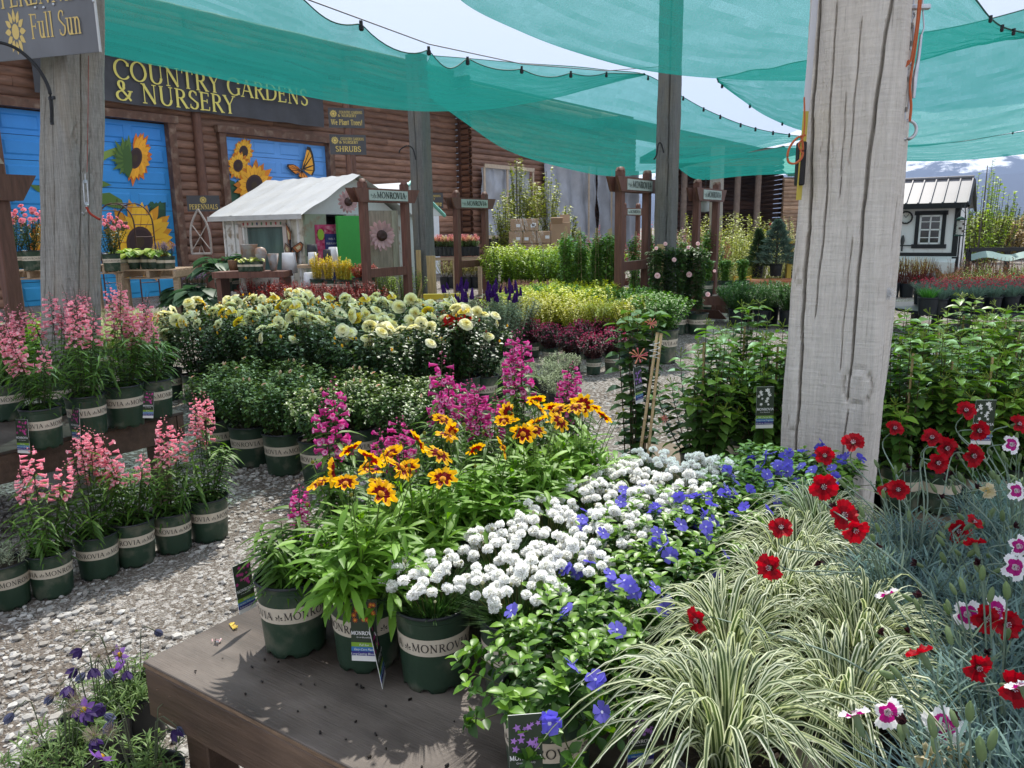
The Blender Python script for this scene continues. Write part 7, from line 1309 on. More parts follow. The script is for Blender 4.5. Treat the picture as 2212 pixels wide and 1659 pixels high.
g.box(D(1600, 900, 4.3)*A([1, 1, 0])+A([.1, 0, .055]), (1.35, 1.3, .11), Rz(-.2), (.16, .12, .08)); tag(link('wooden_pallet', g.mesh('wooden_pallet', MATS['old_boards'])), 'low pallet under the left star jasmines', 'pallet'); g = MB(); g.box(D(2110, 900, 4.3)*A([1, 1, 0])+A([0, 0, .055]), (1.6, 1.7, .11), Rz(-.1), (.16, .12, .08)); tag(link('wooden_pallet', g.mesh('wooden_pallet', MATS['old_boards'])), 'low pallet under the right star jasmines', 'pallet')
# ------------------------------------------------------------------ things farther back
vg = [[POT_PLAIN]+on(.17, simple(tuft(200, .3, .26, .004, (.25, .32, .1), (.5, .52, .28), .7, .05)))]
for i, (x, y, Y) in enumerate(((225, 700, 8.2), (262, 700, 8.), (300, 700, 7.9), (240, 700, 9.), (285, 700, 8.9), (325, 700, 8.8), (265, 700, 9.8), (310, 700, 9.7))): inst(vg[0], 'potted_pale_grass', f'pale striped grass right of the left post, {ORD[i]} nearest', 'grass plant', D(x, y, Y)*A([1, 1, 0])+A([0, 0, .1]), i, 1.25, 'pale grasses right of the left post')
gl = [mk(POT_BIG, .24, .62, .3, 40, 34, .07, .017, (.035, .1, .02), (.09, .2, .03), 'ov4', .3, .25, .1, .08, .6, .3, .3, (.1, .08, .04), .003, tipcol=(.25, .4, .06)) for _ in range(2)]
for i, (x, Y) in enumerate(((12, 5.6), (60, 5.9), (105, 6.4), (-25, 6.2), (35, 6.8), (85, 7.2))): inst(gl[i % 2], 'potted_leafy_shrub', f'bright leafy shrub at the far left behind pink flowers, {ORD[i]} nearest', 'shrub', D(x, 700, Y)*A([1, 1, 0]), i, 1.05, 'leafy shrubs at the far left')
# heucheras in reds and oranges before the pallets
hec = [mk(POT_PLAIN, .18, .2, .16, 46, 18, .045, .022, c1, c2, 'ov4', .2, .2, .3, .06, .8, .3, .3, (.15, .05, .04), .0018) for c1, c2 in (((.16, .02, .025), (.3, .05, .04)), ((.35, .12, .03), (.5, .25, .05)), ((.05, .1, .03), (.15, .2, .05)))]
for i in range(16): inst(hec[[0, 1, 0, 2][i % 4]], 'potted_heuchera', f'low red and orange plant, {ORD[i % 8]} from the left, {["front", "back"][i//8]} row before pallets', 'potted plant', D(258+14.5*(i % 8), 610, 10.4+.5*(i//8)+.1*(i % 3))*A([1, 1, 0]), i, 1.2, 'low coloured leaf plants before the pallets')
# pallet tables
PAL = mat('pallet_wood', (.4, .29, .19), .7, nscale=5, namp=.35, stretch=(2, 8, 8))
def pallet(x0, x1, y, Y, label, legs=True):
    a, b = D(x0, y, Y), D(x1, y, Y); c = (a+b)/2; L = np.linalg.norm(b-a); e = empty('pallet_table', label, 'table', c*A([1, 1, 0])); d = nrm((b-a)*A([1, 1, 0])); q = math.atan2(d[1], d[0])
    g = MB(); n = 6
    for k in range(n): g.box(c+A([-d[1], d[0], 0])*(.1+.17*k), (L, .12, .02), Rz(q))
    for s in (-.48, 0, .48): g.box(c+d*L*s+A([-d[1], d[0], 0])*.5-A([0, 0, .07]), (.05, 1., .11), Rz(q))
    for k in (0, 2, 5): g.box(c+A([-d[1], d[0], 0])*(.1+.17*k)-A([0, 0, .14]), (L, .12, .02), Rz(q))
    sub(link('top', g.mesh('top', PAL)), e)
    for s in (-.46, .46): g = MB(); g.box(c*A([1, 1, .5])+d*L*s+A([-d[1], d[0], 0])*.12-A([0, 0, .07]), (.09, .09, c[2]-.15), Rz(q)); sub(link('leg', g.mesh('leg', PAL)), e)
    return c
t1 = pallet(258, 378, 584, 13.4, 'long pallet table with hostas behind the pale grass'); t2 = pallet(196, 250, 573, 13.2, 'short pallet table beside the left post'); t3 = pallet(20, 100, 585, 13.2, 'pallet table under the pink roses at the left')
def rosette(n, L, wd, c1, c2, h, prof='ov5'):
    mb = MB(); ph = U(n)*6.28; el = U(n, .25, 1.1); e = A([np.cos(ph), np.sin(ph), ph*0]).T; b = e*.02; m = b+e*(L*.45*np.cos(el))[:, None]; m[:, 2] = h*np.sin(el)*U(n, .7, 1.1)
    mb.tubes(np.stack([b, (b+m)/2+A([0, 0, .03]), m], 1), .004, A(c1)*1.4, 4); leaves(mb, m, nrm(e*A([1, 1, 1])+A([0, 0, -.05])), np.repeat(A([[0, 0, 1.]]), n, 0)+e*.4, L*.62, wd, prof, .35, .25, cmix(c1, c2, n)); return simple(mb)
hos = [[POT_PLAIN]+on(.17, rosette(26, .24, .055, (.1, .22, .03), (.3, .4, .1), .16)), [POT_BIG]+on(.24, rosette(34, .5, .11, (.03, .08, .05), (.06, .12, .075), .34))]
for i, (x, y, Y) in enumerate(((292, 590, 13.7), (318, 590, 13.75), (335, 590, 13.7), (272, 590, 13.8))): inst(hos[0], 'potted_hosta', f'small bright hosta on the long pallet table, {["second", "third", "rightmost", "leftmost"][i]} one', 'potted plant', D(x, 584, Y)*A([1, 1, 0])+A([0, 0, t1[2]+.01]), i, 1.15, 'hostas on the pallet table')
for i, (x, z, Y, s) in enumerate(((482, .55, 13.6, 1.15), (500, .5, 14.2, 1.), (428, .0, 13.4, 1.2), (402, .0, 13.9, 1.1), (455, 0., 13.3, 1.))): inst(hos[1], 'potted_hosta', f'big blue green hosta left of the white shed, {["upper front", "upper back", "lower middle", "lower left", "lower right"][i]} one', 'potted plant', D(x, 600, Y)*A([1, 1, 0])+A([0, 0, z]), i, s, 'big blue hostas')
sal = mk(POT_PLAIN, .17, .3, .13, 40, 16, .016, .005, (.08, .06, .2), (.22, .18, .42), 'ov3', .2, .2, .45, .05, .5, .3, .6, (.06, .1, .04), .002)
for i, (x, z, Y) in enumerate(((352, t1[2], 13.7), (368, t1[2], 13.7), (404, .35, 15.5), (418, .35, 15.5), (432, .35, 15.5))): inst(sal, 'potted_salvia', f'blue violet salvia, {ORD[i]} from the left near the garage doors', 'potted plant', D(x, 590, Y)*A([1, 1, 0])+A([0, 0, z]), i, 1.1, 'blue violet salvias')
prb = [POT_BIG]+on(.24, rosebush(.66, .32, 42, 22, 34, PNKR, .04, .015, (.02, .05, .02), (.04, .09, .03), nbud=10, bcol=(.6, .15, .18), fsc=(.8, 1.2)))
inst(prb, 'potted_rose', 'pink rose bush in a pot left of the left post', 'rose bush', D(72, 580, 13.3)*A([1, 1, 0])+A([0, 0, t3[2]]), 0, 1.2, 'pink rose bushes'); inst(prb, 'potted_rose', 'pink rose bush in a pot just right of the left post', 'rose bush', D(243, 580, 13.1)*A([1, 1, 0])+A([0, 0, t2[2]-.1]), 2, 1.05, 'pink rose bushes'); inst(prb, 'potted_rose', 'pink rose bush cut by the left frame post', 'rose bush', D(38, 580, 14)*A([1, 1, 0])+A([0, 0, t3[2]]), 4, 1.1, 'pink rose bushes')
# iron arch and hanging basket
e = empty('garden_arch', 'brown iron garden arch before the sunflower door', 'arch', D(255, 600, 15.5)*A([1, 1, 0])); cx0 = D(252, 500, 15.5); RS = mat('rusty_iron', (.07, .035, .025), .7, nscale=20, namp=.4)
def arch(off, nm='arch_rail'):
    g = MB(); r = .36; top = 2.1; pts = [cx0*A([1, 1, 0])+off+A([r*math.cos(t), 0, top-.36+.42*math.sin(t)]) for t in np.linspace(0, math.pi, 14)]; P = [pts[0]*A([1, 1, 0])]+pts+[pts[-1]*A([1, 1, 0])]; g.tubes([P], .014, n=6); return pts, g
for o_, in ((A([0, 0, 0]),), (A([.22, .33, 0]),)): pts, g = arch(o_); sub(link('arch_rail', g.mesh('arch_rail', RS)), e); pa = pts if o_[0] == 0 else pa
g = MB()
for k in range(0, 14, 2): g.tubes([[pa[k], pa[k]+A([.22, .33, 0])]], .009, n=5)
for zz in (.3, .6, .9, 1.2, 1.5): 
    for s in (pa[0], pa[-1]): g.tubes([[s*A([1, 1, 0])+A([0, 0, zz]), s*A([1, 1, 0])+A([.22, .33, zz])]], .009, n=5)
sub(link('cross_bars', g.mesh('cross_bars', RS)), e)
b = D(259, 487, 15.2); g = MB(); g.lathe([(.06, -.1), (.11, -.06), (.145, .06), (.15, .07), (.13, .06), (.05, -.05)], 12, (.16, .11, .07), c=b); [g.tubes([[b+A([.14*math.cos(a), .14*math.sin(a), .07]), b+A([0, 0, .5])]], .004, (.05, .04, .03), 3) for a in (0, 2.1, 4.2)]; tag(link('hanging_basket', g.mesh('hanging_basket', COLORED)), 'brown hanging basket under the iron arch', 'basket')
# gothic window frame
c = D(436, 548, 16.2); g = MB(); w, hh = .2, .9; L_ = crom([c+A([-w, 0, 0]), c+A([-w, 0, .35]), c+A([-w*.75, 0, .62]), c+A([0, 0, hh])], 14); Rr = L_*A([1, 1, 1]); Rr = np.stack([2*c[0]-L_[:, 0], L_[:, 1], L_[:, 2]], -1)
g.tubes([L_, Rr], .022, n=6); g.tubes([[c+A([-w, 0, 0]), c+A([w, 0, 0])]], .025, n=6); g.tubes([[c+A([-w*.85, 0, .1]), c+A([0, 0, .35]), c+A([w*.8, 0, .6])]], .012, n=5); g.tubes([[c+A([w*.85, 0, .1]), c+A([0, 0, .35]), c+A([-w*.8, 0, .6])]], .012, n=5); g.tubes([[c+A([-w*.3, 0, 0]), c+A([0, 0, .2]), c+A([w*.3, 0, 0])]], .012, n=5); tag(link('gothic_window_frame', g.mesh('gothic_window_frame', mat('worn_white_wood', (.4, .36, .33), .8, nscale=20, namp=.4))), 'old pointed gothic window frame leaning by the log wall', 'window frame'); 
# planter bench with metal vessels in front of the shed
YB = 12.9; bz = D(550, 592, YB)[2]; e = empty('planter_bench', 'low red plank bench holding rusty metal vessels before the white shed', 'bench', D(550, 595, YB)*A([1, 1, 0])); g = MB(); a, b = D(470, 592, YB), D(624, 592, YB); g.box((a+b)/2, (b[0]-a[0], .5, .1), None); sub(link('top', g.mesh('top', REDWOOD)), e)
for x in (480, 615): g = MB(); p = D(x, 592, YB); g.box((p[0], p[1], bz/2-.03), (.08, .4, bz-.06)); sub(link('leg', g.mesh('leg', REDWOOD)), e)
RM = mat('rusty_galvanised', (.34, .33, .33), .5, nscale=5, namp=.2, col2=(.3, .17, .1), c2scale=6., c2pos=(.45, .6))
def vessel(x0, x1, y0, y1, Y, prof, label, m=RM, name='metal_vessel', cat='vessel', n=18, bottom=None):
    p = D((x0+x1)/2, y1, Y); r = (x1-x0)/2/1695*Y; h = (y1-y0)/1695*Y; g = MB(); g.lathe([(a*r, b_*h) for a, b_ in prof], n, (1, 1, 1)); return tag(link(name, g.mesh(name, m), None, p, Rz(.78 if n == 4 else 0)), label, cat)
vessel(524, 560, 528, 587, YB+.1, [(.01, 0), (.8, 0), (1, .98), (1.04, 1), (.95, 1), (.78, .02)], 'wide galvanised tub, tallest vessel on the red bench'); vessel(553, 579, 534, 587, YB-.05, [(.01, 0), (.45, 0), (1, .8), (.75, .95), (.3, 1)], 'rusty rounded metal cone on the red bench'); vessel(578, 606, 548, 587, YB, [(.01, 0), (.5, 0), (1, 1), (.95, 1), (.45, .05)], 'grey square metal cone planter on the red bench', n=4)
WP = mat('white_planter', (.72, .73, .75), .4, nscale=5, namp=.05); KP = mat('charcoal_planter', (.03, .032, .038), .5, nscale=6, namp=.2); tp = [(.01, 0), (1, 0), (.82, 1), (.01, 1)]
for a_ in ((607, 646, 546, 590, 13.2, WP, 'tall white planter upside down at the right end of the red bench'), (654, 686, 588, 625, 12.6, WP, 'white upturned planter lowest on the ground by the golden barberries'), (664, 688, 545, 572, 12.9, WP, 'small white upturned planter below the poster'), (661, 690, 528, 553, 13.3, KP, 'charcoal planter directly below the poster'), (696, 719, 539, 565, 13.0, KP, 'charcoal upturned planter between two white ones'), (708, 734, 534, 567, 13.3, WP, 'white upturned planter nearest the green door')): vessel(a_[0], a_[1], a_[2], a_[3], a_[4], tp, a_[6], a_[5], 'square_planter', 'planter', 4)
g = MB(); a, b = D(650, 570, 13.1), D(735, 570, 13.1); g.box((a+b)/2-A([0, 0, .03]), (b[0]-a[0], .5, .05), None); g.box(((a+b)/2)*A([1, 1, .5]), (.06, .4, a[2]-.06)); tag(link('planter_shelf', g.mesh('planter_shelf', PAL)), 'plain wooden shelf under the white and charcoal planters', 'shelf')
smh = [POT_PLAIN]+on(.17, rosette(14, .16, .03, (.2, .3, .06), (.5, .52, .2), .12))
for i in range(4): inst(smh, 'potted_hosta', f'tiny striped hosta in a small green pot on the red bench, {ORD[i]} from the left', 'potted plant', D(524+12*i, 590, YB-.18)*A([1, 1, 0])+A([0, 0, bz+.05]), i, .8, 'tiny hostas on the red bench')
vessel(494, 519, 562, 584, YB-.1, [(.01, 0), (.8, 0), (1, 1), (.9, 1), (.75, .1)], 'round brown wicker basket on the red bench', mat('wicker', (.16, .08, .04), .8, nscale=40, namp=.6), 'basket', 'basket')
# flower shelf, black potted shrubs, cartons, slim trees
snap = [[POT_BLACK_S]+on(.18, [part('foliage', shrub(.22, .12, 24, 16, .03, .006, (.05, .12, .04), (.1, .2, .05), 'la4')[0].mesh('foliage', LEAF)), part('flowers', shrub(.34, .13, 26, 22, .017, .009, c, A(c)*1.25, 'ov3', .2, .3, .62, .05, .5, .3, .3)[0].mesh('flowers', PETAL))]) for c in ((.42, .2, .2), (.36, .3, .5), (.45, .44, .28), (.45, .22, .32))]
zs = D(985, 553, 18.5)[2]-.0
for i in range(22): inst(snap[[2, 1, 0, 3, 0, 3][i % 6]], 'potted_snapdragon', f'{["cream", "lilac", "coral", "pink", "coral", "pink"][i % 6]} snapdragon on the far shelf, {ORD[i//2]} pair from left, {["front", "back"][i % 2]} one', 'potted plant', D(935+9.2*(i//2), 553, 18.5+.3*(i % 2))*A([1, 1, 0])+A([0, 0, zs]), i, 1., 'snapdragons on the far shelf')
g = MB(); a, b = D(930, 556, 18.6), D(1036, 556, 18.6); g.box((a+b)/2-A([0, 0, .03]), (b[0]-a[0], .7, .05), None); [g.box((p[0], p[1], p[2]/2), (.08, .6, p[2]-.06)) for p in (a, (a+b)/2, b)]; tag(link('flower_shelf', g.mesh('flower_shelf', PAL)), 'low wooden shelf under the far snapdragons', 'shelf')
bs = [mk(POT_BLACK, .24, .5, .3, 30, 24, .03, .01, (.12, .14, .03), (.3, .3, .07), 'ov3', .2, .2, .2, .06, .6, .3, .3, (.1, .07, .04), .003)]
for i in range(7): inst(bs[0], 'potted_shrub', f'sparse shrub in a black pot behind the second name frame, {ORD[i]} from the left', 'shrub', G(962+17*i, 622), i, 1.1, 'sparse shrubs in black pots')
lm = mk(POT_BLACK, .24, .75, .3, 34, 26, .04, .015, (.1, .2, .03), (.3, .42, .08), 'ov3', .2, .2, .1, .06, .6, .3, .3, (.1, .07, .04), .003)
for i, (x, Y) in enumerate(((812, 13.2), (838, 13.4), (868, 13.3), (890, 13.6))): inst(lm, 'potted_shrub', f'lime shrub in a black pot left of the slender post, {ORD[i]} from the left', 'shrub', D(x, 610, Y)*A([1, 1, 0]), i, .95, 'lime shrubs in black pots')
CARD = mat('cardboard', (.36, .24, .15), .8, nscale=4, namp=.15); YC = 19.; e = empty('carton_stack', 'tall stack of cardboard cartons wrapped in clear plastic', 'cartons', D(1145, 520, YC)*A([1, 1, 0])); xl, xr = D(1099, 500, YC)[0], D(1190, 500, YC)[0]; zt = D(1140, 472, YC)[2]; nz_ = 6; hz = zt/nz_
for r_ in range(nz_):
    for c_ in range(3 if r_ < nz_-1 else 2):
        w = (xr-xl)/3; g = MB(); cx = xl+w*(c_+.5)+(.12*w if r_ == nz_-1 else 0); g.box((cx, YC+.3, hz*(r_+.5)), (w-.012, .6, hz-.01), Rz(random.uniform(-.02, .02)), None or (1, 1, 1), 0, .01)
        for _ in range(random.choice((1, 1, 2))): g.box((cx+random.uniform(-.25, .25)*w, YC-.004, hz*(r_+random.uniform(.35, .6))), (.1, .006, .075), None, mi=1)
        sub(link('carton', g.mesh('carton', [CARD, WP])), e)
wm, wt = new_mat('stretch_wrap'); o_ = ND(wt, 'OutputMaterial'); t_ = ND(wt, 'BsdfTransparent'); g_ = ND(wt, 'BsdfGlossy', Roughness=.2); d_ = ND(wt, 'BsdfDiffuse'); d_.inputs[0].default_value = (.8, .8, .8, 1); a1 = ND(wt, 'AddShader'); mm = ND(wt, 'MixShader'); nn_ = ND(wt, 'TexNoise', Scale=3., Detail=6.); rr_ = ND(wt, 'ValToRGB'); rr_.color_ramp.elements[0].position = .5; rr_.color_ramp.elements[1].position = .72; rr_.color_ramp.elements[1].color = (.7, .7, .7, 1); LK(wt, nn_.outputs[0], rr_.inputs[0]); m1_ = ND(wt, 'MixShader'); m1_.inputs[0].default_value = .4; LK(wt, d_.outputs[0], m1_.inputs[1]); LK(wt, g_.outputs[0], m1_.inputs[2]); LK(wt, rr_.outputs[0], mm.inputs[0]); LK(wt, t_.outputs[0], mm.inputs[1]); LK(wt, m1_.outputs[0], mm.inputs[2]); LK(wt, mm.outputs[0], o_.inputs[0])
P = [[(x, YC-.02+.012*math.sin(x*30+z*9), z) for x in np.linspace(xl-.02, xr+.02, 30)] for z in np.linspace(.3, zt+.02, 14)]; g = MB(); g.grid(P); sub(link('plastic_wrap', g.mesh('plastic_wrap', wm)), e)
g = MB(); p = D(1211, 500, YC); w = (1232-1190)/1695*YC; z = D(1211, 480, YC)[2]; g.box((p[0], YC+.3, z/2), (w, .55, z), None, (1, 1, 1), 0, .01); g.box((p[0]-w*.2, YC+.0, z+.02), (w*.6, .03, .22), Rx(.6)); g.box((p[0]+w*.3, YC+.5, z+.08), (w*.5, .03, .22), Rx(-.3)); tag(link('open_carton', g.mesh('open_carton', CARD)), 'open brown carton with raised flaps beside the wrapped stack', 'carton')
def tree(label, x, y0, Y, h, r, nst, per, L, wd, c1, c2, group, trunkr=.03, base=.15, prof='ov3', hv=.3, pot=None, name='slender_tree', cat='tree', out=.3, t0=.25):
    p = D(x, y0, Y)*A([1, 1, 0]); mb, st = shrub(h, r, nst, per, L, wd, c1, c2, prof, .2, .2, t0, base, out, hv, .3, (.1, .085, .065), trunkr*.28); tr = MB(); tr.tubes([crom([(0, 0, 0), (.02, .01, h*.3), (-.01, 0, h*.6), (0, .01, h*.92)], 12)], [np.linspace(trunkr, trunkr*.3, 12)], n=8)
    return inst([part('crown', mb.mesh('crown', LEAF)), part('trunk', tr.mesh('trunk', mat('bark', (.14, .12, .1), .8, nscale=20, namp=.3)))]+([pot] if pot else []), name, label, cat, p, random.random()*6, 1., group)
for i, (x, Y, h, r) in enumerate(((1092, 20.5, 2.55, .42), (1118, 22, 3.7, .45), (1150, 21.5, 3.1, .4), (1180, 20.5, 3.25, .5), (1222, 20, 2.3, .4))): tree(f'slim yellow green young tree behind the cartons, {ORD[i]} from the left', x, 500, Y, h, r, 30, 60, .1, .038, (.12, .17, .04), (.3, .34, .08), 'slim young trees behind the cartons', .025, .12)
# mixed shrubs by the distant frame
mix = [([part('foliage', shrub(1.3, .4, 36, 30, .05, .018, c1, c2, 'ov3', .2, .25, .1, .1, .5, .35, .3)[0].mesh('foliage', LEAF)), part('flowers', shrub(1.42, .42, 30, 16, .03, .013, fc, A(fc)*1.2, 'ov3', .2, .3, .7, .1, .5, .35, .3)[0].mesh('flowers', PETAL))]) for c1, c2, fc in (((.04, .1, .03), (.09, .18, .05), (.35, .06, .15)), ((.05, .11, .03), (.12, .2, .06), (.45, .3, .5)), ((.06, .03, .03), (.12, .06, .05), (.4, .12, .18)))]
for i, (x, Y, k, s) in enumerate(((1255, 17, 0, 1.), (1285, 17.5, 2, 1.15), (1312, 16.8, 1, 1.05), (1240, 18, 1, .9), (1380, 17.5, 0, 1.1), (1405, 18.5, 2, 1.2), (1480, 17, 1, 1.15), (1500, 16, 0, 1.1), (1455, 16.5, 0, 1.2), (1535, 16.5, 0, 1.15))): inst(mix[k], 'flowering_shrub', f'tall flowering shrub, {ORD[i if i < 4 else i-4]} of the group {"left" if i < 4 else "right"} of the tallest frame', 'shrub', D(x, 600, Y)*A([1, 1, 0]), i, s, 'tall flowering shrubs of the back rows')
wil = [simple(shrub(1.75, .62, 60, 46, .085, .02, (.16, .21, .05), (.36, .4, .12), 'ov3', .15, .2, .08, .3, .8, .55, .3, (.16, .13, .08), .004)[0]) for _ in range(2)]
for i, (x, Y, s) in enumerate(((1575, 19, 1.1), (1600, 20.5, 1.15), (1630, 20, 1.1), (1655, 21.5, 1.05), (1600, 17.5, .75), (1575, 23, 1.2), (1690, 23, 1.), (1425, 24, 1.1), (1492, 22, 1.15), (1525, 21, 1.15))): inst(wil[i % 2], 'airy_shrub', f'airy yellow green shrub in front of the dark porch, {ORD[i]} from the nearest left', 'shrub', D(x, 600, Y)*A([1, 1, 0]), i, s, 'airy shrubs in front of the porch')

def spruce(h, r, c1, c2, n=2600):
    mb = MB(); z = U(n)**1.2; ph = U(n)*6.28; rr = r*(1-z)**.75*U(n, .55, 1.05); rr = rr*(1+.18*np.sin(z*38)); p = np.stack([rr*np.cos(ph), rr*np.sin(ph), .08*h+z*h*.92], -1); d = nrm(np.stack([np.cos(ph), np.sin(ph), .35+0*ph], -1)+sph(n)*.45); leaves(mb, p-d*.03, d, sph(n), .11, .012, 'la4', .05, 0, cmix(c1, c2, n)); mb.tubes([[(0, 0, 0), (0, 0, h*.95)]], [[.03, .01]], (.1, .07, .05), 6); return mb
s1 = spruce(1., .42, (.06, .1, .1), (.12, .17, .165)); inst([POT_BLACK, part('crown', s1.mesh('crown', MATTE_LEAF), (0, 0, .2))], 'potted_spruce', 'round blue spruce in a dark green pot', 'conifer', D(1676, 582, 17)*A([1, 1, 0])+A([0, 0, .45]), 0, 1.); s2 = spruce(.85, .24, (.03, .06, .03), (.06, .1, .05), 1400); inst([POT_BLACK, part('crown', s2.mesh('crown', MATTE_LEAF), (0, 0, .2))], 'potted_spruce', 'small narrow dark spruce left of the blue one', 'conifer', D(1636, 582, 17.3)*A([1, 1, 0])+A([0, 0, .4]), 0, 1.)
g = MB(); c = D(1668, 585, 16.6); g.box((c[0], c[1], .2), (1.1, .5, .42), None, (.42, .13, .05), 0, .03); tag(link('terracotta_trough', g.mesh('terracotta_trough', COLORED)), 'long terracotta trough below the spruces', 'planter'); g = MB(); c = D(1605, 580, 16.4)
for dx in (-.17, 0, .17):
    g.box((c[0]+dx, c[1], .26), (.03, .03, .5), None, (.75, .45, .05))
for zz in (.06, .25, .48): g.box((c[0], c[1], zz), (.38, .03, .03), None, (.75, .45, .05))
tag(link('yellow_rack', g.mesh('yellow_rack', COLORED)), 'small yellow metal rack left of the terracotta trough', 'rack')
e = empty('rail_fence', 'dark wooden rail fence with a yellow post beside the pale timber post', 'fence', D(1718, 590, 17)*A([1, 1, 0])); zz = 1.3
for x, cc in ((1703, (.5, .36, .05)), (1722, (.1, .06, .04)), (1760, (.1, .06, .04))): g = MB(); p = D(x, 590, 17); g.box((p[0], p[1], .6), (.09, .09, 1.2), None, cc); sub(link('post', g.mesh('post', COLORED)), e)
g = MB(); a, b = D(1703, 590, 17), D(1800, 590, 17)
for z in (.35, .75, 1.1): g.box(((a[0]+b[0])/2, a[1]-.03, z), (b[0]-a[0], .04, .1), None, (.12, .075, .05))
sub(link('rail', g.mesh('rail', COLORED)), e)
# lantern hanging at the right frame
c = D(1523, 440, 13.6); g = MB(); g.lathe([(.01, .2), (.03, .15), (.13, .1), (.13, .085), (.06, .08)], 10, (.6, .6, .58), c=c); g.lathe([(.075, .08), (.075, -.13), (.001, -.14)], 8, (.55, .58, .6), c=c); g.tubes([[c+A([0, 0, .2]), c+A([0, 0, .42])]], .005, (.05, .05, .05), 4); tag(link('white_lantern', g.mesh('white_lantern', COLORED)), 'white bird feeder lantern hanging beside the right name frame', 'lantern')
# yellow board at the foot of the slender post
g = MB(); a, b = D(915, 640, 13.), D(1012, 641, 13.); g.box((a+b)/2, (b[0]-a[0], .12, .09), None, (.62, .45, .03)); g.box(((a+b)/2)*A([1, 1, .5]), (.1, .1, a[2]-.05), None, (.5, .36, .04)); tag(link('yellow_board', g.mesh('yellow_board', COLORED)), 'yellow painted board at the foot of the slender post', 'board')
# ------------------------------------------------------------------ right side beyond the path
tw = [POT_BLACK]+on(.22, [part('foliage', shrub(.62, .3, 40, 12, .022, .007, (.3, .3, .06), (.45, .42, .1), 'ov3', .2, .2, .45, .1, .7, .3, .3, (.16, .04, .03), .005)[0].mesh('foliage', LEAF))])
for i, (x, y) in enumerate(((1925, 642), (1957, 642), (1975, 634), (1988, 630), (2002, 625))): inst(tw, 'potted_twiggy_shrub', f'twiggy red stemmed shrub before the white shed, {ORD[i]} from the left', 'shrub', G(x, y), i, 1.15-.05*i, 'twiggy shrubs before the white shed')
dp = [[POT_BLACK_S]+on(.18, [part('foliage', tuft(260, .2, .19, .003, (.08, .13, .1), (.16, .22, .18), .3, .06, 'la5').mesh('foliage', MATTE_LEAF)), part('flowers', shrub(.25, .17, 20, 3, .02, .012, (.22, .008, .035), (.36, .02, .07), 'ov3', .2, .3, .9, .05, .5, .3, .2, (.12, .17, .13), .0012)[0].mesh('flowers', PETAL))]) for _ in range(2)]
o_ = D(2025, 690, 10.2)*A([1, 1, 0]); 
for r_ in range(5):
    for c_ in range(8): inst(dp[(r_+c_) % 2], 'potted_dianthus', f'small dark red dianthus on the far table, {ORD[c_]} from the left, {ORD[r_]} row', 'potted plant', o_+A([.27*c_+.12*r_, .05*c_+.34*r_, .35]), r_+c_, 1., 'small dark red dianthus on the far right table')
g = MB(); g.box(o_+A([1.25, .9, .33]), (2.7, 2.0, .04), Rz(.18)); [g.box(o_+A([x, y, .16]), (.1, .1, .3)) for x, y in ((.05, .1), (2.3, .5), (.5, 1.5), (2.5, 1.8))]; tag(link('plastic_table', g.mesh('plastic_table', POT_B)), 'low black table carrying the small dark red dianthus', 'table')
gg = [POT_BLACK_S]+on(.18, simple(tuft(260, .16, .13, .003, (.05, .16, .03), (.1, .26, .05), .2, .06, 'la5'))); inst(gg, 'potted_green_grass', 'short bright grass in the first black pot of the far right table', 'grass plant', o_+A([-.2, -.1, .35]), 0, 1.15)
hr = [mk(None, 0, .75, .4, 50, 40, .03, .008, (.1, .03, .03), (.16, .2, .04), 'ov3', .2, .2, .1, .2, .6, .3, .4, (.1, .05, .03), .003, tipcol=(.25, .035, .03)), mk(None, 0, .8, .4, 50, 40, .035, .01, (.08, .16, .02), (.22, .32, .04), 'ov3', .2, .2, .1, .2, .6, .3, .4, (.1, .08, .03), .003)]
for i in range(15): r_, c_ = i//5, i % 5; inst(hr[(0 if r_ else i % 2)], 'bushy_shrub', f'red tipped bushy shrub right of the white shed, {ORD[c_]} from the left, {ORD[r_]} row', 'shrub', D(2075+42*c_-6*r_, 640, 14+1.1*r_)*A([1, 1, 0]), i, 1.05+.05*r_, 'bushy shrubs right of the white shed')
e = empty('dark_rail_fence', 'black rail fence with a torn green net beyond the white shed', 'fence', D(2150, 600, 20)*A([1, 1, 0])); g = MB(); a, b = D(2095, 538, 20), D(2330, 538, 20); g.box((a+b)/2, (b[0]-a[0], .06, .1), None, (.02, .02, .022)); sub(link('rail', g.mesh('rail', COLORED)), e)
for x in (2096, 2180, 2265): g = MB(); p = D(x, 538, 20); g.box((p[0], p[1]+.05, p[2]/2), (.09, .09, p[2]), None, (.02, .02, .022)); sub(link('post', g.mesh('post', COLORED)), e)
P = [[D(x, 546+dy+4*math.sin(x*.07), 19.8-.02*dy) for x in range(2098, 2330, 8)] for dy in (0, 4, 9, 14)]; g = MB(); g.grid(P, (.25, .36, .33)); sub(link('net', g.mesh('net', COLORED)), e)
for i, (x, Y, h, r, c1, c2) in enumerate(((2120, 30, 3.1, 1.1, (.12, .18, .03), (.26, .32, .06)), (2150, 34, 2.9, 1.2, (.1, .14, .05), (.22, .25, .1)), (2185, 32, 2.6, 1.1, (.2, .16, .08), (.32, .25, .13)), (2215, 36, 3., 1.3, (.05, .1, .04), (.1, .16, .06)), (2160, 42, 4., 1.4, (.04, .09, .04), (.08, .14, .06)), (2240, 40, 3.6, 1.4, (.14, .16, .06), (.25, .26, .1)), (2100, 40, 3.4, 1.2, (.05, .1, .04), (.12, .17, .06)))): tree(f'bushy background tree at the right edge, {ORD[i]} of seven', x, 560, Y, h*.66, r, 60, 70, .15, .05, c1, c2, 'background trees at the right edge', .08, .3, t0=.08, out=.8, name='background_tree')
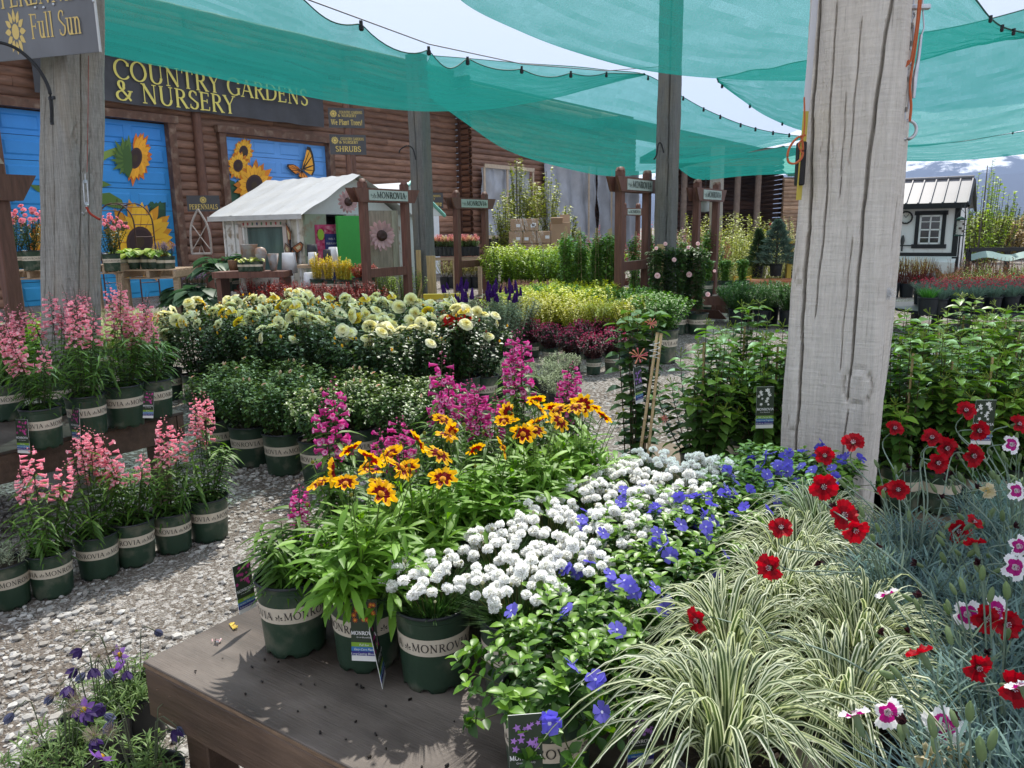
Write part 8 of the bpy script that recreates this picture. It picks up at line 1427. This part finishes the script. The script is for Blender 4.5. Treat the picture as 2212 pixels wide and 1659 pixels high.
tree('young tree with small bright leaves rising behind the white shed corner', 2112, 560, 21.5, 3.3, .75, 26, 40, .11, .05, (.14, .25, .03), (.28, .4, .05), None, .035, .25, out=.9, t0=.15); 
for i, x in enumerate((1700, 1725, 1715)): tree(f'loose blossoming shrub left of the pale post, {ORD[i]}', x, 580, 18.5+i, 1.9, .3, 14, 30, .05, .02, (.2, .28, .05), (.6, .55, .4), 'loose blossoming shrubs', .02, .1)
# hen by the coop
def hen():
    me = bpy.data.meshes.new('hen'); V = [(0, 0, .2), (.1, 0, .22), (.16, 0, .28), (.19, 0, .36), (.225, 0, .4), (-.1, 0, .22), (-.17, 0, .3), (-.21, 0, .38), (.02, .035, .1), (.02, -.035, .1), (.03, .035, .0), (.03, -.035, 0), (.265, 0, .39)]; E = [(0, 1), (1, 2), (2, 3), (3, 4), (0, 5), (5, 6), (6, 7), (0, 8), (0, 9), (8, 10), (9, 11), (4, 12)]
    me.from_pydata(V, E, []); o = link('hen', me, None, G(2028, 621)+A([0, -.3, 0]), Rz(3.0), 1.15); m = o.modifiers.new('s', 'SKIN'); rs = [.11, .1, .07, .045, .042, .1, .06, .035, .03, .03, .012, .012, .01]
    for v, r in zip(me.skin_vertices[0].data, rs): v.radius = (r, r)
    me.skin_vertices[0].data[0].use_root = True; o.modifiers.new('d', 'SUBSURF').levels = 2; me.materials.append(mat('hen_feathers', (.3, .13, .04), .8, nscale=18, namp=.5, col2=(.08, .05, .03), c2scale=6.)); tag(o, 'orange brown hen standing by the foot of the white shed', 'hen')
hen()
g = MB(); c = D(1914, 634, 2.82); n = 260; q = sph(n)*U(n, .01, .03)[:, None]*A([1, .4, .9]); g.tubes(np.stack([c+q*.3, c+q+sph(n)*.008, c+q*1.15+sph(n)*.012], 1), .0004, (.85, .86, .88), 3); tag(link('cotton_fluff', g.mesh('cotton_fluff', COLORED)), 'white fluff caught on the right edge of the pale post', 'fluff')
# ------------------------------------------------------------------ air
hz, ht = new_mat('haze_air'); o_ = ND(ht, 'OutputMaterial'); pv = ND(ht, 'VolumePrincipled'); pv.inputs['Color'].default_value = (.5, .66, 1., 1); pv.inputs['Density'].default_value = .00018; pv.inputs['Anisotropy'].default_value = .2; LK(ht, pv.outputs[0], o_.inputs['Volume'])
g = MB(); g.box((0, 2300, 400), (13000, 5400, 812)); tag(link('haze', g.mesh('haze', hz)), 'pale blue air between the yard and the mountains', 'haze', kind='stuff')
for o in bpy.data.objects:
    if o.name.split('.')[0] == 'flowers': o['kind'] = 'stuff'
    if o.parent is None and 'label' in o and len(o['label'].split()) > 16: print('LONG', o['label'])
